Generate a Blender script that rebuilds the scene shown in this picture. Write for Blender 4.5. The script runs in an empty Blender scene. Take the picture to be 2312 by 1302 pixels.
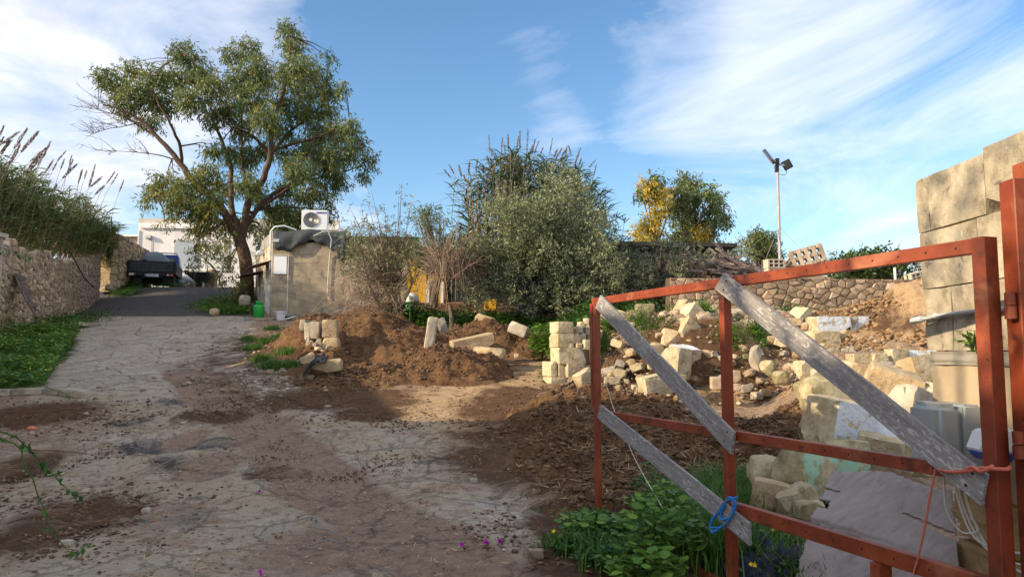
import bpy, bmesh, math, random
import numpy as np
from mathutils import Vector, Matrix, Euler, noise as mnoise

R = math.radians
C = bpy.context.scene.collection
SC = bpy.context.scene
random.seed(7)

# ---------------------------------------------------------------- camera
EYE = 1.6
F = 1651.0
TP = 0.0854
PITCH = math.atan(TP)
cp, sp_ = math.cos(PITCH), math.sin(PITCH)
cam_data = bpy.data.cameras.new('camera')
cam = bpy.data.objects.new('camera', cam_data)
C.objects.link(cam)
cam.location = (0, 0, EYE)
cam.rotation_euler = (R(90) + PITCH, 0, 0)
cam_data.sensor_width = 36.0
cam_data.lens = 36.0 * F / 2312.0
cam_data.clip_start = 0.05
cam_data.clip_end = 3000
SC.camera = cam

# ---------------------------------------------------------------- light
SUN_EL = R(21)
SUN_ROT = R(249)
sdir = Vector((math.sin(SUN_ROT) * math.cos(SUN_EL), math.cos(SUN_ROT) * math.cos(SUN_EL), math.sin(SUN_EL)))
sl = bpy.data.lights.new('sun', 'SUN')
sl.energy = 2.0
sl.angle = R(0.6)
sl.color = (1.0, 0.82, 0.56)
so = bpy.data.objects.new('sun', sl)
C.objects.link(so)
so.location = (-20, -5, 30)
so.rotation_euler = (-sdir).to_track_quat('-Z', 'Y').to_euler()

SC.view_settings.view_transform = 'Standard'
SC.view_settings.look = 'None'
SC.view_settings.gamma = 1
SC.view_settings.use_curve_mapping = False
SC.view_settings.exposure = 1.97

def ray(px, py):
    u = (px - 1156) / F
    v = (651 - py) / F
    return Vector((u, cp - v * sp_, sp_ + v * cp))
def at(px, py, Y):
    d = ray(px, py)
    t = Y / d.y
    return Vector((d.x * t, Y, EYE + d.z * t))

world = bpy.data.worlds.new('World')
SC.world = world
world.use_nodes = True
wn = world.node_tree
wn.nodes.clear()
def N(t, ty, **kw):
    n = t.nodes.new(ty)
    for k, v in kw.items():
        if k.startswith('i_'):
            key = k[2:]
            n.inputs[int(key) if key.isdigit() else key].default_value = v
        else:
            setattr(n, k, v)
    return n
def LK(t, a, b): t.links.new(a, b)
def ramp(t, fac, stops, interp='LINEAR'):
    r = t.nodes.new('ShaderNodeValToRGB')
    r.color_ramp.interpolation = interp
    el = r.color_ramp.elements
    while len(el) < len(stops): el.new(0.5)
    for e, (p, c) in zip(el, stops):
        e.position = p
        e.color = (c, c, c, 1) if isinstance(c, (int, float)) else (c[0], c[1], c[2], 1)
    if fac is not None: t.links.new(fac, r.inputs[0])
    return r
def math_(t, op, a, b=None, clamp=False):
    m = t.nodes.new('ShaderNodeMath'); m.operation = op; m.use_clamp = clamp
    for i, x in enumerate((a, b)):
        if x is None: continue
        if isinstance(x, (int, float)): m.inputs[i].default_value = x
        else: t.links.new(x, m.inputs[i])
    return m.outputs[0]
def mixc(t, fac, a, b, mode='MIX'):
    m = t.nodes.new('ShaderNodeMix'); m.data_type = 'RGBA'; m.blend_type = mode
    if isinstance(fac, (int, float)): m.inputs[0].default_value = fac
    else: t.links.new(fac, m.inputs[0])
    for i, x in ((6, a), (7, b)):
        if isinstance(x, (tuple, list)): m.inputs[i].default_value = (x[0], x[1], x[2], 1)
        else: t.links.new(x, m.inputs[i])
    return m.outputs[2]

sky = N(wn, 'ShaderNodeTexSky', sky_type='NISHITA', sun_disc=False)
sky.sun_elevation = SUN_EL
sky.sun_rotation = SUN_ROT
sky.air_density = 1.0
sky.dust_density = 0.6
sky.ozone_density = 2.0
tc = N(wn, 'ShaderNodeTexCoord')
sepd = N(wn, 'ShaderNodeSeparateXYZ'); LK(wn, tc.outputs['Generated'], sepd.inputs[0])
zz = math_(wn, 'ADD', math_(wn, 'MAXIMUM', sepd.outputs[2], 0.0), 0.16)
cx = math_(wn, 'DIVIDE', sepd.outputs[0], zz)
cy = math_(wn, 'DIVIDE', sepd.outputs[1], zz)
cv = N(wn, 'ShaderNodeCombineXYZ'); LK(wn, cx, cv.inputs[0]); LK(wn, cy, cv.inputs[1])
def blob(px, py, r0, r1):
    d = ray(px, py).normalized()
    dp = N(wn, 'ShaderNodeVectorMath', operation='DOT_PRODUCT')
    nrm = N(wn, 'ShaderNodeVectorMath', operation='NORMALIZE')
    LK(wn, tc.outputs['Generated'], nrm.inputs[0])
    LK(wn, nrm.outputs[0], dp.inputs[0]); dp.inputs[1].default_value = d
    mr = N(wn, 'ShaderNodeMapRange', interpolation_type='SMOOTHSTEP')
    LK(wn, dp.outputs['Value'], mr.inputs[0])
    mr.inputs[1].default_value = math.cos(r1); mr.inputs[2].default_value = math.cos(r0)
    return mr.outputs[0]
def cnoise(scale, loc, rot, detail, rough, dist, stretch=(1, 1, 1)):
    m0 = N(wn, 'ShaderNodeMapping'); LK(wn, cv.outputs[0], m0.inputs[0]); m0.inputs['Rotation'].default_value = (0, 0, rot)
    mp = N(wn, 'ShaderNodeMapping'); LK(wn, m0.outputs[0], mp.inputs[0])
    mp.inputs['Location'].default_value = loc; mp.inputs['Scale'].default_value = stretch
    n = N(wn, 'ShaderNodeTexNoise', i_Scale=scale, i_Detail=detail, i_Roughness=rough, i_Distortion=dist)
    LK(wn, mp.outputs[0], n.inputs['Vector'])
    return n.outputs[0]
puff = cnoise(1.7, (3.1, 0.4, 0), 0, 10, 0.6, 0.5)
pm = math_(wn, 'MAXIMUM', math_(wn, 'MULTIPLY', blob(-120, 170, R(2), R(22)), 0.98), math_(wn, 'MULTIPLY', blob(380, 70, R(0), R(13)), 0.92))
pm = math_(wn, 'MAXIMUM', pm, math_(wn, 'MULTIPLY', blob(760, 480, R(1), R(6)), 0.62))
pm = math_(wn, 'MAXIMUM', pm, math_(wn, 'MULTIPLY', blob(180, 480, R(1), R(9)), 0.66))
puffm = ramp(wn, math_(wn, 'ADD', math_(wn, 'MULTIPLY', puff, 0.9), math_(wn, 'SUBTRACT', math_(wn, 'MULTIPLY', pm, 0.56), 0.36)), [(0.36, 0.0), (0.74, 0.96)]).outputs[0]
wis = cnoise(1.1, (0.2, 1.7, 0), R(-24), 10, 0.64, 1.2, (1.25, 0.72, 1))
wm = math_(wn, 'MAXIMUM', blob(1750, 170, R(5), R(17)), math_(wn, 'MULTIPLY', blob(2200, 380, R(3), R(16)), 0.95))
wm = math_(wn, 'MAXIMUM', wm, math_(wn, 'MULTIPLY', blob(1180, 260, R(2), R(11)), 0.62))
wm = math_(wn, 'MAXIMUM', wm, math_(wn, 'MULTIPLY', blob(1550, 480, R(2), R(14)), 0.6))
wm = math_(wn, 'MAXIMUM', wm, math_(wn, 'MULTIPLY', blob(980, 420, R(2), R(9)), 0.4))
veil = math_(wn, 'MULTIPLY', math_(wn, 'SUBTRACT', 1.0, blob(1200, 300, R(24), R(62))), 1.35)
wm = math_(wn, 'MAXIMUM', wm, math_(wn, 'ADD', veil, 0.42))
for hole in ((930, 230, 1, 13, .5), (1430, 100, 1, 8, .45), (640, 250, 2, 14, .4), (780, 420, 1, 8, .3)):
    wm = math_(wn, 'SUBTRACT', wm, math_(wn, 'MULTIPLY', blob(hole[0], hole[1], R(hole[2]), R(hole[3])), hole[4]))
wism = ramp(wn, math_(wn, 'ADD', wis, math_(wn, 'SUBTRACT', math_(wn, 'MULTIPLY', wm, 0.42), 0.30)), [(0.41, 0.0), (0.76, 0.66)]).outputs[0]
skycol = N(wn, 'ShaderNodeHueSaturation', i_Saturation=1.16, i_Value=0.39, i_Hue=0.50)
LK(wn, sky.outputs[0], skycol.inputs['Color'])
c1 = mixc(wn, wism, skycol.outputs[0], (2.12, 2.15, 2.32))
grey = ramp(wn, cnoise(2.6, (5.0, 2.0, 0), 0, 8, 0.6, 0.3), [(0.40, 0.0), (0.64, 1.0)]).outputs[0]
c2 = mixc(wn, puffm, c1, mixc(wn, grey, (2.25, 2.2, 2.28), (1.55, 1.6, 1.85)))
bg = N(wn, 'ShaderNodeBackground', i_Strength=0.15)
LK(wn, c2, bg.inputs[0])
wo = N(wn, 'ShaderNodeOutputWorld')
LK(wn, bg.outputs[0], wo.inputs[0])

# ---------------------------------------------------------------- scene helpers
ORG = {}
def tag(o, label=None, cat=None, group=None, kind=None):
    if label: o['label'] = label
    if cat: o['category'] = cat
    if group: o['group'] = group
    if kind: o['kind'] = kind
    return o
def thing(name, label, cat, loc=(0, 0, 0), group=None):
    o = bpy.data.objects.new(name, None); C.objects.link(o)
    o.location = loc; o.empty_display_size = 0.2
    ORG[o] = Vector(loc)
    return tag(o, label, cat, group)
def put(name, me, parent=None, loc=(0, 0, 0), rot=None, scale=None):
    o = bpy.data.objects.new(name, me); C.objects.link(o)
    loc = Vector(loc)
    if parent is not None:
        o.parent = parent
        o.location = loc - ORG.get(parent, Vector((0, 0, 0)))
    else:
        o.location = loc
    if rot is not None: o.rotation_euler = rot
    if scale is not None: o.scale = scale
    ORG[o] = loc
    return o
def mesh(name, verts, faces, mats, smooth=False, sharp=None):
    me = bpy.data.meshes.new(name)
    me.from_pydata([tuple(v) for v in verts], [], faces)
    if not isinstance(mats, (list, tuple)): mats = [mats]
    for m in mats: me.materials.append(m)
    if smooth: 
        me.shade_smooth()
        if sharp: me.set_sharp_from_angle(angle=R(sharp))
    me.update()
    return me
def quads_np(name, V, Q, mats, midx=None, smooth=False):
    """V (n,3) array, Q (m,4) array of indices."""
    me = bpy.data.meshes.new(name)
    me.vertices.add(len(V)); me.vertices.foreach_set('co', np.asarray(V, np.float32).ravel())
    k = Q.shape[1]
    me.loops.add(Q.size); me.loops.foreach_set('vertex_index', np.asarray(Q, np.int32).ravel())
    me.polygons.add(len(Q))
    me.polygons.foreach_set('loop_start', np.arange(0, Q.size, k, dtype=np.int32))
    me.polygons.foreach_set('loop_total', np.full(len(Q), k, np.int32))
    if not isinstance(mats, (list, tuple)): mats = [mats]
    for m in mats: me.materials.append(m)
    if midx is not None: me.polygons.foreach_set('material_index', np.asarray(midx, np.int32))
    if smooth: me.polygons.foreach_set('use_smooth', np.ones(len(Q), bool))
    me.update(calc_edges=True)
    me.validate()
    return me

class MB:
    def __init__(s): s.v = []; s.f = []
    def add(s, v, f):
        n = len(s.v); s.v += [Vector(x) for x in v]; s.f += [tuple(i + n for i in q) for q in f]; return s
    def box(s, c, size, rot=None, taper=None):
        hx, hy, hz = size[0] / 2, size[1] / 2, size[2] / 2
        v = []
        for z in (-1, 1):
            for x, y in ((-1, -1), (1, -1), (1, 1), (-1, 1)):
                k = 1.0 if taper is None or z < 0 else taper
                v.append(Vector((x * hx * k, y * hy * k, z * hz)))
        if rot is not None:
            m = rot if isinstance(rot, Matrix) else Euler(rot).to_matrix()
            v = [m @ p for p in v]
        c = Vector(c)
        return s.add([p + c for p in v], [(3, 2, 1, 0), (4, 5, 6, 7), (0, 1, 5, 4), (1, 2, 6, 5), (2, 3, 7, 6), (3, 0, 4, 7)])
    def beam(s, a, b, w, h, up=(0, 0, 1)):
        a, b = Vector(a), Vector(b); d = (b - a).normalized(); up = Vector(up)
        sx = d.cross(up)
        if sx.length < 1e-4: sx = d.cross(Vector((1, 0, 0)))
        sx.normalize(); uz = sx.cross(d).normalized()
        v = []
        for p in (a, b):
            for x, z in ((-1, -1), (1, -1), (1, 1), (-1, 1)): v.append(p + sx * x * w / 2 + uz * z * h / 2)
        return s.add(v, [(0, 1, 2, 3), (7, 6, 5, 4), (0, 4, 5, 1), (1, 5, 6, 2), (2, 6, 7, 3), (3, 7, 4, 0)])
    def tube(s, pts, rad, n=6, caps=True):
        pts = [Vector(p) for p in pts]
        if isinstance(rad, (int, float)): rad = [rad] * len(pts)
        rings = []; ref = None
        for i, p in enumerate(pts):
            d = (pts[min(i + 1, len(pts) - 1)] - pts[max(i - 1, 0)]).normalized()
            if ref is None:
                ref = d.cross(Vector((0.31, 0.2, 0.93)))
                if ref.length < 1e-3: ref = d.cross(Vector((1, 0, 0)))
            ref = (ref - d * ref.dot(d)).normalized(); o = d.cross(ref)
            rings.append([p + (ref * math.cos(2 * math.pi * k / n) + o * math.sin(2 * math.pi * k / n)) * rad[i] for k in range(n)])
        v = [x for r in rings for x in r]; f = []
        for i in range(len(pts) - 1):
            for k in range(n):
                f.append((i * n + k, i * n + (k + 1) % n, (i + 1) * n + (k + 1) % n, (i + 1) * n + k))
        if caps:
            f.append(tuple(range(n - 1, -1, -1))); f.append(tuple(range((len(pts) - 1) * n, len(pts) * n)))
        return s.add(v, f)
    def lathe(s, c, prof, n=16, axis='z', caps=True):
        v = []; c = Vector(c)
        for r, h in prof:
            for k in range(n):
                a = 2 * math.pi * k / n
                p = (r * math.cos(a), r * math.sin(a), h)
                if axis == 'y': p = (p[0], p[2], p[1])
                if axis == 'x': p = (p[2], p[0], p[1])
                v.append(c + Vector(p))
        f = []
        for i in range(len(prof) - 1):
            for k in range(n): f.append((i * n + k, i * n + (k + 1) % n, (i + 1) * n + (k + 1) % n, (i + 1) * n + k))
        if caps:
            f.append(tuple(range(n - 1, -1, -1))); f.append(tuple(range((len(prof) - 1) * n, len(prof) * n)))
        return s.add(v, f)
    def xf(s, m):
        s.v = [m @ p for p in s.v]; return s
    def build(s, name, mat, parent=None, smooth=False, sharp=40, bevel=0):
        me = mesh(name, s.v, s.f, mat)
        bm = bmesh.new(); bm.from_mesh(me)
        if bevel: bmesh.ops.bevel(bm, geom=bm.edges[:], offset=bevel, segments=3 if bevel > .009 else 1, affect='EDGES', clamp_overlap=True)
        bmesh.ops.recalc_face_normals(bm, faces=bm.faces[:])
        bm.to_mesh(me); bm.free()
        if smooth:
            me.shade_smooth(); me.set_sharp_from_angle(angle=R(sharp))
        return put(name, me, parent)

# ---------------------------------------------------------------- materials
def new_mat(name):
    m = bpy.data.materials.new(name); m.use_nodes = True
    t = m.node_tree
    b = t.nodes['Principled BSDF']
    b.inputs['Specular IOR Level'].default_value = 0.3
    return m, t, b
def coords(t, stretch=(1, 1, 1), rand=True, coord='Object'):
    tcn = N(t, 'ShaderNodeTexCoord')
    out = tcn.outputs[coord]
    if rand:
        oi = N(t, 'ShaderNodeObjectInfo')
        va = N(t, 'ShaderNodeVectorMath', operation='ADD')
        sc = math_(t, 'MULTIPLY', oi.outputs['Random'], 57.0)
        LK(t, out, va.inputs[0]); LK(t, sc, va.inputs[1]); out = va.outputs[0]
    mp = N(t, 'ShaderNodeMapping'); LK(t, out, mp.inputs[0]); mp.inputs['Scale'].default_value = stretch
    return mp.outputs[0]
def noise(t, vec, scale, detail=5, rough=0.6, dist=0.0):
    n = N(t, 'ShaderNodeTexNoise', i_Scale=scale, i_Detail=detail, i_Roughness=rough, i_Distortion=dist)
    LK(t, vec, n.inputs['Vector']); return n.outputs[0]
def bump(t, b, height, strength=0.4, dist=0.02):
    bn = N(t, 'ShaderNodeBump', i_Strength=strength, i_Distance=dist)
    LK(t, height, bn.inputs['Height'])
    LK(t, bn.outputs[0], b.inputs['Normal']); return bn
def mat(name, stops, scale=4, detail=6, rough=0.85, bumps=(30, 0.5, 0.012), metal=0.0, spec=0.3, vary=0.0, stretch=(1, 1, 1), rand=True, dist=0.0, spots=None, island=0.0):
    m, t, b = new_mat(name)
    v = coords(t, stretch, rand)
    col = ramp(t, noise(t, v, scale, detail, 0.62, dist), stops).outputs[0]
    if spots:      # (scale, threshold, width, colour)
        for sc, th, w, c in spots:
            f = ramp(t, noise(t, v, sc, 4, 0.6, 0.5), [(th, 0.0), (min(th + w, 1), 1.0)]).outputs[0]
            col = mixc(t, f, col, c)
    if vary:
        oi = N(t, 'ShaderNodeObjectInfo')
        hs = N(t, 'ShaderNodeHueSaturation')
        LK(t, math_(t, 'ADD', math_(t, 'MULTIPLY', oi.outputs['Random'], vary), 1 - vary / 2), hs.inputs['Value'])
        LK(t, col, hs.inputs['Color']); col = hs.outputs[0]
    if island:
        g = N(t, 'ShaderNodeNewGeometry')
        hs = N(t, 'ShaderNodeHueSaturation')
        LK(t, math_(t, 'ADD', math_(t, 'MULTIPLY', g.outputs['Random Per Island'], island), 1 - island / 2), hs.inputs['Value'])
        LK(t, col, hs.inputs['Color']); col = hs.outputs[0]
    LK(t, col, b.inputs['Base Color'])
    b.inputs['Roughness'].default_value = rough; b.inputs['Metallic'].default_value = metal; b.inputs['Specular IOR Level'].default_value = spec
    if bumps: bump(t, b, noise(t, v, bumps[0], 6, 0.65), bumps[1], bumps[2])
    return m
def leafmat(name, stops, rough=0.5, trans=0.3, spec=0.35):
    m, t, b = new_mat(name)
    g = N(t, 'ShaderNodeNewGeometry')
    col = ramp(t, g.outputs['Random Per Island'], stops).outputs[0]
    LK(t, col, b.inputs['Base Color']); b.inputs['Roughness'].default_value = rough; b.inputs['Specular IOR Level'].default_value = spec
    tr = N(t, 'ShaderNodeBsdfTranslucent')
    hs = N(t, 'ShaderNodeHueSaturation', i_Value=1.3, i_Hue=0.49); LK(t, col, hs.inputs['Color']); LK(t, hs.outputs[0], tr.inputs[0])
    mx = N(t, 'ShaderNodeMixShader', i_0=trans)
    LK(t, b.outputs[0], mx.inputs[1]); LK(t, tr.outputs[0], mx.inputs[2])
    LK(t, mx.outputs[0], t.nodes['Material Output'].inputs[0])
    return m

M = {}
M['lime'] = mat('limestone', [(0.25, (0.28, 0.215, 0.13)), (0.5, (0.46, 0.38, 0.245)), (0.75, (0.58, 0.50, 0.345))], 7, vary=0.4, bumps=(16, 0.9, 0.03), spots=[(2.6, 0.52, 0.16, (0.36, 0.27, 0.155)), (6, 0.58, 0.1, (0.20, 0.15, 0.08)), (11, 0.63, 0.06, (0.62, 0.55, 0.38)), (26, 0.66, 0.05, (0.16, 0.12, 0.07))])
M['lime_moss'] = mat('mossy limestone', [(0.3, (0.15, 0.13, 0.065)), (0.5, (0.33, 0.275, 0.16)), (0.72, (0.50, 0.43, 0.28))], 5.0, vary=0.3, bumps=(18, 0.7, 0.02), spots=[(4, 0.56, 0.12, (0.13, 0.13, 0.03)), (8, 0.66, 0.08, (0.5, 0.47, 0.33))])
M['lime_grey'] = mat('weathered grey limestone', [(0.3, (0.20, 0.17, 0.13)), (0.5, (0.36, 0.31, 0.24)), (0.75, (0.46, 0.41, 0.33))], 4, vary=0.4, bumps=(20, 0.6, 0.015), spots=[(6, 0.62, 0.08, (0.14, 0.12, 0.09))])
M['lime_tan'] = mat('tan limestone', [(0.3, (0.32, 0.22, 0.12)), (0.5, (0.43, 0.32, 0.19)), (0.75, (0.53, 0.43, 0.28))], 6, vary=0.4, bumps=(16, 0.9, 0.03), spots=[(2.6, 0.54, 0.14, (0.28, 0.20, 0.12)), (24, 0.66, 0.05, (0.15, 0.10, 0.06)), (6, 0.62, 0.1, (0.20, 0.12, 0.06))])
M['wall_pink'] = mat('pinkish field stone', [(0.3, (0.26, 0.17, 0.11)), (0.5, (0.40, 0.29, 0.20)), (0.75, (0.50, 0.40, 0.30))], 5, vary=0.75, bumps=(18, 0.5, 0.02), spots=[(7, 0.63, 0.08, (0.42, 0.40, 0.37)), (5, 0.66, 0.1, (0.42, 0.24, 0.09))])
M['wall_brown'] = mat('brown field stone', [(0.3, (0.19, 0.12, 0.08)), (0.5, (0.29, 0.205, 0.135)), (0.75, (0.38, 0.285, 0.20))], 5, vary=0.6, bumps=(18, 0.5, 0.02), spots=[(6, 0.66, 0.08, (0.40, 0.33, 0.25))])
M['joint'] = mat('dark joint earth', [(0.3, (0.07, 0.05, 0.035)), (0.7, (0.14, 0.10, 0.07))], 8)
M['mortar'] = mat('lime mortar', [(0.3, (0.20, 0.165, 0.12)), (0.7, (0.32, 0.27, 0.20))], 8)
M['soil'] = mat('dry soil', [(0.3, (0.14, 0.09, 0.05)), (0.7, (0.26, 0.17, 0.09))], 8, bumps=(12, 0.9, 0.04))
M['red'] = mat('red oxide paint', [(0.3, (0.14, 0.024, 0.010)), (0.55, (0.235, 0.046, 0.015)), (0.75, (0.31, 0.080, 0.028))], 4, rough=0.5, spec=0.4, bumps=(60, 0.15, 0.003), rand=False, spots=[(5, 0.60, 0.07, (0.10, 0.025, 0.014)), (40, 0.64, 0.04, (0.06, 0.022, 0.015)), (90, 0.70, 0.03, (0.42, 0.22, 0.15)), (2.5, 0.60, 0.12, (0.34, 0.12, 0.06))])
M['hole'] = mat('dark screw hole', [(0, (0.01, 0.005, 0.004)), (1, (0.015, 0.008, 0.006))], 5, bumps=None)
def paint_mat(name, paint, axis, base='lime', th=0.44):
    m = M[base].copy(); m.name = name
    t = m.node_tree; b = t.nodes['Principled BSDF']
    src = b.inputs['Base Color'].links[0].from_socket
    g = N(t, 'ShaderNodeNewGeometry'); vt = N(t, 'ShaderNodeVectorTransform', vector_type='NORMAL', convert_from='WORLD', convert_to='OBJECT')
    LK(t, g.outputs['True Normal'], vt.inputs[0])
    dp = N(t, 'ShaderNodeVectorMath', operation='DOT_PRODUCT'); LK(t, vt.outputs[0], dp.inputs[0]); dp.inputs[1].default_value = axis
    f = ramp(t, dp.outputs['Value'], [(0.72, 0), (0.8, 1)]).outputs[0]
    n = ramp(t, noise(t, coords(t), 3.2, 7, 0.7, 0.6), [(th, 0), (th + 0.03, 1)]).outputs[0]
    LK(t, mixc(t, math_(t, 'MULTIPLY', f, n), src, paint), b.inputs['Base Color'])
    return m
M['paint_white_front'] = paint_mat('flaking white paint on stone', (0.66, 0.70, 0.74), (0, -1, 0))
M['paint_white_top'] = paint_mat('flaking white paint on top', (0.66, 0.70, 0.74), (0, 0, 1))
M['paint_green_front'] = paint_mat('flaking green paint on stone', (0.30, 0.50, 0.36), (0, -1, 0), 'lime_moss', 0.50)

def plank_mat(name, fleck):
    m, t, b = new_mat(name)
    v = coords(t, (1, 1, 1), True)
    mp = N(t, 'ShaderNodeMapping'); LK(t, v, mp.inputs[0]); mp.inputs['Scale'].default_value = (0.9, 14, 14)
    grain = noise(t, mp.outputs[0], 4, 8, 0.7, 0.4)
    col = ramp(t, grain, [(0.3, (0.14, 0.124, 0.118)), (0.5, (0.235, 0.217, 0.21)), (0.7, (0.33, 0.31, 0.30))]).outputs[0]
    mp2 = N(t, 'ShaderNodeMapping'); LK(t, v, mp2.inputs[0]); mp2.inputs['Scale'].default_value = (1.0, 2.6, 2.6)
    fl = ramp(t, noise(t, mp2.outputs[0], 24, 4, 0.55, 0.5), [(fleck, 0), (fleck + 0.035, 1)]).outputs[0]
    fl = math_(t, 'MULTIPLY', fl, ramp(t, noise(t, v, 2.2, 4, 0.6), [(0.36, 0.15), (0.58, 1.0)]).outputs[0])
    gr2 = N(t, 'ShaderNodeMapping'); LK(t, v, gr2.inputs[0]); gr2.inputs['Scale'].default_value = (0.5, 30, 30)
    col = mixc(t, ramp(t, noise(t, gr2.outputs[0], 3, 4, 0.6, 0.2), [(0.60, 0), (0.68, 0.55)]).outputs[0], col, (0.05, 0.04, 0.037))
    col = mixc(t, fl, col, (0.45, 0.43, 0.41))
    LK(t, col, b.inputs['Base Color']); b.inputs['Roughness'].default_value = 0.85
    bump(t, b, math_(t, 'ADD', grain, math_(t, 'MULTIPLY', fl, 0.5)), 0.5, 0.004)
    return m
M['plank'] = plank_mat('weathered plank with paint flecks', 0.56)
M['plank_plain'] = plank_mat('weathered grey plank', 0.72)
M['old_wood'] = mat('old brown timber', [(0.3, (0.07, 0.05, 0.045)), (0.5, (0.15, 0.115, 0.10)), (0.75, (0.24, 0.20, 0.18))], 5, stretch=(6, 6, 1), vary=0.5, bumps=(25, 0.4, 0.006), island=0.5)
M['pallet'] = mat('pale pallet timber', [(0.3, (0.20, 0.15, 0.11)), (0.6, (0.34, 0.27, 0.20)), (0.8, (0.44, 0.37, 0.29))], 6, vary=0.4, island=0.5)
def ply_mat():
    m, t, b = new_mat('weathered plywood')
    v = coords(t, (1, 1, 1), False)
    mp = N(t, 'ShaderNodeMapping'); LK(t, v, mp.inputs[0]); mp.inputs['Scale'].default_value = (2.0, 5, 2); mp.inputs['Rotation'].default_value = (0, 0, 0)
    g = noise(t, mp.outputs[0], 3.5, 8, 0.7, 0.5)
    col = ramp(t, g, [(0.25, (0.17, 0.14, 0.128)), (0.5, (0.28, 0.238, 0.222)), (0.75, (0.36, 0.315, 0.298))]).outputs[0]
    big = noise(t, v, 2.2, 5, 0.6)
    col = mixc(t, ramp(t, big, [(0.45, 0), (0.7, 0.7)]).outputs[0], col, (0.35, 0.305, 0.288))
    fl = ramp(t, noise(t, mp.outputs[0], 16, 4, 0.6), [(0.68, 0), (0.72, 0.8)]).outputs[0]
    col = mixc(t, fl, col, (0.08, 0.06, 0.055))
    LK(t, col, b.inputs['Base Color']); b.inputs['Roughness'].default_value = 0.8
    bump(t, b, g, 0.3, 0.004)
    return m
M['ply'] = ply_mat()
def plain(name, c, rough=0.5, metal=0.0, spec=0.4, var=0.25, scale=6, bumps=None):
    lo = tuple(x * (1 - var) for x in c); hi = tuple(min(1, x * (1 + var)) for x in c)
    return mat(name, [(0.3, lo), (0.7, hi)], scale, rough=rough, metal=metal, spec=spec, bumps=bumps)
M['grey_plastic'] = plain('grey plastic box', (0.36, 0.385, 0.38), 0.45, var=0.08)
M['pale_plastic'] = plain('pale grey plastic', (0.62, 0.62, 0.60), 0.4, var=0.06)
M['white_plastic'] = plain('white plastic', (0.74, 0.75, 0.76), 0.4, var=0.05)
M['blue_plastic'] = plain('blue plastic', (0.012, 0.07, 0.38), 0.35, var=0.15)
M['pipe_grey'] = plain('grey pipe', (0.36, 0.37, 0.37), 0.5, var=0.1)
M['cable_white'] = plain('white cable', (0.62, 0.60, 0.55), 0.5, var=0.1)
M['black'] = plain('black plastic', (0.015, 0.015, 0.017), 0.5, var=0.3)
M['red_rope'] = plain('faded red rope', (0.50, 0.13, 0.085), 0.9, var=0.2, scale=60)
M['blue_rope'] = plain('blue rope', (0.015, 0.19, 0.50), 0.8, var=0.25, scale=80)
M['grey_rope'] = plain('grey rope', (0.20, 0.195, 0.19), 0.9, var=0.3, scale=40)
M['green_gas'] = plain('green gas cylinder paint', (0.015, 0.34, 0.045), 0.35, var=0.12)
M['dark_gas'] = plain('dark cylinder paint', (0.03, 0.035, 0.045), 0.5)
M['tarp'] = plain('dark shade cloth', (0.040, 0.047, 0.050), 0.75, var=0.35, scale=10, bumps=(80, 0.3, 0.004))
M['navy_cloth'] = plain('navy cloth', (0.007, 0.010, 0.020), 0.85, var=0.5, scale=9, bumps=(40, 0.5, 0.01))
M['blue_tarp'] = plain('dark blue tarpaulin', (0.008, 0.013, 0.032), 0.5, var=0.5, scale=9, bumps=(30, 0.5, 0.01))
M['steel'] = plain('galvanised steel', (0.38, 0.36, 0.34), 0.4, 0.6, var=0.2)
M['brown_steel'] = plain('greyish steel pole', (0.34, 0.315, 0.30), 0.5, 0.2, var=0.15)
M['rust'] = plain('rusty metal sheet', (0.11, 0.06, 0.04), 0.85, var=0.4)
M['truck_blue'] = plain('blue truck paint', (0.008, 0.035, 0.26), 0.35, var=0.15)
M['truck_black'] = plain('black truck bed', (0.012, 0.014, 0.02), 0.55, var=0.3)
M['truck_board'] = mat('grey drop-side boards', [(0.3, (0.035, 0.04, 0.045)), (0.7, (0.085, 0.095, 0.10))], 6, vary=0.3)
M['tank'] = plain('grey blue tank plastic', (0.115, 0.145, 0.17), 0.5, var=0.1)
M['tyre'] = plain('tyre rubber', (0.02, 0.02, 0.02), 0.8)
M['rim'] = plain('pale rim', (0.42, 0.40, 0.38), 0.5)
M['glass'] = plain('dark glass', (0.03, 0.04, 0.05), 0.08, spec=0.8)
M['lamp_red'] = plain('red tail lens', (0.35, 0.02, 0.02), 0.25)
M['lamp_white'] = plain('white lens', (0.6, 0.6, 0.6), 0.25)
M['yellow'] = mat('yellow painted panel', [(0.3, (0.42, 0.24, 0.02)), (0.7, (0.62, 0.36, 0.03))], 4, spots=[(6, 0.66, 0.06, (0.22, 0.14, 0.05))])
M['blue_drum'] = plain('blue drum plastic', (0.012, 0.02, 0.13), 0.4)
M['dark_shed'] = plain('dark shed timber', (0.03, 0.027, 0.025), 0.85, var=0.4)
M['white_wall'] = mat('white painted masonry', [(0.3, (0.62, 0.60, 0.58)), (0.6, (0.74, 0.73, 0.71)), (0.8, (0.78, 0.77, 0.76))], 1.2, bumps=(5, 0.4, 0.02), rand=False, spots=[(2.5, 0.66, 0.1, (0.55, 0.52, 0.49))])
M['shutter'] = plain('pale blue grey shutter', (0.36, 0.41, 0.46), 0.5, var=0.05)
M['shutter_pale'] = plain('pale shutter', (0.55, 0.56, 0.52), 0.5, var=0.05)
M['sign_white'] = plain('white board', (0.78, 0.80, 0.84), 0.5, var=0.03)
M['concrete_block'] = mat('hollow concrete block', [(0.3, (0.42, 0.36, 0.27)), (0.7, (0.58, 0.51, 0.41))], 9, vary=0.2, bumps=(60, 0.5, 0.004))
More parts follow.
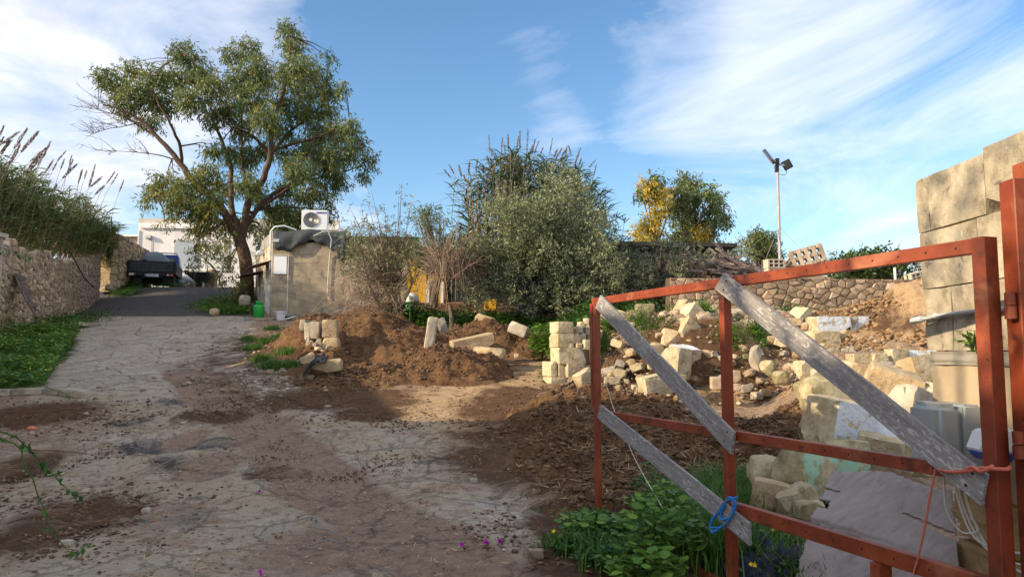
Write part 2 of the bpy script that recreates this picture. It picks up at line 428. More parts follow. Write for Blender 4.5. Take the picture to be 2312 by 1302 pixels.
M['bark'] = mat('eucalyptus bark', [(0.3, (0.042, 0.026, 0.018)), (0.5, (0.095, 0.060, 0.040)), (0.72, (0.18, 0.125, 0.085))], 5, stretch=(4, 4, 0.7), rand=False, bumps=(9, 0.9, 0.04))
M['bark_grey'] = mat('grey bark', [(0.3, (0.06, 0.045, 0.035)), (0.7, (0.17, 0.135, 0.105))], 5, stretch=(4, 4, 0.8), bumps=(15, 0.8, 0.02))
M['twig'] = mat('dry twig', [(0.3, (0.16, 0.105, 0.07)), (0.7, (0.34, 0.25, 0.185))], 6, island=0.7, bumps=None)
M['straw'] = mat('straw', [(0.3, (0.26, 0.175, 0.085)), (0.7, (0.50, 0.37, 0.20))], 3, island=1.0, bumps=None)
M['dark_straw'] = mat('rotted straw', [(0.3, (0.10, 0.058, 0.028)), (0.7, (0.25, 0.15, 0.075))], 3, island=1.0, bumps=None)
M['eucalyptus'] = leafmat('eucalyptus leaf', [(0.0, (0.042, 0.076, 0.026)), (0.4, (0.10, 0.152, 0.048)), (0.7, (0.155, 0.21, 0.068)), (0.9, (0.18, 0.20, 0.06)), (0.99, (0.25, 0.16, 0.05))], trans=0.3)
M['eucalyptus_yellow'] = leafmat('yellowing eucalyptus leaf', [(0.0, (0.07, 0.095, 0.02)), (0.5, (0.17, 0.18, 0.03)), (1.0, (0.33, 0.27, 0.035))], trans=0.35)
M['yellow_tree'] = leafmat('yellow foliage', [(0.0, (0.28, 0.26, 0.04)), (0.5, (0.46, 0.37, 0.06)), (1.0, (0.60, 0.43, 0.08))], trans=0.35)
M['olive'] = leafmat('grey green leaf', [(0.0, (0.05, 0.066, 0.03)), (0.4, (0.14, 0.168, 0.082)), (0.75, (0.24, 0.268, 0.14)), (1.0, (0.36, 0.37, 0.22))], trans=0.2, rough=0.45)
M['shaded_olive'] = leafmat('dark grey green leaf', [(0.0, (0.018, 0.026, 0.017)), (0.5, (0.046, 0.062, 0.040)), (1.0, (0.10, 0.12, 0.08))], trans=0.15)  # olive leaf darkened, with the shade put into its colour
M['sparse_leaf'] = leafmat('dusty shrub leaf', [(0.0, (0.055, 0.06, 0.025)), (0.5, (0.12, 0.12, 0.055)), (1.0, (0.24, 0.20, 0.11))], trans=0.25)
M['tree_green'] = leafmat('mid green leaf', [(0.0, (0.045, 0.07, 0.02)), (0.5, (0.105, 0.14, 0.042)), (1.0, (0.19, 0.21, 0.075))], trans=0.25)
M['fig'] = leafmat('broad green leaf', [(0.0, (0.020, 0.040, 0.012)), (0.5, (0.045, 0.085, 0.02)), (1.0, (0.10, 0.15, 0.04))], trans=0.25)
M['orange_leaf'] = leafmat('russet leaf', [(0.0, (0.10, 0.05, 0.02)), (1.0, (0.26, 0.15, 0.06))])
M['reed'] = leafmat('reed blade', [(0.0, (0.04, 0.09, 0.025)), (0.5, (0.11, 0.18, 0.055)), (0.85, (0.20, 0.25, 0.09)), (1.0, (0.30, 0.25, 0.13))], trans=0.25)
M['reed_far'] = leafmat('reed blade in the far stand', [(0.0, (0.022, 0.06, 0.022)), (0.6, (0.06, 0.115, 0.038)), (1.0, (0.15, 0.18, 0.065))], trans=0.25)
M['plume'] = leafmat('reed plume', [(0.0, (0.13, 0.095, 0.075)), (1.0, (0.33, 0.26, 0.20))], rough=0.9)
M['weed'] = leafmat('weed leaf', [(0.0, (0.045, 0.12, 0.017)), (0.5, (0.11, 0.225, 0.03)), (1.0, (0.22, 0.34, 0.06))], trans=0.3)
M['weed_dark'] = leafmat('dark weed leaf', [(0.0, (0.018, 0.060, 0.012)), (0.5, (0.045, 0.12, 0.020)), (1.0, (0.10, 0.19, 0.035))], trans=0.3)
M['grass'] = leafmat('grass blade', [(0.0, (0.025, 0.085, 0.010)), (0.6, (0.06, 0.16, 0.02)), (1.0, (0.16, 0.24, 0.05))], trans=0.35)
M['dry_grass'] = leafmat('dry grass', [(0.0, (0.13, 0.10, 0.05)), (1.0, (0.32, 0.25, 0.13))])
M['yellow_flower'] = plain('yellow petal', (0.75, 0.55, 0.02), 0.6)
M['magenta'] = plain('magenta bract', (0.45, 0.01, 0.42), 0.6)
M['orange_wrap'] = plain('orange wrapper', (0.75, 0.22, 0.12), 0.35)
M['pebble'] = mat('pebbles', [(0.3, (0.17, 0.13, 0.09)), (0.7, (0.40, 0.33, 0.24))], 5, island=0.9, bumps=None)
M['clod'] = mat('manure clod', [(0.3, (0.070, 0.039, 0.022)), (0.7, (0.17, 0.098, 0.054))], 6, island=0.9, bumps=(30, 0.6, 0.01))
M['clod_dry'] = mat('dry earth clod', [(0.3, (0.17, 0.10, 0.05)), (0.7, (0.32, 0.20, 0.10))], 6, island=0.7, bumps=(30, 0.6, 0.01))
# ---------------------------------------------------------------- terrain
_rs = np.random.RandomState(3)
_T = _rs.rand(256, 256)
def vnoise(x, y):
    x = np.asarray(x, float); y = np.asarray(y, float)
    xi = np.floor(x).astype(int); yi = np.floor(y).astype(int)
    fx = x - xi; fy = y - yi
    fx = fx * fx * (3 - 2 * fx); fy = fy * fy * (3 - 2 * fy)
    a = _T[xi & 255, yi & 255]; b = _T[(xi + 1) & 255, yi & 255]; c = _T[xi & 255, (yi + 1) & 255]; d = _T[(xi + 1) & 255, (yi + 1) & 255]
    return (a * (1 - fx) + b * fx) * (1 - fy) + (c * (1 - fx) + d * fx) * fy - 0.5
def fbm(x, y, f=1.0, oct=4):
    r = 0; a = 1.0
    for i in range(oct):
        r = r + a * vnoise(np.asarray(x) * f + 13.7 * i, np.asarray(y) * f + 7.3 * i); f *= 2.03; a *= 0.52
    return r
def sst(a, b, x):
    t = np.clip((np.asarray(x, float) - a) / (b - a), 0, 1); return t * t * (3 - 2 * t)
PY = [-60, 0, 5, 7, 8.5, 10, 13, 18, 23, 26, 28, 30, 33, 36, 45, 80, 300, 2000]
PZ = [-0.5, 0, 0, 0.04, 0.2, 0.42, 0.92, 1.66, 2.4, 2.85, 3.2, 3.75, 4.48, 4.72, 5.4, 6.2, 7, 7]
def base_z(y): 
    return np.interp(y, PY, PZ)
def road_x(y): return 0.75 - 0.515 * y
HY = [7.0, 7.6, 8.2, 8.8, 9.6, 10.5, 12.0, 13.1, 13.7, 30]
HZ = [0.0, 0.18, 0.55, 0.85, 1.15, 1.36, 1.5, 1.62, 2.15, 2.3]
def ground_z(x, y):
    x = np.asarray(x, float); y = np.asarray(y, float)
    z = base_z(y)
    # left bank up to the field wall
    d = (road_x(y) - 2.5) - x
    z = z + 0.62 * sst(0.0, 3.2, d) * sst(12.3, 14.5, y)
    # right-hand rubble terrace
    foot = 12.0 + 0.25 * np.sin(x * 1.3) + 0.0 * x
    t = np.maximum(0, 2.28 - z) * sst(foot, foot + 2.0, y) * sst(0.9, 2.0, x)
    z = z + t
    # bank of dumped stone beyond the gate pillar
    s = sst(0.0, 1.5, x - (2.15 + (y - 7) * 0.34))
    z = z + np.maximum(0, np.interp(y, HY, HZ) - z) * s * sst(6.7, 7.6, y)
    # dirt heap against the pillar corner
    z = z + 0.95 * np.exp(-((x - 8.3) / 1.55) ** 2 - ((y - 13.0) / 1.5) ** 2)
    # strip behind the pens, up to the bushes
    z = z + 0.5 * sst(18.5, 21, y) * sst(-7.0, -4.5, x)
    # upper field behind the retaining wall
    up = sst(18.2, 18.32, y - 0.0706 * (x - 3.9)) * sst(3.9, 4.3, x)
    z = z + np.maximum(0, 3.38 - z) * up
    # roadside spoil slope left of the low wall
    z = z + 0.18 * np.exp(-((x + 4.9) / 0.9) ** 2 - ((y - 16.2) / 2.6) ** 2)
    return z
def gz(x, y): return float(ground_z(x, y))
def hit(px, py):
    d = ray(px, py); lo = None; prev = 0.5
    s = 1.0
    while s < 400:
        z = EYE + d.z * s
        if z <= gz(d.x * s, d.y * s):
            a, b = prev, s
            for _ in range(30):
                m = (a + b) / 2
                if EYE + d.z * m <= gz(d.x * m, d.y * m): b = m
                else: a = m
            return Vector((d.x * b, d.y * b, EYE + d.z * b))
        prev = s; s *= 1.01
    return Vector((d.x * 30, d.y * 30, gz(d.x * 30, d.y * 30)))

def lines(segs):
    out = []
    for a, b, st in segs:
        n = max(1, int(round((b - a) / st)))
        out += list(np.linspace(a, b, n, endpoint=False))
    return out
gx = lines([(-700, -60, 80), (-60, -20, 3), (-20, -10, 0.2), (-10, 9.5, 0.055), (9.5, 12, 0.16), (12, 30, 1.5), (30, 60, 5), (60, 700, 80)]) + [700]
gy = lines([(-60, 1, 5), (1, 3, 0.3), (3, 11, 0.05), (11, 19, 0.07), (19, 34, 0.16), (34, 60, 1), (60, 150, 10), (150, 1500, 150)]) + [1500]
gx = np.array(gx); gy = np.array(gy)
XX, YY = np.meshgrid(gx, gy)
ZZ = ground_z(XX, YY)

def wblob(px, py, rx, ry, soft=0.5):
    """soft-edged patch of ground, centred and sized on the ground itself"""
    c = hit(px, py); e = hit(px + rx, py); n = hit(px, py - ry); s = hit(px, py + ry)
    return (c.x, c.y, max(0.05, abs(e.x - c.x)), max(0.05, abs(n.y - s.y) / 2))
def patch(bl):
    r = np.zeros_like(XX)
    for b in bl:
        x, y, rx, ry = wblob(*b[:4]); k = b[4] if len(b) > 4 else 1.0
        q = ((XX - x) / rx) ** 2 + ((YY - y) / ry) ** 2
        r = np.maximum(r, k * np.clip(1.15 - q * 0.55, 0, 1))
    return r
rd = XX - road_x(YY)
n1 = fbm(XX, YY, 0.9, 4); n2 = fbm(XX + 50, YY + 9, 2.2, 4)
road_mask = sst(-2.9, -2.3, rd + 0.5 * n1) * (1 - sst(1.9, 2.7, rd + 0.7 * n1 - 0.1 * sst(16, 24, YY) * 10 * 0.6))
wide = (1 - sst(2.8, 3.4, rd + 0.5 * n1)) * sst(-3.4, -2.6, rd + 0.4 * n1)
m_con = np.maximum(road_mask * (1 - sst(25.6, 25.9, YY)) * sst(10.5, 13.5, YY), wide * sst(19, 22, YY) * (1 - sst(25.6, 25.9, YY)))
m_con = np.maximum(m_con, 0.60 * sst(-7.5, -5.5, XX) * (1 - sst(0.0, 0.9, XX + 0.25 * (YY - 6))) * sst(2, 4, YY) * (1 - sst(12, 14, YY)))
m_con = np.maximum(m_con, 0.72 * patch([(1080, 1130, 110, 40), (500, 1090, 260, 60), (300, 1030, 200, 40), (1200, 1190, 90, 50), (700, 1180, 130, 60), (250, 1270, 300, 60), (900, 1290, 300, 50), (740, 930, 90, 22), (860, 1000, 120, 26), (620, 1140, 120, 45), (520, 1200, 110, 50)]))
m_con = np.maximum(m_con, 0.8 * patch([(165, 728, 30, 10), (520, 735, 30, 18)]))
m_asp = sst(25.7, 25.95, YY) * sst(-4.5, -3.6, rd) * (1 - sst(3.2, 4.2, rd)) * (1 - sst(40, 46, YY))
m_asp = np.maximum(m_asp, 0.55 * patch([(330, 1010, 90, 18), (480, 1000, 110, 16), (420, 1040, 90, 16), (640, 1060, 70, 30), (390, 1170, 100, 45), (860, 1275, 70, 22), (1010, 1040, 60, 14), (1240, 1070, 110, 30), (440, 905, 90, 14), (300, 950, 50, 14)]))
m_man = patch([(760, 900, 180, 24, 1), (830, 935, 80, 16, 0.9), (1180, 920, 160, 50, 0.8), (90, 935, 120, 28, 0.9), (40, 1060, 80, 50, 0.7), (170, 1170, 150, 50, 0.7), (50, 1220, 100, 45, 0.8), (630, 1060, 80, 24, 0.4), (1330, 1180, 130, 60, 0.9), (1400, 1010, 420, 90, 1), (620, 820, 90, 40, 0.45), (480, 940, 80, 20, 0.7), (900, 760, 330, 80, 1), (1320, 1260, 120, 50, 0.9), (1500, 820, 260, 80, 0.8), (2010, 740, 120, 60, 0.62)])
m_sand = patch([(1090, 840, 150, 40, 0.95), (1010, 910, 170, 40, 0.8), (1180, 800, 90, 22, 0.9), (1790, 880, 90, 26, 1), (1640, 900, 80, 20, 0.9), (1080, 970, 120, 40, 0.55)])
m_sand = np.maximum(m_sand, sst(11.6, 12.4, YY) * sst(5.6, 6.4, XX) * (1 - sst(15, 16, YY)))
a = hit(500, 900); b = hit(1010, 1250)
dv = np.array([b.x - a.x, b.y - a.y]); dl = np.hypot(*dv); dv = dv / dl
al = (XX - a.x) * dv[0] + (YY - a.y) * dv[1]; ac = (XX - a.x) * -dv[1] + (YY - a.y) * dv[0]
m_mud = (1 - sst(0.32, 0.66, np.abs(ac + 0.18 * n1))) * sst(-5.0, -2, al) * (1 - sst(dl + 0.5, dl + 2.0, al))
m_mud = np.maximum(m_mud, 0.8 * patch([(420, 990, 40, 26), (470, 1050, 70, 34), (760, 1230, 180, 60), (600, 960, 80, 26)]))
m_och = 0.85 * patch([(300, 1050, 260, 26, 0.8), (620, 1120, 120, 40, 0.7), (330, 930, 120, 30, 0.6), (560, 1230, 160, 50, 0.7), (730, 950, 150, 26, 0.7), (900, 1010, 130, 26, 0.75), (620, 850, 110, 26, 0.7)])
m_moss = patch([(600, 770, 60, 20, 0.6), (90, 800, 110, 70, 1), (1520, 1180, 180, 90, 0.8), (1850, 705, 120, 12, 0.7)])
m_wet = patch([(640, 1090, 80, 22, 0.8), (200, 1190, 150, 45, 0.4)])
ZN = ZZ + 0.022 * fbm(XX, YY, 1.6, 4) * (1 - 0.4 * m_con) + m_man * 0.065 * (fbm(XX + 3, YY + 8, 3.2, 5) + 0.15) + 0.006 * fbm(XX, YY, 14, 2)
ZN = ZN - 0.035 * m_mud + 0.02 * m_mud * (np.abs(np.sin(al * 26 + 2 * ac)) > 0.6) * 0.5
slope = sst(1.0, 1.8, XX) * sst(11.6, 12.2, YY) * (1 - sst(17.5, 18, YY))
m_moss *= (rd < -2.2) | (XX > 0)
slope2 = np.maximum(slope, sst(2.4, 3.2, XX - (YY - 7) * .34) * sst(7, 7.6, YY) * (1 - sst(17.5, 18, YY)))
ZN = ZN + slope2 * (0.22 * fbm(XX + 20, YY + 30, 1.9, 5) + 0.075 * fbm(XX + 2, YY + 3, 6.5, 4))
ZN = ZN + (1 - slope2) * (1 - sst(14, 20, YY)) * 0.016 * fbm(XX + 9, YY + 4, 6.0, 4)

# ground material: kinds of ground by patch, each with its own grain
gm, t, b = new_mat('track and yard ground')
tcn = N(t, 'ShaderNodeTexCoord'); P = tcn.outputs['Object']
at1 = N(t, 'ShaderNodeAttribute', attribute_name='patch_a'); at2 = N(t, 'ShaderNodeAttribute', attribute_name='patch_b')
s1 = N(t, 'ShaderNodeSeparateColor'); LK(t, at1.outputs['Color'], s1.inputs[0])
s2 = N(t, 'ShaderNodeSeparateColor'); LK(t, at2.outputs['Color'], s2.inputs[0])
nA = noise(t, P, 2.2, 8, 0.7, 0.6); nB = noise(t, P, 9, 6, 0.7); nC = noise(t, P, 45, 4, 0.7); nE = noise(t, P, 1.5, 9, 0.68, 1.3)
def medge(attr, spread=0.9, w=0.12):
    spread *= 1.5; w *= 1.3
    v = math_(t, 'ADD', attr, math_(t, 'MULTIPLY', math_(t, 'SUBTRACT', math_(t, 'ADD', math_(t, 'MULTIPLY', nE, 0.72), math_(t, 'MULTIPLY', nB, 0.28)), 0.5), spread * 2))
    return ramp(t, v, [(0.5 - w, 0), (0.5 + w, 1)]).outputs[0]
dirt = ramp(t, math_(t, 'ADD', math_(t, 'MULTIPLY', nB, 0.5), math_(t, 'MULTIPLY', nC, 0.5)), [(0.36, (0.070, 0.046, 0.032)), (0.5, (0.19, 0.138, 0.098)), (0.64, (0.34, 0.265, 0.195))]).outputs[0]
vo = N(t, 'ShaderNodeTexVoronoi', feature='DISTANCE_TO_EDGE', i_Scale=0.9)
vo2 = N(t, 'ShaderNodeTexVoronoi', feature='DISTANCE_TO_EDGE', i_Scale=3.4)
dis = N(t, 'ShaderNodeVectorMath', operation='ADD'); nv = N(t, 'ShaderNodeTexNoise', i_Scale=2.4, i_Detail=9, i_Roughness=0.7); LK(t, P, nv.inputs['Vector'])
sc = N(t, 'ShaderNodeVectorMath', operation='SCALE'); sc.inputs['Scale'].default_value = 0.42; LK(t, nv.outputs['Color'], sc.inputs[0])
LK(t, P, dis.inputs[0]); LK(t, sc.outputs[0], dis.inputs[1]); LK(t, dis.outputs[0], vo.inputs['Vector']); LK(t, dis.outputs[0], vo2.inputs['Vector'])
cr1 = ramp(t, vo.outputs[0], [(0.0, 1), (0.016, 0)]).outputs[0]
cr2 = math_(t, 'MULTIPLY', ramp(t, vo2.outputs[0], [(0.0, 0.8), (0.035, 0)]).outputs[0], ramp(t, nE, [(0.44, 0), (0.60, 1)]).outputs[0])
crack = math_(t, 'MAXIMUM', cr1, cr2)
con = ramp(t, math_(t, 'ADD', math_(t, 'MULTIPLY', nA, 0.5), math_(t, 'MULTIPLY', nB, 0.5)), [(0.32, (0.14, 0.115, 0.092)), (0.47, (0.26, 0.228, 0.19)), (0.64, (0.38, 0.345, 0.30))]).outputs[0]
worn = ramp(t, s1.outputs[0], [(0.75, 1.0), (0.98, 0.30)]).outputs[0]
con = mixc(t, math_(t, 'MULTIPLY', worn, ramp(t, noise(t, P, 0.8, 5, 0.6, 0.8), [(0.36, 0.0), (0.54, 0.85)]).outputs[0]), con, (0.265, 0.22, 0.155))
con = mixc(t, math_(t, 'MULTIPLY', crack, math_(t, 'ADD', math_(t, 'MULTIPLY', ramp(t, s1.outputs[0], [(0.75, 0), (0.98, 1)]).outputs[0], 0.42), 0.16)), con, (0.085, 0.07, 0.055))
asp = ramp(t, math_(t, 'ADD', math_(t, 'MULTIPLY', nC, 0.7), math_(t, 'MULTIPLY', nA, 0.3)), [(0.35, (0.035, 0.032, 0.033)), (0.6, (0.085, 0.078, 0.078)), (0.75, (0.16, 0.15, 0.145))]).outputs[0]
fib = N(t, 'ShaderNodeTexNoise', i_Scale=26, i_Detail=6, i_Roughness=0.75, i_Distortion=2.5); LK(t, P, fib.inputs['Vector'])
man = ramp(t, math_(t, 'ADD', math_(t, 'MULTIPLY', fib.outputs[0], 0.6), math_(t, 'MULTIPLY', nB, 0.4)), [(0.34, (0.026, 0.014, 0.008)), (0.5, (0.080, 0.044, 0.023)), (0.66, (0.17, 0.10, 0.052))]).outputs[0]
sand = ramp(t, math_(t, 'ADD', math_(t, 'MULTIPLY', nC, 0.5), math_(t, 'MULTIPLY', nB, 0.5)), [(0.35, (0.19, 0.125, 0.070)), (0.65, (0.36, 0.26, 0.155))]).outputs[0]
mud = ramp(t, math_(t, 'ADD', math_(t, 'MULTIPLY', nB, 0.6), math_(t, 'MULTIPLY', nC, 0.4)), [(0.36, (0.135, 0.095, 0.068)), (0.62, (0.235, 0.168, 0.122))]).outputs[0]
och = ramp(t, nB, [(0.35, (0.19, 0.155, 0.085)), (0.65, (0.34, 0.29, 0.185))]).outputs[0]
moss = ramp(t, nB, [(0.35, (0.02, 0.035, 0.01)), (0.65, (0.06, 0.075, 0.025))]).outputs[0]
col = dirt
for attr, c_, sp2, w in ((s2.outputs[1], och, 0.75, 0.15), (s1.outputs[0], con, 0.85, 0.10), (s1.outputs[3] if len(s1.outputs) > 3 else at1.outputs['Alpha'], sand, 0.55, 0.2), (s1.outputs[1], asp, 0.8, 0.12), (s2.outputs[0], mud, 0.28, 0.16), (s1.outputs[2], man, 0.8, 0.12), (s2.outputs[2], moss, 0.7, 0.12)):
    col = mixc(t, medge(attr, sp2, w), col, c_)
col = mixc(t, 1.0, col, (1.55, 1.49, 1.43), 'MULTIPLY')
LK(t, col, b.inputs['Base Color']); b.inputs['Roughness'].default_value = 0.9; b.inputs['Specular IOR Level'].default_value = 0.22
hgt = math_(t, 'ADD', math_(t, 'MULTIPLY', nB, 0.8), math_(t, 'MULTIPLY', nC, 0.8))
hgt = math_(t, 'ADD', hgt, math_(t, 'MULTIPLY', math_(t, 'MULTIPLY', fib.outputs[0], medge(s1.outputs[2], 0.8)), 0.9))
hgt = math_(t, 'SUBTRACT', hgt, math_(t, 'MULTIPLY', math_(t, 'MULTIPLY', crack, medge(s1.outputs[0])), 0.7))
bump(t, b, hgt, 0.9, 0.05)
M['ground'] = gm

def ground_obj(name, sel):
    ny, nx = XX.shape
    idx = np.arange(ny * nx).reshape(ny, nx)
    Q = np.stack([idx[:-1, :-1], idx[:-1, 1:], idx[1:, 1:], idx[1:, :-1]], -1)[sel]
    used = np.unique(Q); remap = np.zeros(ny * nx, np.int32); remap[used] = np.arange(len(used))
    V = np.stack([XX.ravel(), YY.ravel(), ZN.ravel()], -1)[used]
    me = quads_np(name, V, remap[Q], M['ground'], smooth=True)
    A = np.stack([m_con, m_asp, m_man, m_sand], -1).reshape(-1, 4)[used]
    B = np.stack([m_mud, m_och, m_moss, m_wet], -1).reshape(-1, 4)[used]
    for nm, arr in (('patch_a', A), ('patch_b', B)):
        ca = me.attributes.new(nm, 'FLOAT_COLOR', 'POINT'); ca.data.foreach_set('color', arr.astype(np.float32).ravel())
    o = put(name, me); tag(o, kind='structure'); return o
# FLOAT_COLOR alpha carries the sand patch
s_alpha = at1.outputs['Alpha']
cell = lambda a: a[:-1, :-1]
is_ramp = (cell(YY) > 25.8) & (cell(YY) < 45) & (cell(rd) > -4.2) & (cell(rd) < 3.9)
is_road = (cell(YY) > 2) & (cell(YY) <= 25.8) & (cell(rd) > -2.6) & (cell(rd) < 2.6)
is_path = (cell(m_sand) > 0.35) & (cell(XX) < 1.2) & (cell(XX) > -4) & ~is_road & ~is_ramp
ground_obj('ground', ~(is_ramp | is_road | is_path))
ground_obj('road', is_road)
ground_obj('asphalt_road', is_ramp)
ground_obj('path', is_path)

# ---------------------------------------------------------------- loose matter
rng = np.random.default_rng(11)
def strands(name, pos, L, W, mats, lift=0.4, parent=None, up=None, kind='stuff', label=None):
    """thin blades lying at all angles"""
    n = len(pos); a = rng.uniform(0, 2 * np.pi, n); e = rng.normal(0, lift, n)
    d = np.stack([np.cos(a) * np.cos(e), np.sin(a) * np.cos(e), np.sin(e)], -1)
    s = np.stack([-np.sin(a), np.cos(a), rng.normal(0, 0.4, n)], -1)
    l = (L * rng.uniform(0.4, 1.4, n))[:, None]; w = (W * rng.uniform(0.6, 1.4, n))[:, None]
    V = np.stack([pos - d * l / 2 - s * w / 2, pos + d * l / 2 - s * w / 2, pos + d * l / 2 + s * w / 2, pos - d * l / 2 + s * w / 2], 1).reshape(-1, 3)
    o = put(name, quads_np(name, V, np.arange(4 * n).reshape(n, 4), mats), parent)
    return tag(o, label, kind=kind)
_ico = None
def lumps(name, pos, rad, mat_, parent=None, flat=0.7, kind='stuff', label=None):
    """small irregular octahedral lumps"""
    n = len(pos)
    B = np.array([[1, 0, 0], [0, 1, 0], [-1, 0, 0], [0, -1, 0], [0, 0, 1], [0, 0, -1], [.62, .62, .45], [-.62, .62, .45], [-.62, -.62, .45], [.62, -.62, .45]], float)
    T = np.array([[0, 1, 6], [1, 2, 7], [2, 3, 8], [3, 0, 9], [4, 6, 7], [4, 7, 8], [4, 8, 9], [4, 9, 6], [0, 6, 9], [1, 7, 6], [2, 8, 7], [3, 9, 8], [5, 1, 0], [5, 2, 1], [5, 3, 2], [5, 0, 3]])
    V = np.repeat(B[None], n, 0) * rng.uniform(0.65, 1.3, (n, 10, 1))
    a = rng.uniform(0, 2 * np.pi, n); ca, sa = np.cos(a)[:, None], np.sin(a)[:, None]
    st = rng.uniform(0.7, 1.5, (n, 1))
    x = V[:, :, 0] * st; y = V[:, :, 1] / st; z = V[:, :, 2] * flat
    V = np.stack([x * ca - y * sa, x * sa + y * ca, z], -1) * rad[:, None, None] + pos[:, None, :]
    Q = (T[None] + (np.arange(n) * 10)[:, None, None]).reshape(-1, 3)
    o = put(name, quads_np(name, V.reshape(-1, 3), Q, mat_), parent)
    return tag(o, label, kind=kind)

# ---------------------------------------------------------------- manure heaps
def heap_mat():
    m, t, b = new_mat('composted manure')
    P = N(t, 'ShaderNodeTexCoord').outputs['Object']
    f = noise(t, P, 12, 8, 0.78, 2.5); n = noise(t, P, 4, 6, 0.7); l = noise(t, P, 1.3, 3, 0.6)
    c = ramp(t, math_(t, 'ADD', math_(t, 'MULTIPLY', f, 0.6), math_(t, 'MULTIPLY', n, 0.4)), [(0.38, (0.028, 0.014, 0.008)), (0.48, (0.095, 0.050, 0.025)), (0.57, (0.19, 0.108, 0.052)), (0.66, (0.31, 0.19, 0.095))]).outputs[0]
    c = mixc(t, ramp(t, l, [(0.45, 0), (0.65, 0.45)]).outputs[0], c, (0.20, 0.12, 0.06))
    c = mixc(t, 1.0, c, (1.32, 1.29, 1.30), 'MULTIPLY')
    LK(t, c, b.inputs['Base Color']); b.inputs['Roughness'].default_value = 0.95; b.inputs['Specular IOR Level'].default_value = 0.15
    bump(t, b, math_(t, 'ADD', f, math_(t, 'MULTIPLY', n, 0.8)), 1.0, 0.07)
    return m
M['heap'] = heap_mat()
HEAPS = []
def heap(label, lobes, step=0.05, rough=0.16, straw=900, clods=700):
    """lobes: (x, y, rx, ry, h)"""
    x0 = min(l[0] - l[2] * 1.7 for l in lobes); x1 = max(l[0] + l[2] * 1.7 for l in lobes)
    y0 = min(l[1] - l[3] * 1.7 for l in lobes); y1 = max(l[1] + l[3] * 1.7 for l in lobes)
    X, Y = np.meshgrid(np.arange(x0, x1, step), np.arange(y0, y1, step))
    def hh(X, Y):
        h = np.zeros_like(X)
        for x, y, rx, ry, k in lobes:
            wx = X + 0.35 * fbm(X, Y, 0.8, 3); wy = Y + 0.35 * fbm(X + 31, Y + 5, 0.8, 3)
            q = ((wx - x) / rx) ** 2 + ((wy - y) / ry) ** 2
            h = np.maximum(h, k * np.clip(1.0 - q / 2.2, -0.2, 1))
        return h - 0.05 + rough * fbm(X + 4, Y + 2, 2.1, 5) * np.clip(h * 4, 0.1, 1) + 0.11 * fbm(X + 7, Y + 1, 5.5, 4) * np.clip(h * 6, 0.15, 1) + 0.04 * fbm(X, Y, 13, 3)
    H = hh(X, Y); Z = ground_z(X, Y) + np.maximum(H, -0.25)
    ny, nx = X.shape; idx = np.arange(ny * nx).reshape(ny, nx)
    keep = np.maximum.reduce([H[:-1, :-1], H[1:, :-1], H[:-1, 1:], H[1:, 1:]]) > -0.12
    Q = np.stack([idx[:-1, :-1], idx[:-1, 1:], idx[1:, 1:], idx[1:, :-1]], -1)[keep]
    used = np.unique(Q); rm = np.zeros(ny * nx, np.int32); rm[used] = np.arange(len(used))
    V = np.stack([X.ravel(), Y.ravel(), Z.ravel()], -1)[used]
    o = put('manure_heap', quads_np('manure_heap', V, rm[Q], M['heap'], smooth=True))
    tag(o, label, 'manure heap', 'heaps of brown manure in the yard')
    def onheap(n):
        i = rng.integers(0, len(lobes), n); L = np.array(lobes)[i]
        x = L[:, 0] + rng.normal(0, 0.62, n) * L[:, 2]; y = L[:, 1] + rng.normal(0, 0.62, n) * L[:, 3]
        h = hh(x, y); z = ground_z(x, y) + np.maximum(h, 0.0)
        return np.stack([x, y, z], -1)
    p = onheap(straw); p[:, 2] += 0.015
    strands('straw', p[: straw // 3], 0.15, 0.005, M['straw'], 0.25, o)
    strands('rotted_straw', p[straw // 3:], 0.11, 0.008, M['dark_straw'], 0.45, o)
    lumps('clods', onheap(clods), rng.uniform(0.012, 0.05, clods), M['clod'], o)
    HEAPS.append(hh)
    return o
heap('dark brown manure heap in front of the block hut', [(-3.4, 17.4, 1.35, 1.0, 1.0), (-4.6, 17.6, 0.7, 0.8, 0.75), (-2.4, 16.9, 1.0, 1.1, 0.62), (-4.75, 18.6, 1.0, 0.7, 0.5)], straw=2600, clods=900)
heap('dark brown manure heap behind the long fallen slab', [(-0.6, 17.6, 1.05, 0.8, 0.72), (0.25, 17.4, 0.6, 0.7, 0.5), (-1.3, 17.5, 0.5, 0.7, 0.55)], straw=1300, clods=600)
heap('low spread manure heap at the edge of the sandy path', [(-1.25, 14.6, 0.95, 0.95, 0.55), (-2.4, 14.2, 1.1, 0.7, 0.27), (-3.2, 13.8, 0.8, 0.6, 0.16)], straw=2400, clods=1300)
heap('trampled straw-strewn manure heap behind the open gate', [(1.15, 10.6, 1.0, 1.2, 0.48), (0.9, 9.2, 0.9, 0.9, 0.22), (2.3, 9.5, 1.2, 1.1, 0.30), (3.3, 9.9, 1.0, 0.8, 0.18), (1.9, 8.3, 0.9, 0.55, 0.14)], step=0.04, rough=0.2, straw=6000, clods=2400)
heap('small dry earth mound beside the gate foot', [(0.75, 7.55, 0.42, 0.34, 0.16), (1.15, 7.7, 0.35, 0.3, 0.13)], step=0.03, straw=500, clods=300)
def place(x, y): return gz(x, y)

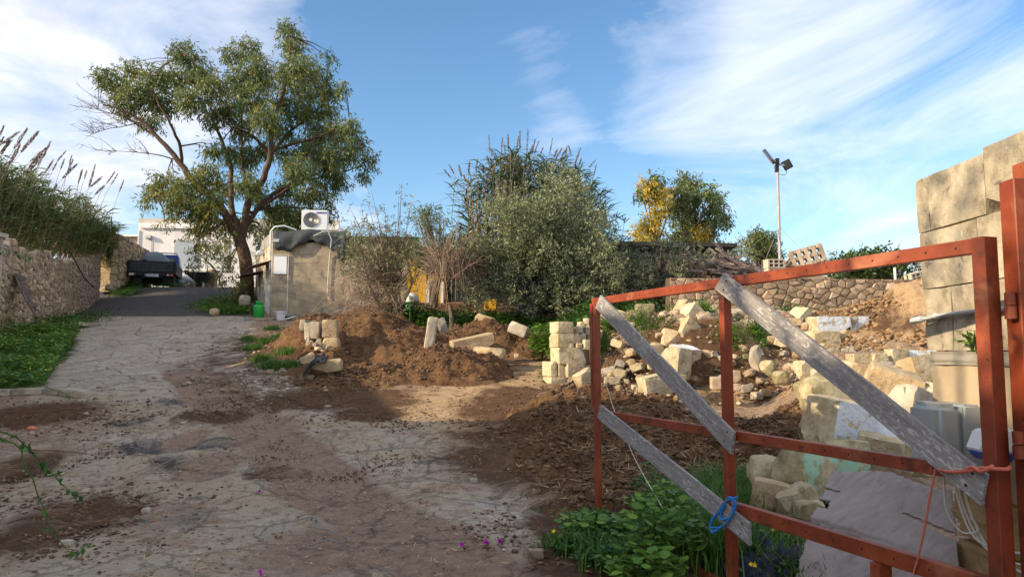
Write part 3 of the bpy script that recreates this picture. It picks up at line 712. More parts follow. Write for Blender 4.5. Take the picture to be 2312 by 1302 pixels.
# loose pebbles, clods and straw on the ground
def scatter(bl, n):
    out = []
    for i in range(n):
        px, py, rx, ry = bl[i % len(bl)][:4]
        c = wblob_c[(px, py, rx, ry)]
        x = c[0] + random.gauss(0, 0.8) * c[2]; y = c[1] + random.gauss(0, 0.8) * c[3]
        out.append((x, y))
    a = np.array(out); return np.stack([a[:, 0], a[:, 1], ground_z(a[:, 0], a[:, 1])], -1)
wblob_c = {}
def reg(bl):
    for q in bl: wblob_c[q] = wblob(*q)
    return bl
spoil = reg([(600, 800, 110, 60), (620, 850, 120, 30), (560, 760, 60, 30), (700, 860, 60, 20)])
p = scatter(spoil, 900); lumps('rubble', p, 0.012 + 0.06 * rng.random(900) ** 2.5, M['pebble'], label='pale pebbles scattered on the roadside slope')
p = scatter(spoil, 2200); p[:, 2] += .02; strands('dry_grass', p, 0.16, 0.006, M['dry_grass'], 0.5, label='dry grass and stalks on the roadside slope')
yard = reg([(600, 1100, 500, 150), (900, 1000, 300, 100), (250, 1000, 250, 80), (1150, 1120, 160, 80), (300, 1240, 400, 60)])
p = scatter(yard, 1600); lumps('gravel', p, rng.uniform(0.004, 0.02, 1600), M['pebble'], label='fine gravel over the track')
dark = reg([(760, 900, 180, 24), (830, 935, 80, 16), (170, 1170, 190, 60), (60, 1220, 120, 50), (100, 940, 130, 34), (1180, 920, 140, 50), (1330, 1190, 120, 50)])
q = np.stack([rng.uniform(-7, 1.2, 26000), rng.uniform(4.2, 13.5, 26000)], -1); q = q[fbm(q[:, 0] + 60, q[:, 1] + 17, 1.3, 5) + rng.normal(0, .06, len(q)) > .22]
lumps('dirt_crumbs', np.stack([q[:, 0], q[:, 1], ground_z(q[:, 0], q[:, 1])], -1), 0.004 + 0.018 * rng.random(len(q)) ** 2, M['clod'], label='dark crumbs of earth strewn along the track')
q2 = np.stack([rng.uniform(-7, 1.2, 9000), rng.uniform(4.2, 13.5, 9000)], -1); q2 = q2[fbm(q2[:, 0] + 9, q2[:, 1] + 77, 1.1, 5) + rng.normal(0, .08, len(q2)) > .12]
strands('fine_litter', np.stack([q2[:, 0], q2[:, 1], ground_z(q2[:, 0], q2[:, 1]) + .012], -1), 0.06, 0.004, M['straw'], 0.2, label='short bits of straw and stalk strewn along the track')
p = scatter(dark, 2600); lumps('dirt_clods', p, rng.uniform(0.006, 0.03, 2600), M['clod'], label='dark manure crumbs trodden into the track')
p = scatter(dark, 1800); p[:, 2] += 0.01; strands('litter_straw', p, 0.11, 0.005, [M['dark_straw']], 0.2, label='bits of straw trodden into the track')
p = scatter(yard, 900); p[:, 2] += 0.012; strands('pale_straw_litter', p, 0.09, 0.003, [M['straw']], 0.15, label='stray straw on the track')
n = 1500
x = rng.uniform(1.3, 6.5, n); y = rng.uniform(11.8, 15.2, n)
lumps('slope_rubble', np.stack([x, y, ground_z(x, y) + 0.03], -1), 0.010 + 0.05 * rng.random(n) ** 3, M['pebble'], label='small broken stone over the rubble slope')
n = 2200
x = rng.uniform(1.3, 6.5, n); y = rng.uniform(11.8, 15.2, n)
strands('slope_twigs', np.stack([x, y, ground_z(x, y) + 0.05], -1), 0.22, 0.008, M['dark_straw'], 0.4, label='dry stalks over the rubble slope')
n = 3800
x = rng.uniform(5.8, 9.9, n); y = rng.uniform(11.4, 14.8, n)
lumps('earth_clods', np.stack([x, y, ground_z(x, y) + 0.02], -1), 0.012 + 0.05 * rng.random(n) ** 2, M['clod_dry'], label='dry earth clods on the dirt heap')
# ---------------------------------------------------------------- stone kit
def clip_poly(poly, px, py, nx_, ny_):
    out = []
    for i in range(len(poly)):
        a = poly[i]; b = poly[(i + 1) % len(poly)]
        da = (a[0] - px) * nx_ + (a[1] - py) * ny_; db = (b[0] - px) * nx_ + (b[1] - py) * ny_
        if da <= 0: out.append(a)
        if (da < 0 < db) or (db < 0 < da):
            k = da / (da - db); out.append((a[0] + (b[0] - a[0]) * k, a[1] + (b[1] - a[1]) * k))
    return out
def cells(L, H, su, sv, rnd, jit=0.8):
    """irregular stone outlines filling an L x H face"""
    pts = []; row = 0; v = sv / 2
    while v < H + sv:
        u = (su * 0.5 if row % 2 else 0) + rnd.uniform(-.2, .2) * su
        while u < L + su:
            pts.append((u + rnd.uniform(-.5, .5) * jit * su, v + rnd.uniform(-.5, .5) * jit * sv)); u += su * rnd.choice((0.7, 0.9, 1.0, 1.15, 1.5))
        v += sv; row += 1
    res = []
    k = sv / su
    for i, p in enumerate(pts):
        poly = [(0, 0), (L, 0), (L, H), (0, H)]
        for j, q in enumerate(pts):
            if i == j: continue
            dx, dy = q[0] - p[0], q[1] - p[1]
            if abs(dx) > 2.6 * su or abs(dy) > 2.6 * sv: continue
            m = ((p[0] + q[0]) / 2, (p[1] + q[1]) / 2)
            poly = clip_poly(poly, m[0], m[1], dx * k * k if False else dx, dy / (k * k) if k < 1 else dy)
            if len(poly) < 3: break
        if len(poly) >= 3:
            ar = abs(sum(poly[a][0] * poly[(a + 1) % len(poly)][1] - poly[(a + 1) % len(poly)][0] * poly[a][1] for a in range(len(poly)))) / 2
            if ar > su * sv * 0.06: res.append((poly, ar))
    return res
def stone_prism(poly, gap, proud, rnd, bev=0.25, back=0.08):
    cx_ = sum(p[0] for p in poly) / len(poly); cy_ = sum(p[1] for p in poly) / len(poly)
    sz = max(0.03, min(max(p[0] for p in poly) - min(p[0] for p in poly), max(p[1] for p in poly) - min(p[1] for p in poly)))
    def ins(g):
        r = []
        for p in poly:
            dx, dy = p[0] - cx_, p[1] - cy_; l = math.hypot(dx, dy) or 1
            k = max(0.25, 1 - g / l * 1.2); r.append((cx_ + dx * k, cy_ + dy * k))
        return r
    n = len(poly); v = []; f = []
    tl = .12 if bev > .1 else .012
    tx, ty = rnd.uniform(-tl, tl), rnd.uniform(-tl, tl)
    pr = proud * rnd.uniform(0.4, 1.3)
    for (g, d) in ((gap, -back), (gap, pr * 0.45), (gap + bev * sz * 0.45, pr)):
        for p in ins(g):
            w = d + ((p[0] - cx_) * tx + (p[1] - cy_) * ty if d > 0 else 0) + (rnd.uniform(-.15, .15) * proud if d > 0 and bev > .1 else 0)
            v.append((p[0], p[1], w))
    for r in (0, 1):
        for i in range(n):
            f.append((r * n + i, r * n + (i + 1) % n, (r + 1) * n + (i + 1) % n, (r + 1) * n + i))
    f.append(tuple(range(2 * n, 3 * n)))
    return v, f
def stone_face(parent, polys, frame, gap, proud, mats, rnd, limit=300, name='stone', key=None, bev=0.25, smooth=True):
    """polys -> separate stone parts on parent (nearest/largest first), the rest joined"""
    O, U, V_, W = frame
    polys = sorted(polys, key=lambda q: -(key(q) if key else q[1]))
    rest = MB()
    for i, (poly, ar) in enumerate(polys):
        v, f = stone_prism(poly, gap, proud, rnd, bev)
        wv = [O + U * p[0] + V_ * p[1] + W * p[2] for p in v]
        if i < limit:
            c = sum(wv, Vector()) / len(wv)
            me = mesh(name, [p - c for p in wv], f, rnd.choice(mats), smooth, 35)
            put(name, me, parent, c)
        else: rest.add(wv, f)
    if rest.v:
        o = rest.build('small_stones', mats[0], parent); o['kind'] = 'stuff'

def rock_mesh(seed, kind='block', size=(1, 1, 1), mat_=None, chips=4, cuts=3, rough=0.05):
    rnd = random.Random(seed)
    bm = bmesh.new(); bmesh.ops.create_cube(bm, size=2.0)
    bmesh.ops.subdivide_edges(bm, edges=bm.edges[:], cuts=cuts, use_grid_fill=True)
    pn = {'cut': 160.0, 'block': 30.0, 'worn': 13.0, 'boulder': 3.6}[kind]
    off = Vector((rnd.uniform(0, 99), rnd.uniform(0, 99), rnd.uniform(0, 99)))
    for v in bm.verts:
        p = v.co; m = (abs(p.x) ** pn + abs(p.y) ** pn + abs(p.z) ** pn) ** (1 / pn)
        p = p / m
        nz = mnoise.fractal(p * 0.9 + off, 0.9, 2.0, 3)
        n2_ = mnoise.fractal(p * 3.1 + off, 0.8, 2.0, 2)
        v.co = p * (1 + nz * rough * (3.2 if kind == 'boulder' else 1.5) + n2_ * rough * 1.0 + mnoise.fractal(p * 8 + off, 0.8, 2.0, 2) * rough * (.35 if cuts > 3 else 0))
    for i in range(chips):
        d = Vector([rnd.choice((-1, 1)) * rnd.uniform(.35, 1) for _ in range(3)]).normalized()
        ext = max(v.co.dot(d) for v in bm.verts)
        res = bmesh.ops.bisect_plane(bm, geom=bm.verts[:] + bm.edges[:] + bm.faces[:], plane_co=d * ext * rnd.uniform(0.70, 0.94), plane_no=d, clear_outer=True)
        ed = [e for e in bm.edges if e.is_boundary]
        if ed: bmesh.ops.holes_fill(bm, edges=ed, sides=0)
    S = Vector(size)
    for v in bm.verts: v.co = Vector((v.co.x * S.x / 2, v.co.y * S.y / 2, v.co.z * S.z / 2))
    bmesh.ops.triangulate(bm, faces=[f for f in bm.faces if len(f.verts) > 4])
    bmesh.ops.recalc_face_normals(bm, faces=bm.faces[:])
    me = bpy.data.meshes.new('rock'); bm.to_mesh(me); bm.free()
    me.materials.append(mat_ or M['lime']); me.shade_smooth(); me.set_sharp_from_angle(angle=R(26))
    return me

# ---------------------------------------------------------------- field wall on the left, with its stones
rnd = random.Random(5)
A = Vector((-13.25, 19.0, 0)); Bp = Vector((-17.0, 30.0, 0))
U = (Bp - A).normalized(); W = Vector((U.y, -U.x, 0))
L = (Bp - A).length + 7
O0 = A - U * 7
wall = thing('field_wall', 'rough dry stone field wall of pinkish rubble below the reeds', 'stone wall', (A.x, A.y, gz(A.x + .3, A.y)))
def top_l(u):
    return 2.36 - 0.50 * max(0, u - 7) / (L - 7) + 0.07 * math.sin(u * 1.9) + 0.05 * math.sin(u * 5.3) - 0.10 * float(sst(9.3, 11.5, u)) + 0.12 * float(sst(15, 18, u))
mb = MB(); nseg = 60
bz = [gz((O0 + U * (L * i / nseg)).x + .25, (O0 + U * (L * i / nseg)).y) for i in range(nseg + 1)]
for i in range(nseg):
    u0, u1 = L * i / nseg, L * (i + 1) / nseg
    p0, p1 = O0 + U * u0, O0 + U * u1
    v = []
    for p, u, zb in ((p0, u0, bz[i]), (p1, u1, bz[i + 1])):
        for w, h in ((0, -0.3), (0, top_l(u) - 0.05), (-0.5, top_l(u) - 0.02), (-0.5, -0.3)):
            q = p + W * w; v.append((q.x, q.y, zb + h))
    mb.add(v, [(0, 4, 5, 1), (1, 5, 6, 2), (2, 6, 7, 3)] + ([(0, 1, 2, 3)] if i == 0 else []) + ([(7, 6, 5, 4)] if i == nseg - 1 else []))
mb.build('core', M['mortar'], wall)
polys = cells(L, 2.75, 0.20, 0.155, rnd, 0.95)
class Fr: pass
def warp_wall(polys, topf):
    out = []
    for poly, ar in polys:
        u = sum(p[0] for p in poly) / len(poly); v_ = sum(p[1] for p in poly) / len(poly)
        if v_ > topf(u) + 0.03: continue
        out.append((poly, ar))
    return out
polys = warp_wall(polys, top_l)
# shift every stone to the local foot of the wall
polys2 = []
for poly, ar in polys:
    u = sum(p[0] for p in poly) / len(poly)
    zb = np.interp(u, np.linspace(0, L, nseg + 1), bz)
    polys2.append(([(p[0], p[1] + zb - 0.05) for p in poly], ar))
def seen_left(q):
    u = sum(p[0] for p in q[0]) / len(q[0]); return q[1] / (12 + max(0, u)) ** 2 if u > 6.6 else 0
stone_face(wall, polys2, (O0, U, Vector((0, 0, 1)), W), 0.006, 0.045, [M['wall_pink'], M['wall_pink'], M['lime_tan'], M['wall_pink']], rnd, 300, key=seen_left)

# quoined gate pier and the darker wall behind it
pb = at(238, 640, 31.2)
pz = gz(-17.1, 31.2)
pier = thing('gate_pier', 'square pier of yellow cut stone at the end of the field wall', 'pier', (-17.35, 31.2, pz))
h = 0
for i in range(7):
    me = rock_mesh(900 + i, 'block', (0.52 + 0.03 * (i % 2), 0.6, 0.262), M['lime_tan'], 1, 2, 0.02)
    put('stone', me, pier, (-17.35 + 0.02 * (i % 2), 31.2, pz + 0.05 + 0.265 * i + 0.13))
A2 = Vector((-17.05, 31.5, 0)); B2 = Vector((-18.6, 37.5, 0)); U2 = (B2 - A2).normalized(); W2 = Vector((U2.y, -U2.x, 0)); L2 = (B2 - A2).length
z2 = gz(A2.x, A2.y)
dw = thing('dark_field_wall', 'dark rubble wall beside the parked truck', 'stone wall', (A2.x, A2.y, z2))
mb = MB(); c = (A2 + B2) / 2 - W2 * 0.3
mb.box((c.x, c.y, z2 + 1.1), (0.5, L2, 2.9), (0, 0, math.atan2(-U2.x, U2.y))); mb.build('core', M['joint'], dw)
stone_face(dw, [q for q in cells(L2, 2.35, 0.27, 0.2, rnd)], (Vector((A2.x, A2.y, z2 + 0.2)) - W2 * 0.03, U2, Vector((0, 0, 1)), W2), 0.01, 0.06, [M['lime_tan'], M['wall_pink']], rnd, 220)

# ---------------------------------------------------------------- retaining wall on the right
A3 = Vector((3.9, 18.0, 0)); B3 = Vector((12.4, 18.6, 0)); U3 = (B3 - A3).normalized(); W3 = Vector((U3.y, -U3.x, 0)); L3 = (B3 - A3).length
rw = thing('retaining_wall', 'brown dry stone retaining wall behind the rubble slope', 'stone wall', (A3.x, A3.y, 2.3))
c = (A3 + B3) / 2 - W3 * 0.22
MB().box((c.x, c.y, 2.65), (L3, 0.4, 1.5), (0, 0, math.atan2(U3.y, U3.x))).build('core', M['joint'], rw)
stone_face(rw, cells(L3, 1.28, 0.215, 0.15, rnd, 0.85), (Vector((A3.x, A3.y, 2.12)), U3, Vector((0, 0, 1)), W3), 0.006, 0.035, [M['wall_brown'], M['wall_brown'], M['wall_pink']], rnd, 300)

# ---------------------------------------------------------------- block hut
HA = Vector((-8.57, 26.0, 2.62)); HF = Vector((0.995, 0.10, 0)).normalized(); HL = Vector((-2.12, 4.3, 0)).normalized()
HFn = Vector((HF.y, -HF.x, 0)); HLn = Vector((-HL.y, HL.x, 0)) if Vector((-HL.y, HL.x, 0)).x < 0 else Vector((HL.y, -HL.x, 0))
HH = 2.86; FL, LL = 5.2, 4.6
hut = thing('block_hut', 'small flat roofed hut of weathered limestone blocks with tarpaulin on its roof edge', 'hut', HA)
mb = MB()
p = [HA - HFn * 0.03 - HLn * 0.03, HA + HF * FL - HFn * 0.03, HA + HF * FL + HL * LL, HA + HL * LL - HLn * 0.03]
p = [Vector((q.x, q.y, HA.z - 0.3)) for q in p]
mb.add(p + [q + Vector((0, 0, HH + 0.25)) for q in p], [(0, 1, 5, 4), (1, 2, 6, 5), (2, 3, 7, 6), (3, 0, 4, 7), (4, 5, 6, 7)])
mb.build('core', mat('hut joint mortar', [(0.3, (.22, .18, .13)), (.7, (.34, .28, .21))], 6), hut)
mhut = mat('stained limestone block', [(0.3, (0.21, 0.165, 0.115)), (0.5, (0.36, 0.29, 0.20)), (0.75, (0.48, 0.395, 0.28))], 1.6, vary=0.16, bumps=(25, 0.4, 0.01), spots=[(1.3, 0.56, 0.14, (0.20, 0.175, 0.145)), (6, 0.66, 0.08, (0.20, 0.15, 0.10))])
def courses(Lc, Hc, ch, bl, rnd, holes=()):
    out = []; r = 0; v = 0
    while v < Hc - 0.05:
        h = min(ch, Hc - v); u = -bl * (0.5 if r % 2 else 0.0) - rnd.uniform(0, .08)
        while u < Lc:
            w = bl * rnd.uniform(0.85, 1.15); a, b_ = max(0, u), min(Lc, u + w)
            spans = [(a, b_)]
            for (x0, x1, y0, y1) in holes:
                if v + h * 0.5 > y0 and v + h * 0.5 < y1:
                    ns = []
                    for s0, s1 in spans:
                        if x1 <= s0 or x0 >= s1: ns.append((s0, s1)); continue
                        if s0 < x0: ns.append((s0, x0))
                        if s1 > x1: ns.append((x1, s1))
                    spans = ns
            for s0, s1 in spans:
                if s1 - s0 > 0.05: out.append(([(s0, v), (s1, v), (s1, v + h), (s0, v + h)], (s1 - s0) * h))
            u += w
        v += ch; r += 1
    return out
rnd = random.Random(8)
Z1 = Vector((0, 0, 1))
stone_face(hut, courses(FL, HH, 0.268, 0.56, rnd), (HA, HF, Z1, HFn), 0.002, 0.005, [mhut], rnd, 200, 'block', bev=0.03, smooth=False)
door = (0.45, 1.35, 0.0, 2.02); win = (2.5, 3.5, 0.9, 1.95)
mlit = mat('sunlit side limestone block', [(0.3, (0.36, 0.31, 0.23)), (0.6, (0.48, 0.42, 0.32)), (0.8, (0.55, 0.49, 0.39))], 2, vary=0.25, bumps=(25, 0.4, 0.01))  # paler hut stone: sunlight on the side wall put into the colour
stone_face(hut, courses(LL, HH, 0.268, 0.56, rnd, (door, win)), (HA, HL, Z1, HLn), 0.005, 0.014, [mlit], rnd, 200, 'block', bev=0.05, smooth=False)
def on_left(u, v, w=0.0): return HA + HL * u + Z1 * v + HLn * w
def on_front(u, v, w=0.0): return HA + HF * u + Z1 * v + HFn * w
def slab(mb, fn, u0, u1, v0, v1, w0, w1):
    pts = [fn(u, v, w) for w in (w0, w1) for u, v in ((u0, v0), (u1, v0), (u1, v1), (u0, v1))]
    return mb.add(pts, [(0, 1, 2, 3), (7, 6, 5, 4), (0, 4, 5, 1), (1, 5, 6, 2), (2, 6, 7, 3), (3, 7, 4, 0)])
d = slab(MB(), on_left, .47, 1.33, 0, 1.98, -.028, .006).build('door', M['white_plastic'], hut)
slab(MB(), on_left, .42, .50, 0, 2.04, -.02, .03).build('frame', M['white_wall'], d); slab(MB(), on_left, 1.30, 1.38, 0, 2.04, -.02, .03).build('frame', M['white_wall'], d)
w_ = slab(MB(), on_left, 2.53, 3.47, .93, 1.92, -.028, .004).build('window', M['glass'], hut)
mb = MB()
for a_ in (2.5, 2.97, 3.44): slab(mb, on_left, a_, a_ + .06, .9, 1.95, -.02, .03)
mb.build('frame', M['white_wall'], w_)
aw = MB(); slab(aw, lambda u, v, w: on_left(u, v - w * 0.35, w), .2, 1.7, 2.22, 2.25, 0.0, .75); aw.build('canopy', M['rust'], hut)
aw = MB(); slab(aw, lambda u, v, w: on_left(u, v - w * 0.25, w), 2.3, 3.8, 2.05, 2.08, 0.0, .8); aw.build('canopy', M['rust'], hut)
# roof parapet, grey on the left side
mb = MB(); slab(mb, on_left, 0.0, LL, HH - 0.02, HH + 0.42, -.3, .02); mb.build('parapet', mat('grey render', [(0.3, (0.20, 0.20, 0.19)), (0.7, (0.33, 0.33, 0.31))], 3, rand=False), hut)
mb = MB(); slab(mb, on_front, 0.3, FL, HH - 0.06, HH + 0.28, -.4, -0.03); mb.build('roof_edge', M['dark_shed'], hut)
# tarpaulin sagging over the roof edge
tv = []; nu, nv_ = 26, 8
for j in range(nv_):
    for i in range(nu):
        u = 0.02 + 2.55 * i / (nu - 1); k = j / (nv_ - 1)
        sag = 0.30 + 0.16 * math.sin(i * 0.32 + 0.2) + 0.05 * math.sin(i * 1.3) + (0.42 if i > 22 else 0) * (k > .5)
        w = -0.35 + 0.5 * min(1, k * 1.7) + 0.035 * math.sin(i * 0.9 + j); v = HH + 0.46 - 0.05 * math.sin(i * .4) - max(0, k - 0.35) / 0.65 * (sag + .30)
        tv.append(on_front(u, v, w))
tq = [(j * nu + i, j * nu + i + 1, (j + 1) * nu + i + 1, (j + 1) * nu + i) for j in range(nv_ - 1) for i in range(nu - 1)]
o = put('tarpaulin', mesh('tarpaulin', tv, tq, M['tarp'], True)); tag(o, 'dark grey tarpaulin sagging over the roof edge of the hut', 'tarpaulin')
o.modifiers.new('thickness', 'SOLIDIFY').thickness = 0.01
# board, pipes and lamps fixed to the hut
o = slab(MB(), on_front, .05, .50, 1.72, 2.36, .02, .045).build('notice_board', M['sign_white']); tag(o, 'blank white board fixed at the corner of the block hut', 'board')
mb = MB(); mb.tube([on_front(.02, 2.40, .04), on_front(.56, 2.40, .04), on_front(.56, 2.0, .04), on_front(.56, .3, .04), on_front(.62, -.1, .06)], .016, 6); o = mb.build('conduit', M['pale_plastic']); tag(o, 'thin white conduit running down beside the white board', 'pipe')
mb = MB(); mb.tube([on_front(1.45, HH + .22, .2), on_front(1.75, HH + .36, .25), on_front(1.95, HH + .40, .22), on_front(2.08, HH + .1, .22), on_front(2.0, HH - .5, .05), on_front(1.96, 1.5, .05), on_front(1.95, .95, .05), on_front(2.02, .82, .05)], .017, 6); o = mb.build('hose', M['pale_plastic'], smooth=True); tag(o, 'thin white hose hanging over the tarpaulin down the hut wall', 'hose')
mb = MB(); mb.tube([on_left(.28, 1.9, .05), on_left(.28, HH + .1, .05), on_left(.25, HH + .42, .06), on_left(.1, HH + .58, -.05), on_front(.35, HH + .62, -.1), on_front(.75, HH + .5, -.25)], .032, 8); o = mb.build('insulated_pipe', M['white_plastic'], smooth=True); tag(o, 'thick white pipe curling over the hut roof to the air conditioner', 'pipe')
fl = thing('floodlight', 'small floodlight at the top corner of the block hut', 'floodlight', on_front(.1, HH - .05, .1))
MB().box(on_front(.14, HH + .02, .12), (.22, .12, .13), (R(-25), 0, 0)).build('housing', M['steel'], fl); MB().beam(on_front(.14, HH - .1, .0), on_front(.14, HH - .02, .1), .04, .04).build('bracket', M['steel'], fl)
wl = thing('wall_lamp', 'round white wall lamp on the side of the block hut', 'lamp', on_left(2.6, HH - .05, .1))
MB().lathe(on_left(2.2, HH - .12, .16), [(.02, -.12), (.15, -.1), (.17, -.03), (.12, .06), (.03, .11)], 14).build('shade', M['white_plastic'], wl, True); MB().beam(on_left(2.2, HH - .02, .0), on_left(2.2, HH - .02, .16), .03, .03).build('bracket', M['steel'], wl)

def text_mesh(cu):
    tmp = bpy.data.objects.new('lettering_source', cu); C.objects.link(tmp)
    bpy.context.view_layer.update()
    me = bpy.data.meshes.new_from_object(tmp.evaluated_get(bpy.context.evaluated_depsgraph_get()))
    bpy.data.objects.remove(tmp); o = bpy.data.objects.new('lettering', me); C.objects.link(o); return o
# air conditioner on the roof, with its lettering
ac_o = on_front(.95, HH + .44, -.12)
ac = thing('air_conditioner', 'white air conditioner unit standing on the hut roof', 'air conditioner', ac_o)
def acp(u, v, w): return ac_o + HF * u + Z1 * v + HFn * w
slab(MB(), acp, 0, .92, 0.05, .78, -.32, 0).build('casing', M['white_plastic'], ac, bevel=.015)
g = MB(); cc = acp(.34, .42, .012)
for k in range(9):
    r_ = .03 + .03 * k; g.tube([cc + HF * (r_ * math.cos(a)) + Z1 * (r_ * math.sin(a)) + HFn * .012 for a in np.linspace(0, 2 * math.pi, 25)], .005, 4, False)
for k in range(12):
    a = k * math.pi / 6; g.beam(cc + HF * .05 * math.cos(a) + Z1 * .05 * math.sin(a) + HFn * .012, cc + HF * .27 * math.cos(a) + Z1 * .27 * math.sin(a) + HFn * .012, .006, .006)
disc = MB(); pts = [cc + HF * (.28 * math.cos(a)) + Z1 * (.28 * math.sin(a)) - HFn * .006 for a in np.linspace(0, 2 * math.pi, 28, endpoint=False)]
disc.add(pts, [tuple(range(28))]); fan = disc.build('fan', M['glass'], ac)
g.build('grille', M['steel'], fan); MB().lathe(cc + Vector((0, -.004, 0)), [(.001, -.02), (.055, -.018), (.055, .0)], 14, 'y').build('hub', M['pale_plastic'], fan)
for k in (.12, .72): slab(MB(), acp, k, k + .08, 0, .05, -.34, .02).build('foot', M['steel'], ac)
cu = bpy.data.curves.new('lettering', 'FONT'); cu.body = 'SAMSUNG'; cu.size = .085; cu.extrude = .003; cu.offset = .003
cu.materials.append(plain('blue lettering', (.01, .03, .30), .5, var=.05))
to = text_mesh(cu); to.parent = ac; to.location = acp(.52, .655, .005) - ac_o
to.rotation_euler = (R(90), 0, math.atan2(HF.y, HF.x))

# ---------------------------------------------------------------- white building behind the tree
WZ = at(320, 640, 42).z - 0.5
WA = Vector((-21.7, 42.0, WZ)); WU = Vector((1, 0.06, 0)).normalized(); WN = Vector((WU.y, -WU.x, 0))
wb = thing('white_building', 'low white painted building with blue grey shutters behind the tree', 'building', WA)
def wbp(u, v, w=0): return WA + WU * u + Z1 * v + WN * w
slab(MB(), wbp, 0, 11.5, 0, 4.05, -6, 0).build('wall', M['white_wall'], wb)
slab(MB(), wbp, 0, 11.5, 4.05, 4.32, -.3, -.02).build('parapet', mat('stained white parapet', [(0.3, (.44, .40, .35)), (.7, (.62, .59, .55))], 1.5, rand=False), wb)
slab(MB(), wbp, 0.15, 11.5, 3.72, 3.86, 0, .13).build('cornice', M['white_wall'], wb)
for (u0, u1, v0, v1, mk) in ((2.15, 3.45, 1.35, 3.0, 'shutter'), (3.95, 5.2, 1.35, 2.9, 'shutter_pale')):
    s_ = slab(MB(), wbp, u0, u1, v0, v1, -.02, .05).build('shutter', M[mk], wb)
    mb = MB(); slab(mb, wbp, u0 - .06, u0, v0 - .05, v1 + .06, 0, .03); slab(mb, wbp, u1, u1 + .06, v0 - .05, v1 + .06, 0, .03); slab(mb, wbp, u0, u1, v1, v1 + .06, 0, .03); mb.build('frame', M['steel'], s_)
    slab(MB(), wbp, u0 - .1, u1 + .1, v0 - .1, v0, 0, .1).build('sill', M['white_wall'], s_)
mb = MB(); mb.tube([wbp(.06, .5, .04), wbp(.06, 3.6, .04)], .03, 6); mb.build('downpipe', M['white_plastic'], wb)
mb = MB(); mb.tube([wbp(.8, .6, .03), wbp(.8, 3.3, .03)], .015, 5); mb.build('cable', M['steel'], wb)
fl2 = thing('security_light', 'small security light on the wall of the white building', 'floodlight', wbp(.65, 3.2, .1))
MB().box(wbp(.65, 3.2, .12), (.3, .14, .2), (R(-20), 0, 0)).build('housing', M['steel'], fl2); MB().beam(wbp(.65, 3.05, 0), wbp(.65, 3.1, .12), .05, .05).build('bracket', M['steel'], fl2)
hb = at(235, 560, 55)
fb = thing('far_building', 'small cream building far beyond the field wall', 'building', (-30, 56, 6))
MB().box((-29.2, 57, hb.z - 1.4), (7, 5, 4.3)).build('wall', M['lime_grey'], fb); MB().box((-27.7, 56.8, hb.z + .83), (7.3, 5.3, .12)).build('roof_edge', M['white_wall'], fb)
fm_b = at(247, 560, 110)
fm = thing('floodlight_mast', 'tiny distant floodlight mast above the field wall', 'floodlight mast', (fm_b.x, 110, fm_b.z - 6))
MB().tube([(fm_b.x, 110, fm_b.z - 6), (fm_b.x, 110, fm_b.z + 2.6)], .12, 6).build('pole', M['steel'], fm)
for k, (dx, dz) in enumerate(((-.55, 2.5), (.55, 2.5), (-.55, 1.7), (.55, 1.7))):
    MB().box((fm_b.x + dx, 109.9, fm_b.z + dz), (.75, .3, .5), (R(-15), 0, 0)).build('lamp_head', M['steel'], fm)
MB().beam((fm_b.x - .6, 110, fm_b.z + 2.1), (fm_b.x + .6, 110, fm_b.z + 2.1), .1, .1).build('crossbar', M['steel'], fm)

# ---------------------------------------------------------------- low sheds behind the bushes
SZ = 2.7
sh = thing('yellow_shed', 'low shed with yellow panel walls hidden behind the bushes', 'shed', (-1.0, 25.5, SZ))
mb = MB(); mb.box((-0.4, 27.2, SZ + 1.2), (6.6, 3.0, 2.4)); mb.build('wall', M['dark_shed'], sh)
for i in range(9):
    MB().box((-3.35 + i * .72, 25.66, SZ + 1.12 + .03 * (i % 2)), (.66, .05, 2.0)).build('panel', M['yellow'] if i in (0, 1) else M['dark_shed'], sh)
MB().box((-0.4, 27.0, SZ + 2.5), (7.2, 3.7, .14), (R(2), 0, 0)).build('roof', M['dark_shed'], sh)
for x in (-2.95, -2.45): MB().box((x, 25.55, SZ + .6), (.1, .1, 1.5)).build('post', M['white_plastic'], sh)
s2_ = thing('timber_shed', 'dark open timber shed with a flat roof behind the dark bush', 'shed', (4.5, 24, 3.3))
zr = at(1500, 552, 24).z
MB().box((5.0, 25, zr - .05), (4.6, 3.0, .12), (0, R(1.0), 0)).build('roof', M['dark_shed'], s2_)
for x in (3.0, 3.9, 4.8, 5.7, 6.8): MB().box((x, 23.9, zr - 1.0), (.12, .12, 1.75)).build('post', M['old_wood'], s2_)
for k in range(4): MB().box((4.9, 23.95, zr - .35 - .24 * k), (4.0, .05, .13)).build('plank', M['old_wood'], s2_)
MB().box((4.9, 25.5, zr - 1.0), (4.2, .1, 1.8)).build('back_wall', M['dark_shed'], s2_)

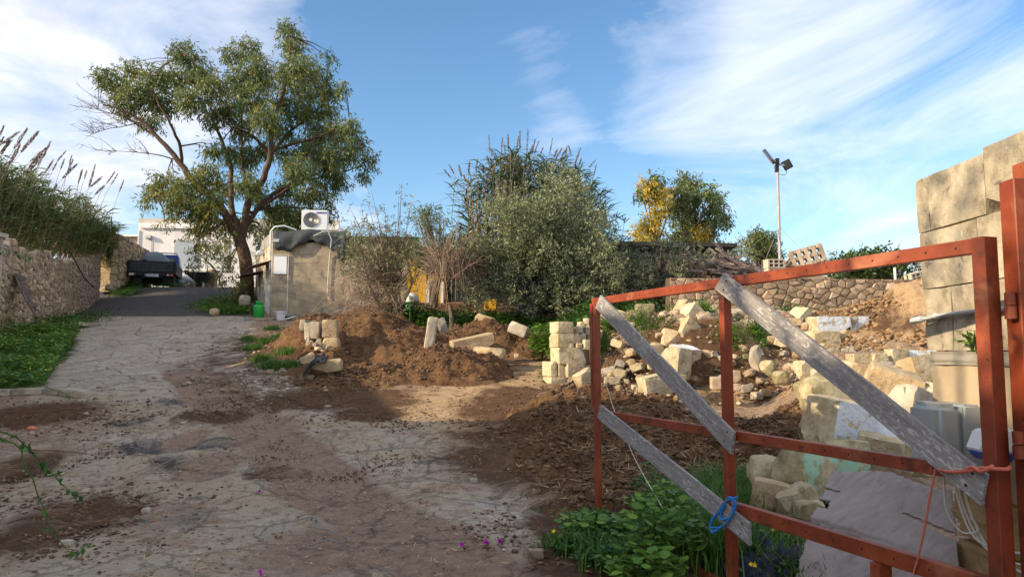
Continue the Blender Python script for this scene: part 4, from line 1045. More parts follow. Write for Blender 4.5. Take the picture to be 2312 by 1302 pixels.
# ---------------------------------------------------------------- gate pillar of large blocks (right)
PX, PYY = 2.60, 4.62
pil = thing('stone_pillar', 'thick wall end of large weathered limestone blocks behind the gate post', 'stone wall', (PX + .3, PYY - .6, 0))
mp_up = mat('stained pillar block', [(0.32, (0.20, 0.165, 0.115)), (0.5, (0.37, 0.315, 0.225)), (0.68, (0.50, 0.435, 0.32))], 5.5, vary=0.12, bumps=(34, 0.9, 0.012), spots=[(2.4, 0.56, 0.12, (0.21, 0.185, 0.15)), (7, 0.60, 0.08, (0.15, 0.13, 0.105)), (22, 0.68, 0.04, (0.56, 0.51, 0.41)), (14, 0.70, 0.05, (0.14, 0.12, 0.09))])  # the stone's own mottled tone, with dark stains and pale flecks
mp_lo = mat('pale rendered block', [(0.3, (0.32, 0.245, 0.165)), (0.6, (0.43, 0.34, 0.235)), (0.8, (0.50, 0.41, 0.30))], 2.2, vary=0.15, bumps=(30, 0.4, 0.006), spots=[(9, 0.68, 0.05, (0.24, 0.18, 0.12))])
mp_er = mat('eroded yellow stone', [(0.3, (0.28, 0.18, 0.075)), (0.5, (0.42, 0.28, 0.13)), (0.75, (0.50, 0.36, 0.18))], 3, vary=0.2, bumps=(14, 1.0, 0.04), spots=[(8, 0.62, 0.08, (0.22, 0.13, 0.05))])
mp_con = mat('cement band', [(0.3, (0.20, 0.18, 0.15)), (0.7, (0.32, 0.29, 0.245))], 5, bumps=(40, 0.5, 0.006))
def pblock(x0, x1, y0, y1, z0, z1, m_, seed, kind='cut', rough=0.006, chips=0, nm='block'):
    me = rock_mesh(seed, kind, (x1 - x0, y1 - y0, z1 - z0), m_, chips, 7, rough)
    put(nm, me, pil, ((x0 + x1) / 2, (y0 + y1) / 2, (z0 + z1) / 2))
zc = [1.60, 1.985, 2.345, 2.69]
def xf_(y): return PX
sd = 40
for r_, (za, zb_) in enumerate(zip(zc[:-1], zc[1:])):
    ends = [4.64, 4.50, 3.96, 3.40, 2.6] if r_ == 2 else ([4.62, 4.05, 3.45, 2.6] if r_ == 1 else [4.60, 4.32, 3.6, 2.6])
    for ya, yb in zip(ends[1:], ends[:-1]):
        sd += 1
        ym = (ya + yb) / 2
        pblock(xf_(ym) + 0.0, xf_(ym) + .62, ya + .0015, yb - .0015, za + .002, zb_ + (0.03 if (r_ == 2 and ya < 3.9) else 0) - .003, mp_up, sd, rough=0.011, chips=1 if (r_ == 2 and yb < 4.0) else 0)
pblock(PX + .004, PX + .66, 2.6, 4.60, 1.52, 1.597, mp_con, 71, rough=0.02, nm='cement_band')
pblock(PX + .012, PX + .66, 4.0, 4.585, .80, 1.517, mp_lo, 72, rough=0.018); pblock(PX + .016, PX + .7, 3.3, 3.995, .80, 1.517, mp_lo, 73, rough=0.012); pblock(PX + .02, PX + .7, 2.6, 3.295, .80, 1.517, mp_lo, 74)
for k, (za, zb_) in enumerate(((.50, .795), (.22, .495), (-.15, .215))):
    pblock(PX + .04 + .02 * k, PX + .66, 3.75 - .1 * k, 4.50 + .03 * k, za, zb_, mp_er, 80 + k, 'worn', 0.05, 1, 'eroded_block'); pblock(PX + .06, PX + .66, 2.7, 3.74 - .1 * k, za, zb_, mp_er, 84 + k, 'worn', 0.05, 1, 'eroded_block')
mb = MB(); mb.box((PX + .42, 3.60, 1.15), (.46, 1.80, 2.75)); mb.build('core', M['mortar'], pil)
# ---------------------------------------------------------------- red gate
G0 = Vector((0.775, 6.9, 0)); G1 = Vector((2.13, 3.27, 0)); GL = (G1 - G0).length; GU = (G1 - G0).normalized(); GN = Vector((GU.y, -GU.x, 0))
if GN.y > 0: GN = -GN      # towards the camera side
gate = thing('gate', 'open red painted steel gate frame with screw holes and no panels', 'gate', G0)
def gp(u, z, w=0.0): return G0 + GU * u + Z1 * z + GN * w
def gx_at(px, zguess=1.0):   # distance along the gate of an image column
    k = (px - 1156) / F
    best = min(np.linspace(-.2, GL + .2, 900), key=lambda u: abs(gp(u, 0).x / gp(u, 0).y - k)); return float(best)
uM = gx_at(1640)
def gbeam(name, a, b, w, h, holes=0):
    o = MB().beam(a, b, w, h, GN if abs((b - a).normalized().z) > .9 else (0, 0, 1)).build(name, M['red'], gate, bevel=.003)
    if holes:
        mb = MB()
        for i in range(holes):
            c = a + (b - a) * ((i + .5) / holes) + GN * (w / 2 + .0006)
            pts = [c + GU * (.0055 * math.cos(q)) + Z1 * (.0055 * math.sin(q)) for q in np.linspace(0, 2 * math.pi, 8, endpoint=False)]
            mb.add(pts, [tuple(range(8))])
        mb.build('screw_holes', M['hole'], o)
    return o
TS = .068
gbeam('top_rail', gp(0, 2.06), gp(GL - .04, 2.075), .05, TS, 24)
gbeam('middle_rail', gp(.05, 1.03), gp(GL - .04, 1.045), .045, .065, 22)
gbeam('lower_rail', gp(uM + .02, .555), gp(GL - .04, .565), .05, .085, 9)
gbeam('bottom_rail', gp(.02, .02), gp(GL - .04, .03), .05, .06)
gbeam('stile', gp(.05, -.01), gp(.05, 2.03), .06, .05)
gbeam('stile_strip', gp(-.035, 1.08), gp(-.045, 2.05), .045, .03)
gbeam('middle_post', gp(uM, -.02), gp(uM - .01, 2.03), .055, .065)
gbeam('stile', gp(GL, -.05), gp(GL, 2.11), .065, .085)
uS = gx_at(1965); gbeam('short_post', gp(uS, .05), gp(uS, .515), .06, .09)
hp = thing('gate_post', 'tall red steel post carrying the gate hinges', 'post', (2.27, 3.24, 0))
MB().beam((2.262, 3.22, -.1), (2.262, 3.22, 2.36), .105, .10, (0, 1, 0)).build('post', M['red'], hp, bevel=.004)
MB().beam((2.37, 3.30, -.1), (2.37, 3.30, 2.46), .08, .10, (0, 1, 0)).build('rear_post', M['red'], hp, bevel=.004)
for z in (1.80, 1.20, .30):
    hn = MB().lathe((2.185, 3.20, z - .06), [(.024, 0), (.024, .055)], 12).build('hinge', M['red'], hp, True)
    MB().lathe((2.185, 3.20, z), [(.022, 0), (.022, .055)], 12).build('pin', M['red'], hn, True); MB().box((2.205, 3.205, z - .03), (.06, .012, .05)).build('leaf', M['red'], hn)
MB().box((2.55, 3.48, 1.45), (.2, .1, .09)).build('lug', M['red'], hp)

# planks tied across the gate
def plank(label, a, b, w, th, mat_, group='grey planks across the gate', bow=0.0):
    """a, b: centres of the ends (world)"""
    d = (b - a); L_ = d.length; d.normalize(); nrm = GN; s = nrm.cross(d).normalized()
    n = 16; v = []
    for i in range(n + 1):
        t_ = i / n; c = Vector((L_ * (t_ - .5), 0, 0)); ed = .004 * mnoise.noise(Vector((t_ * 7, w * 30, L_)))
        bw = bow * math.sin(math.pi * t_)
        for y, z in ((-w / 2 + ed, -th / 2), (w / 2 + ed, -th / 2), (w / 2 + ed, th / 2), (-w / 2 + ed, th / 2)):
            sh_ = (.018 if y > 0 else -.018) if i == 0 else ((-.02 if y > 0 else .02) if i == n else 0)
            v.append(c + Vector((sh_, y, z + bw)))
    f = [(0, 1, 2, 3)[::-1], tuple(n * 4 + k for k in range(4))]
    for i in range(n):
        for k in range(4): f.append((i * 4 + k, i * 4 + (k + 1) % 4, (i + 1) * 4 + (k + 1) % 4, (i + 1) * 4 + k))
    me = mesh('plank', v, f, mat_)
    bm = bmesh.new(); bm.from_mesh(me); bmesh.ops.recalc_face_normals(bm, faces=bm.faces[:]); bm.to_mesh(me); bm.free()
    o = put('plank', me, None, (a + b) / 2); rot = Matrix((d, s, nrm)).transposed(); o.rotation_euler = rot.to_euler()
    nl = MB()
    for t_ in (.035, .965):
        for y in (-w * .25, w * .25): nl.lathe(Vector((L_ * (t_ - .5), y, th / 2 + .0005)), [(.001, .002), (.006, .0015), (.007, 0)], 8)
    n_ = nl.build('nail_heads', M['hole']); n_.parent = o; n_['kind'] = 'stuff'
    return tag(o, label, 'plank', group)
def on_gate(px, py, w):
    """where the line of sight meets the gate's plane, w in front of it"""
    d = ray(px, py); o = Vector((0, 0, EYE)); p0 = G0 + GN * w
    t_ = (p0 - o).dot(GN) / d.dot(GN); return o + d * t_
plank('long weathered grey plank slanting from the top rail to the hinge side', on_gate(1626, 634, .055), on_gate(2224, 1106, .055), .135, .022, M['plank'], bow=-.01)
plank('weathered grey plank from the far top corner of the gate to the middle post', on_gate(1352, 680, .05), on_gate(1656, 1000, .05), .145, .022, M['plank'])
plank('weathered grey plank from mid height of the far stile down past the blue rope', on_gate(1354, 928, .05), on_gate(1694, 1205, .05), .135, .022, M['plank'])

def rope(name, label, pts, r, mat_, cat='rope', n=6):
    # smooth through the points
    P_ = [Vector(p) for p in pts]; out = []
    for i in range(len(P_) - 1):
        p0 = P_[max(i - 1, 0)]; p1 = P_[i]; p2 = P_[i + 1]; p3 = P_[min(i + 2, len(P_) - 1)]
        for k in range(5):
            t_ = k / 5; out.append(0.5 * ((2 * p1) + (p2 - p0) * t_ + (2 * p0 - 5 * p1 + 4 * p2 - p3) * t_ ** 2 + (3 * p1 - p0 - 3 * p2 + p3) * t_ ** 3))
    out.append(P_[-1])
    o = MB().tube(out, r, n).build(name, mat_, None, True, 60); return tag(o, label, cat)
G_ = lambda px, py, w=.075: on_gate(px, py, w)
rope('blue_rope', 'bright blue rope tied around the middle post and lowest plank', [G_(1665, 1122), G_(1640, 1130), G_(1618, 1160), G_(1604, 1185), G_(1612, 1198), G_(1640, 1180), G_(1655, 1150), G_(1650, 1125), G_(1632, 1140), G_(1628, 1170), G_(1650, 1165), G_(1662, 1135), G_(1645, 1122), G_(1630, 1150), G_(1610, 1168), G_(1603, 1190), G_(1625, 1190), G_(1610, 1202), G_(1606, 1196)], .0075, M['blue_rope'])
rope('red_rope', 'faded red rope tying the long plank to the hinge stile', [G_(2118, 1052, .03), G_(2125, 1060, .06), G_(2150, 1065, .085), G_(2190, 1062, .09), G_(2220, 1056, .08), G_(2250, 1058, .075), G_(2276, 1058, .05), G_(2276, 1052, -.05), G_(2240, 1054, -.06), G_(2240, 1052, .07), G_(2215, 1064, .09), G_(2195, 1054, .09), G_(2170, 1066, .088)], .0085, M['red_rope'])
rope('hanging_rope', 'thin red cord hanging from the middle rail in front of the plywood', [G_(2112, 1056, .04), G_(2108, 1080, .05), G_(2098, 1130, .05), G_(2088, 1190, .05), G_(2076, 1245, .04), G_(2062, 1295, .03)], .005, M['red_rope'])
rope('white_string', 'thin white string slanting behind the planks of the gate', [G_(1366, 862, -.05), G_(1376, 890, -.08), G_(1384, 918, -.1), G_(1412, 985, -.1), G_(1436, 1040, -.1), G_(1482, 1122, -.1), G_(1530, 1200, -.1), G_(1600, 1272, -.12)], .0032, M['cable_white'], 'string', 4)

# electrical boxes, pipe and cables on the pillar
bx_ = thing('junction_box', 'large grey plastic electrical box on the pillar', 'electrical box', (2.5, 4.1, 1.15))
MB().box((2.475, 4.12, 1.125), (.10, .30, .37)).build('back_box', M['grey_plastic'], bx_, True, bevel=.012)
MB().box((2.355, 4.12, 1.125), (.14, .31, .38)).build('cover', M['grey_plastic'], bx_, True, bevel=.035)
MB().box((2.55, 4.12, 1.13), (.09, .22, .26)).build('mount', M['mortar'], bx_)
sk = thing('socket', 'white outdoor socket with a blue flap beside the large grey box', 'socket', (2.42, 3.72, 1.12))
mb = MB(); mb.add([(2.36, 3.68, 1.205), (2.50, 3.68, 1.215), (2.50, 3.80, 1.215), (2.36, 3.80, 1.205), (2.315, 3.665, 1.105), (2.52, 3.665, 1.09), (2.52, 3.80, 1.09), (2.315, 3.80, 1.105)], [(0, 1, 2, 3), (4, 7, 6, 5), (0, 4, 5, 1), (1, 5, 6, 2), (2, 6, 7, 3), (3, 7, 4, 0)]); mb.build('housing', M['white_plastic'], sk, bevel=.01)
mb = MB(); mb.add([(2.318, 3.667, 1.102), (2.50, 3.667, 1.088), (2.50, 3.79, 1.088), (2.318, 3.79, 1.102), (2.35, 3.68, 1.06), (2.47, 3.68, 1.045), (2.47, 3.78, 1.045), (2.35, 3.78, 1.06)], [(0, 3, 2, 1), (4, 5, 6, 7), (0, 1, 5, 4), (1, 2, 6, 5), (2, 3, 7, 6), (3, 0, 4, 7)]); mb.build('flap', M['blue_plastic'], sk, bevel=.006)
MB().box((2.58, 3.74, 1.15), (.14, .08, .10)).build('mount', M['white_plastic'], sk)
b2 = thing('small_junction_box', 'pale grey electrical box partly hidden behind the red post', 'electrical box', (2.45, 3.42, 1.0))
MB().box((2.47, 3.42, 1.04), (.20, .14, .23)).build('casing', M['pale_plastic'], b2, True, bevel=.012); MB().lathe((2.42, 3.42, 1.155), [(.03, 0), (.03, .035)], 12).build('gland', M['pale_plastic'], b2, True)
MB().box((2.60, 3.42, 1.0), (.1, .1, .1)).build('mount', M['pale_plastic'], b2)
o = MB().tube([(2.42, 3.42, .93), (2.42, 3.42, .5), (2.43, 3.42, -.05)], .022, 8).build('conduit', M['pale_plastic'], None, True); tag(o, 'vertical pale conduit under the box behind the red post', 'pipe')
pw = MB(); pw.tube([(2.555, 4.63, 1.795), (2.568, 4.55, 1.80), (2.573, 4.40, 1.812), (2.575, 4.1, 1.82), (2.575, 3.9, 1.82), (2.575, 3.3, 1.825)], .0125, 10)
pp = pw.build('wall_pipe', M['pipe_grey'], None, True); tag(pp, 'grey pipe running along the pillar face', 'pipe')
jn = MB(); jn.tube([(2.552, 4.66, 1.79), (2.566, 4.57, 1.80)], .021, 10); jn.build('joint', M['pale_plastic'], pp, True); MB().tube([(2.578, 4.46, 1.81), (2.578, 4.42, 1.811)], .018, 10).build('joint', M['pale_plastic'], pp, True)
cabs = [([(2.44, 4.1, .93), (2.42, 4.05, .80), (2.44, 3.95, .62), (2.50, 3.75, .60), (2.56, 3.5, .66)], .006), ([(2.46, 4.1, .93), (2.44, 4.05, .78), (2.47, 3.92, .58), (2.52, 3.70, .55), (2.56, 3.5, .60)], .006), ([(2.48, 4.1, .93), (2.46, 4.02, .75), (2.49, 3.88, .55), (2.54, 3.65, .51), (2.56, 3.5, .56)], .007), ([(2.38, 4.1, .93), (2.36, 4.06, .74), (2.40, 4.0, .64), (2.46, 3.95, .66), (2.44, 3.98, .72)], .005)]
for i, (ps, r_) in enumerate(cabs):
    rope('cable', ['white cable in the bundle sagging under the grey box, upper one', 'white cable in the middle of the bundle under the grey box', 'thick white cable at the bottom of the bundle under the grey box', 'loose looped white cable left of the bundle under the grey box'][i], ps, r_, M['cable_white'], 'cable')
rope('black_cable', 'black cable hanging behind the red post', [(2.43, 3.5, .85), (2.40, 3.5, .6), (2.41, 3.48, .3), (2.42, 3.46, -.02)], .008, M['black'], 'cable')
rope('floor_cable', 'thin white cable lying at the pillar foot', [(2.50, 3.9, .30), (2.38, 3.75, .31), (2.30, 3.6, .33), (2.45, 3.45, .36)], .004, M['cable_white'], 'cable')

# warped plywood sheet
TLp, TRp, BRp, BLp = Vector((2.47, 5.75, .70)), Vector((2.80, 4.74, .73)), Vector((2.36, 3.98, .06)), Vector((1.74, 4.78, .02))
nu, nv_ = 120, 96
pv = []
for j in range(nv_ + 1):
    for i in range(nu + 1):
        u, v = i / nu, j / nv_
        l = TLp.lerp(BLp, v); r_ = TRp.lerp(BRp, v); p = l.lerp(r_, u)
        nz = .05 * math.sin(u * 3.0 + v * 2.2) * (1 - .4 * v) + .012 * mnoise.noise(Vector((u * 6, v * 6, 2)))
        p = p + Vector((-.62, -.35, .7)) * nz
        # delaminated splits lift one lip
        if v < .47 + .05 * u: p = p + Vector((-.6, -.4, .7)) * .03 * (1 - u) * float(sst(.3, .47, v))
        pv.append(p)
pf = []
for j in range(nv_):
    for i in range(nu):
        u, v = (i + .5) / nu, (j + .5) / nv_
        jag = .03 * mnoise.noise(Vector((v * 14, 0, 0))) + .012 * mnoise.noise(Vector((v * 60, 0, 3)))
        if u < .03 + jag + (.10 if .30 < v < .38 else 0) - .0: continue
        c1_ = .20 + .02 * math.sin(u * 5); c2_ = .50 + .03 * math.sin(u * 4 + 1)
        if abs(v - c1_) < .012 * max(0, 1 - u / .22): continue
        if abs(v - c2_) < .045 * max(0, 1 - u / .42): continue
        if u > .66 and abs(v - (.27 + .22 * (u - .66))) < .022 * (u - .66) / .34 + .004: continue
        if v < .02 * (1 + math.sin(u * 9)) : continue
        k = j * (nu + 1) + i; pf.append((k, k + 1, k + nu + 2, k + nu + 1))
me = mesh('plywood_sheet', pv, pf, M['ply'], True)
o = put('plywood_sheet', me); o.modifiers.new('thickness', 'SOLIDIFY').thickness = .014
tag(o, 'warped delaminating plywood sheet leaning on the boulders behind the gate', 'plywood sheet')
# crumpled tarpaulin
def crumple(name, c, rx, ry, h, mat_, label, cat, seed, n=26, floor_=True):
    v = []
    for j in range(n + 1):
        for i in range(n + 1):
            a, b_ = i / n * 2 - 1, j / n * 2 - 1
            q = max(0, 1 - (a * a + b_ * b_) * .75)
            x = c[0] + a * rx * (1 + .2 * mnoise.noise(Vector((b_ * 2, seed, 0)))); y = c[1] + b_ * ry * (1 + .2 * mnoise.noise(Vector((a * 2, seed, 5))))
            z = (gz(x, y) if floor_ else c[2]) + h * q * (.55 + .9 * abs(mnoise.noise(Vector((a * 2.6 + b_ * 1.2, b_ * 2.6, seed))))) + .25 * h * mnoise.noise(Vector((a * 6, b_ * 6, seed))) + .01
            v.append((x, y, z))
    f = [(j * (n + 1) + i, j * (n + 1) + i + 1, (j + 1) * (n + 1) + i + 1, (j + 1) * (n + 1) + i) for j in range(n) for i in range(n) if ((i / n * 2 - 1) ** 2 + (j / n * 2 - 1) ** 2) < 1.0 + .25 * mnoise.noise(Vector((i * .4, j * .4, seed)))]
    o = put(name, mesh(name, v, f, mat_, True)); o.modifiers.new('thickness', 'SOLIDIFY').thickness = .006
    return tag(o, label, cat)
crumple('blue_tarpaulin', (1.78, 5.2), .36, .30, .30, M['blue_tarp'], 'crumpled dark blue tarpaulin in the weeds behind the lowest plank', 'tarpaulin', 4)

# ---------------------------------------------------------------- dumped and fallen stones
def stone(label, px, py, w_px, h_px, Y, mk='lime', kind='block', yaw=0, tilt=(0, 0), depth=None, seed=None, chips=5, cat='stone block', group=None, rough=.03, name='stone_block', sink=0.1):
    """centre column px, foot row py, apparent width and height, distance Y"""
    seed = seed or int(px * 7 + py)
    c = at(px, py - h_px * (.5 - sink * .5), Y); w = w_px * Y / F; h_ = h_px * Y / F * (1 + sink)
    d_ = depth or max(w * .62, h_ * .8)
    me = rock_mesh(seed, kind, (w, d_, h_), M[mk], chips, 6, rough)
    o = put(name, me, None, c, (R(tilt[0]), R(tilt[1]), R(yaw)))
    return tag(o, label, cat, group)
B = 'boulder'
stone('big mossy boulder with a hollow under the long plank', 1870, 932, 138, 84, 8.5, 'lime_moss', B, 10, (0, -8), cat=B, name=B, chips=2, rough=.07)
stone('square block with flaking white paint on its front above the middle rail', 1893, 1012, 118, 110, 7.7, 'paint_white_front', 'block', 22, (8, 8), chips=2, name='painted_block')
stone('mossy stone wedged behind the white painted block', 1832, 995, 46, 76, 7.95, 'lime_moss', B, 0, cat=B, name=B)
stone('mossy boulder with pale green paint beside the plywood', 1815, 1112, 118, 112, 6.9, 'paint_green_front', B, 28, (0, 12), cat=B, name=B, chips=5, rough=.05)
stone('boulder with green painted face at the plywood top edge', 1908, 1060, 92, 66, 7.1, 'paint_green_front', 'worn', 10, cat=B, name=B, chips=4)
stone('rounded pale boulder with a dark hollow at the left foot of the pile', 1733, 1100, 76, 70, 7.1, 'lime', B, 0, cat=B, name=B, rough=.07)
stone('pale wedge of stone lying below the rounded boulder', 1742, 1152, 84, 66, 6.7, 'lime_tan', 'worn', -20, (0, 10), chips=5)
stone('pale yellow slab tilted against the green painted boulder', 1798, 1155, 84, 52, 6.5, 'lime', 'worn', 15, (0, -22), chips=4)
stone('small mossy stone at the left edge of the plywood', 1826, 1165, 60, 34, 6.3, 'lime_moss', 'worn', 0)
stone('tan sawn block with ridged face above the mossy boulder', 2012, 910, 110, 78, 9.0, 'lime_tan', 'block', -18, (14, 20), chips=3)
stone('grey weathered stone right below the ridged tan block', 2050, 960, 84, 84, 8.2, 'lime_grey', 'worn', 30, (0, 20), chips=4)
stone('tan sloping slab behind the long plank', 1944, 880, 92, 58, 9.6, 'lime_tan', 'worn', -8, (0, 14), chips=3)
stone('large pale yellow rock against the pillar corner', 2080, 870, 78, 66, 9.4, 'lime', 'worn', 12, (-12, -6), chips=4, cat='rock', name='rock')
stone('pale flat stone in front of the large pale rock by the pillar', 2096, 912, 70, 48, 8.8, 'lime', 'worn', -10, (-10, 8), chips=3)
stone('knobbly brown stone beside the large pale rock', 2027, 856, 48, 32, 9.5, 'lime_tan', B, 0, cat=B, name=B, rough=.09)
stone('squarish pale stone on top of the pile near the dirt heap', 2025, 818, 46, 30, 10.6, 'lime', 'worn', 12, chips=3)
stone('long straight slab half buried under the dirt heap', 1948, 822, 62, 24, 10.6, 'lime', 'block', 4, chips=1)
stone('small yellow block next to the half buried slab', 1984, 818, 34, 20, 10.5, 'lime', 'block', 8)
stone('thin block with white paint at the back edge of the pile', 2068, 806, 70, 16, 10.8, 'paint_white_front', 'block', 5, chips=1, name='painted_block')
stone('grey rough stone among the small stones at the top of the pile', 2008, 842, 44, 26, 10.0, 'lime_grey', B, 0, cat=B, name=B, rough=.09)
stone('small reddish stone at the top of the pile', 1968, 845, 34, 22, 9.9, 'lime_tan', B, 0, cat=B, name=B)
stone('rough stone squeezed behind the white painted block', 1962, 958, 48, 42, 8.3, 'lime_tan', B, 0, (0, 10), cat=B, name=B, rough=.08)
stone('small cream stone touching the long plank above the white painted block', 1938, 925, 34, 34, 8.5, 'lime', 'worn', 20)
stone('slanting slab with flaking white paint beneath the long plank', 2010, 1002, 96, 56, 7.8, 'paint_white_front', 'worn', -12, (-30, 22), chips=2, name='painted_block')
stone('pale angular block in front of the slanting painted slab', 1982, 1062, 92, 78, 7.2, 'lime', 'block', -24, (6, 12), chips=4)
stone('mossy stone under the long plank near the middle rail', 2056, 1040, 82, 44, 7.3, 'lime_moss', 'worn', 10, chips=4)
stone('pale rubble stone peeping over the plywood near the pillar', 2085, 1072, 60, 34, 6.6, 'lime', 'worn', 0)
# slope stones
S1 = 'lime'
stone('upper of two rounded stones balanced behind the tilted plank', 1455, 708, 40, 22, 14.2, S1, 'worn', 5, chips=3)
stone('flat yellow stone under the balanced rounded stone', 1455, 722, 34, 14, 14.2, 'lime_moss', 'worn', 0)
stone('broad pale rounded block left of the balanced stones', 1434, 740, 46, 28, 13.8, S1, 'worn', 14)
stone('tilted pale block at the top of the rubble slope', 1562, 735, 46, 44, 13.6, 'lime', 'block', 24, (0, 38), chips=1)
stone('second tilted pale block leaning behind the first', 1545, 722, 40, 40, 13.9, 'lime_tan', 'block', 24, (0, 38), chips=1)
stone('brown tilted block below the two leaning blocks', 1548, 768, 38, 46, 13.2, 'lime_tan', 'block', 20, (0, 34), chips=2)
stone('cream block with flaking white paint behind the middle post', 1597, 738, 58, 32, 13.8, 'paint_white_front', 'block', -4, chips=1, name='painted_block')
stone('white painted block just right of the middle post', 1653, 728, 30, 28, 14.0, 'paint_white_front', 'block', 0, chips=1, name='painted_block')
stone('small white rounded stone at the wall foot by the middle post', 1612, 702, 16, 14, 15.2, 'lime', B, 0, cat=B, name=B)
stone('yellow broken block under the long plank', 1693, 735, 38, 30, 13.8, 'lime', 'worn', 12, chips=4)
stone('long pale block leaning up to the right on the terrace edge', 1798, 738, 66, 28, 13.9, 'lime', 'block', 20, (8, -42), chips=1)
stone('upper corner block with yellow end and grey white paint in the block row', 1868, 746, 82, 31, 13.4, 'paint_white_front', 'block', 10, chips=1, name='painted_block')
stone('small square block left of the painted block row', 1816, 748, 26, 30, 13.7, 'lime', 'block', 16, chips=1)
stone('right hand painted block ending the block row at the dirt heap', 1932, 742, 48, 28, 13.5, 'paint_white_front', 'block', 10, chips=2, name='painted_block')
stone('pale block in the lower course under the painted row', 1856, 778, 66, 31, 13.2, 'lime', 'block', 12, chips=1)
stone('brown block ending the lower course at the dirt heap', 1908, 772, 36, 27, 13.3, 'lime_tan', 'block', 10, chips=2)
stone('brown stone under the lower course of blocks', 1868, 795, 44, 20, 12.9, 'lime_tan', 'worn', 5)
stone('pale stone left of the lower block course', 1768, 782, 42, 27, 13.0, 'lime', 'worn', -15, (0, 20))
stone('small buff stone beside the pale stone on the slope', 1741, 776, 20, 18, 13.0, 'lime_tan', B, 0, cat=B, name=B)
stone('pointed pale stone standing upright on the slope', 1526, 850, 46, 64, 12.2, 'lime', 'worn', 35, (0, 6), chips=8)
stone('flat block with white painted top beside the pointed stone', 1546, 818, 52, 36, 12.7, 'paint_white_top', 'block', 22, (14, 0), depth=.42, chips=1, name='painted_block')
stone('large pale block at the slope foot beside the tilted plank', 1478, 888, 68, 42, 11.6, 'lime', 'block', 20, (0, -10), chips=2)
stone('small mossy stone behind the tilted plank at the slope foot', 1530, 875, 36, 30, 11.8, 'lime_moss', 'worn', 0)
stone('yellow angular stone under the long plank beside dry stalks', 1820, 852, 48, 38, 11.0, 'lime', 'worn', 15, chips=5)
stone('pale broken stone touching the yellow angular stone', 1842, 860, 26, 28, 10.9, 'lime_grey', 'worn', 0)
stone('brown rounded stone left of the yellow angular stone', 1763, 866, 36, 30, 11.2, 'lime_moss', B, 0, cat=B, name=B)
stone('brown mossy stone above the brown rounded stone', 1734, 846, 34, 34, 11.6, 'lime_moss', B, 0, cat=B, name=B)
stone('pinkish stone behind the middle post at the slope foot', 1622, 876, 34, 26, 11.6, 'wall_pink', 'worn', 0)
stone('pinkish flat stone right of the middle post at the slope foot', 1656, 862, 28, 26, 11.7, 'wall_pink', 'worn', 0)
stone('grey flat stone near the middle post', 1660, 880, 24, 14, 11.4, 'wall_pink', 'worn', 0)
stone('small tan stone in the earth left of the pointed stone', 1478, 832, 30, 16, 12.4, 'lime_tan', 'worn', 0)
stone('brown block half buried above the pointed stone', 1480, 800, 34, 22, 12.9, 'lime_tan', 'block', 20)
stone('pale stone on the slope under the leaning brown block', 1512, 785, 40, 40, 13.1, 'lime_tan', 'worn', 20, (0, 20))
stone('brown stone next to the grass tuft on the slope', 1492, 778, 26, 26, 13.2, 'lime_tan', B, 0, cat=B, name=B)
stone('flat pale stone lying beside the foot of the gate stile', 1382, 866, 34, 16, 11.6, 'lime', 'worn', 0)
stone('pale white stone chip right of the flat stone by the stile', 1414, 864, 12, 9, 11.6, 'lime', 'worn', 0)
stone('slab leaning against the ruined wall foot', 1322, 872, 44, 36, 12.4, 'lime', 'worn', 25, (0, -28))
# twisted dead stump
st = rock_mesh(77, 'boulder', (.17, .14, .36), M['lime_grey'], 3, 4, .10)
c = at(1706, 806, 11.8); o = put('dead_stump', st, None, c, (0, R(8), 0)); tag(o, 'pale twisted dead stump on the rubble slope', 'stump')
# smaller rubble
protos = [rock_mesh(300 + i, ('worn', 'boulder')[i % 2], (1, .75, .6), M[('lime', 'lime_tan', 'lime_grey', 'wall_pink')[i % 4]], 4, 2, .06) for i in range(12)]
rnd = random.Random(21)
for i in range(190):
    if i < 150: x, y = rnd.uniform(1.4, 5.6), rnd.uniform(12.0, 14.6)
    else:
        y = rnd.uniform(7.2, 10.5); x = 2.6 + (y - 7) * .36 + rnd.uniform(0, 1.3)
    s = rnd.uniform(.07, .27) if i < 150 else rnd.uniform(.07, .2); z = gz(x, y)
    o = put('rubble_stone', protos[i % 12], None, (x, y, z + s * .12), (rnd.uniform(-.4, .4), rnd.uniform(-.4, .4), rnd.uniform(0, 6.3)), (s, s, s))
    tint = ('tiny ' if s < .12 else 'small ' if s < .19 else 'larger ') + ('yellow', 'tan', 'grey', 'pinkish')[i % 4] + ' ' + ('blocky', 'rounded')[i % 2]; form = ('blocky', 'rounded')[i % 2]
    if i < 150:
        zone = 'near the ruined wall' if x < 2.3 else 'behind the tilted plank' if x < 3.2 else 'around the pointed stone' if x < 3.9 else 'behind the middle post' if x < 4.7 else 'under the long plank'
        lvl = 'high on the rubble slope' if y > 13.4 else 'at the foot of the rubble slope' if y < 12.6 else 'halfway up the rubble slope'
        tag(o, '%s stone %s %s' % (tint, zone, lvl), 'stone', 'small rubble stones on the slope')
    else: tag(o, '%s stone filling gaps %s of the boulder pile' % (tint, 'at the foot' if y < 8 else 'in the middle' if y < 9.3 else 'at the top'), 'stone', 'small stones in the boulder pile')

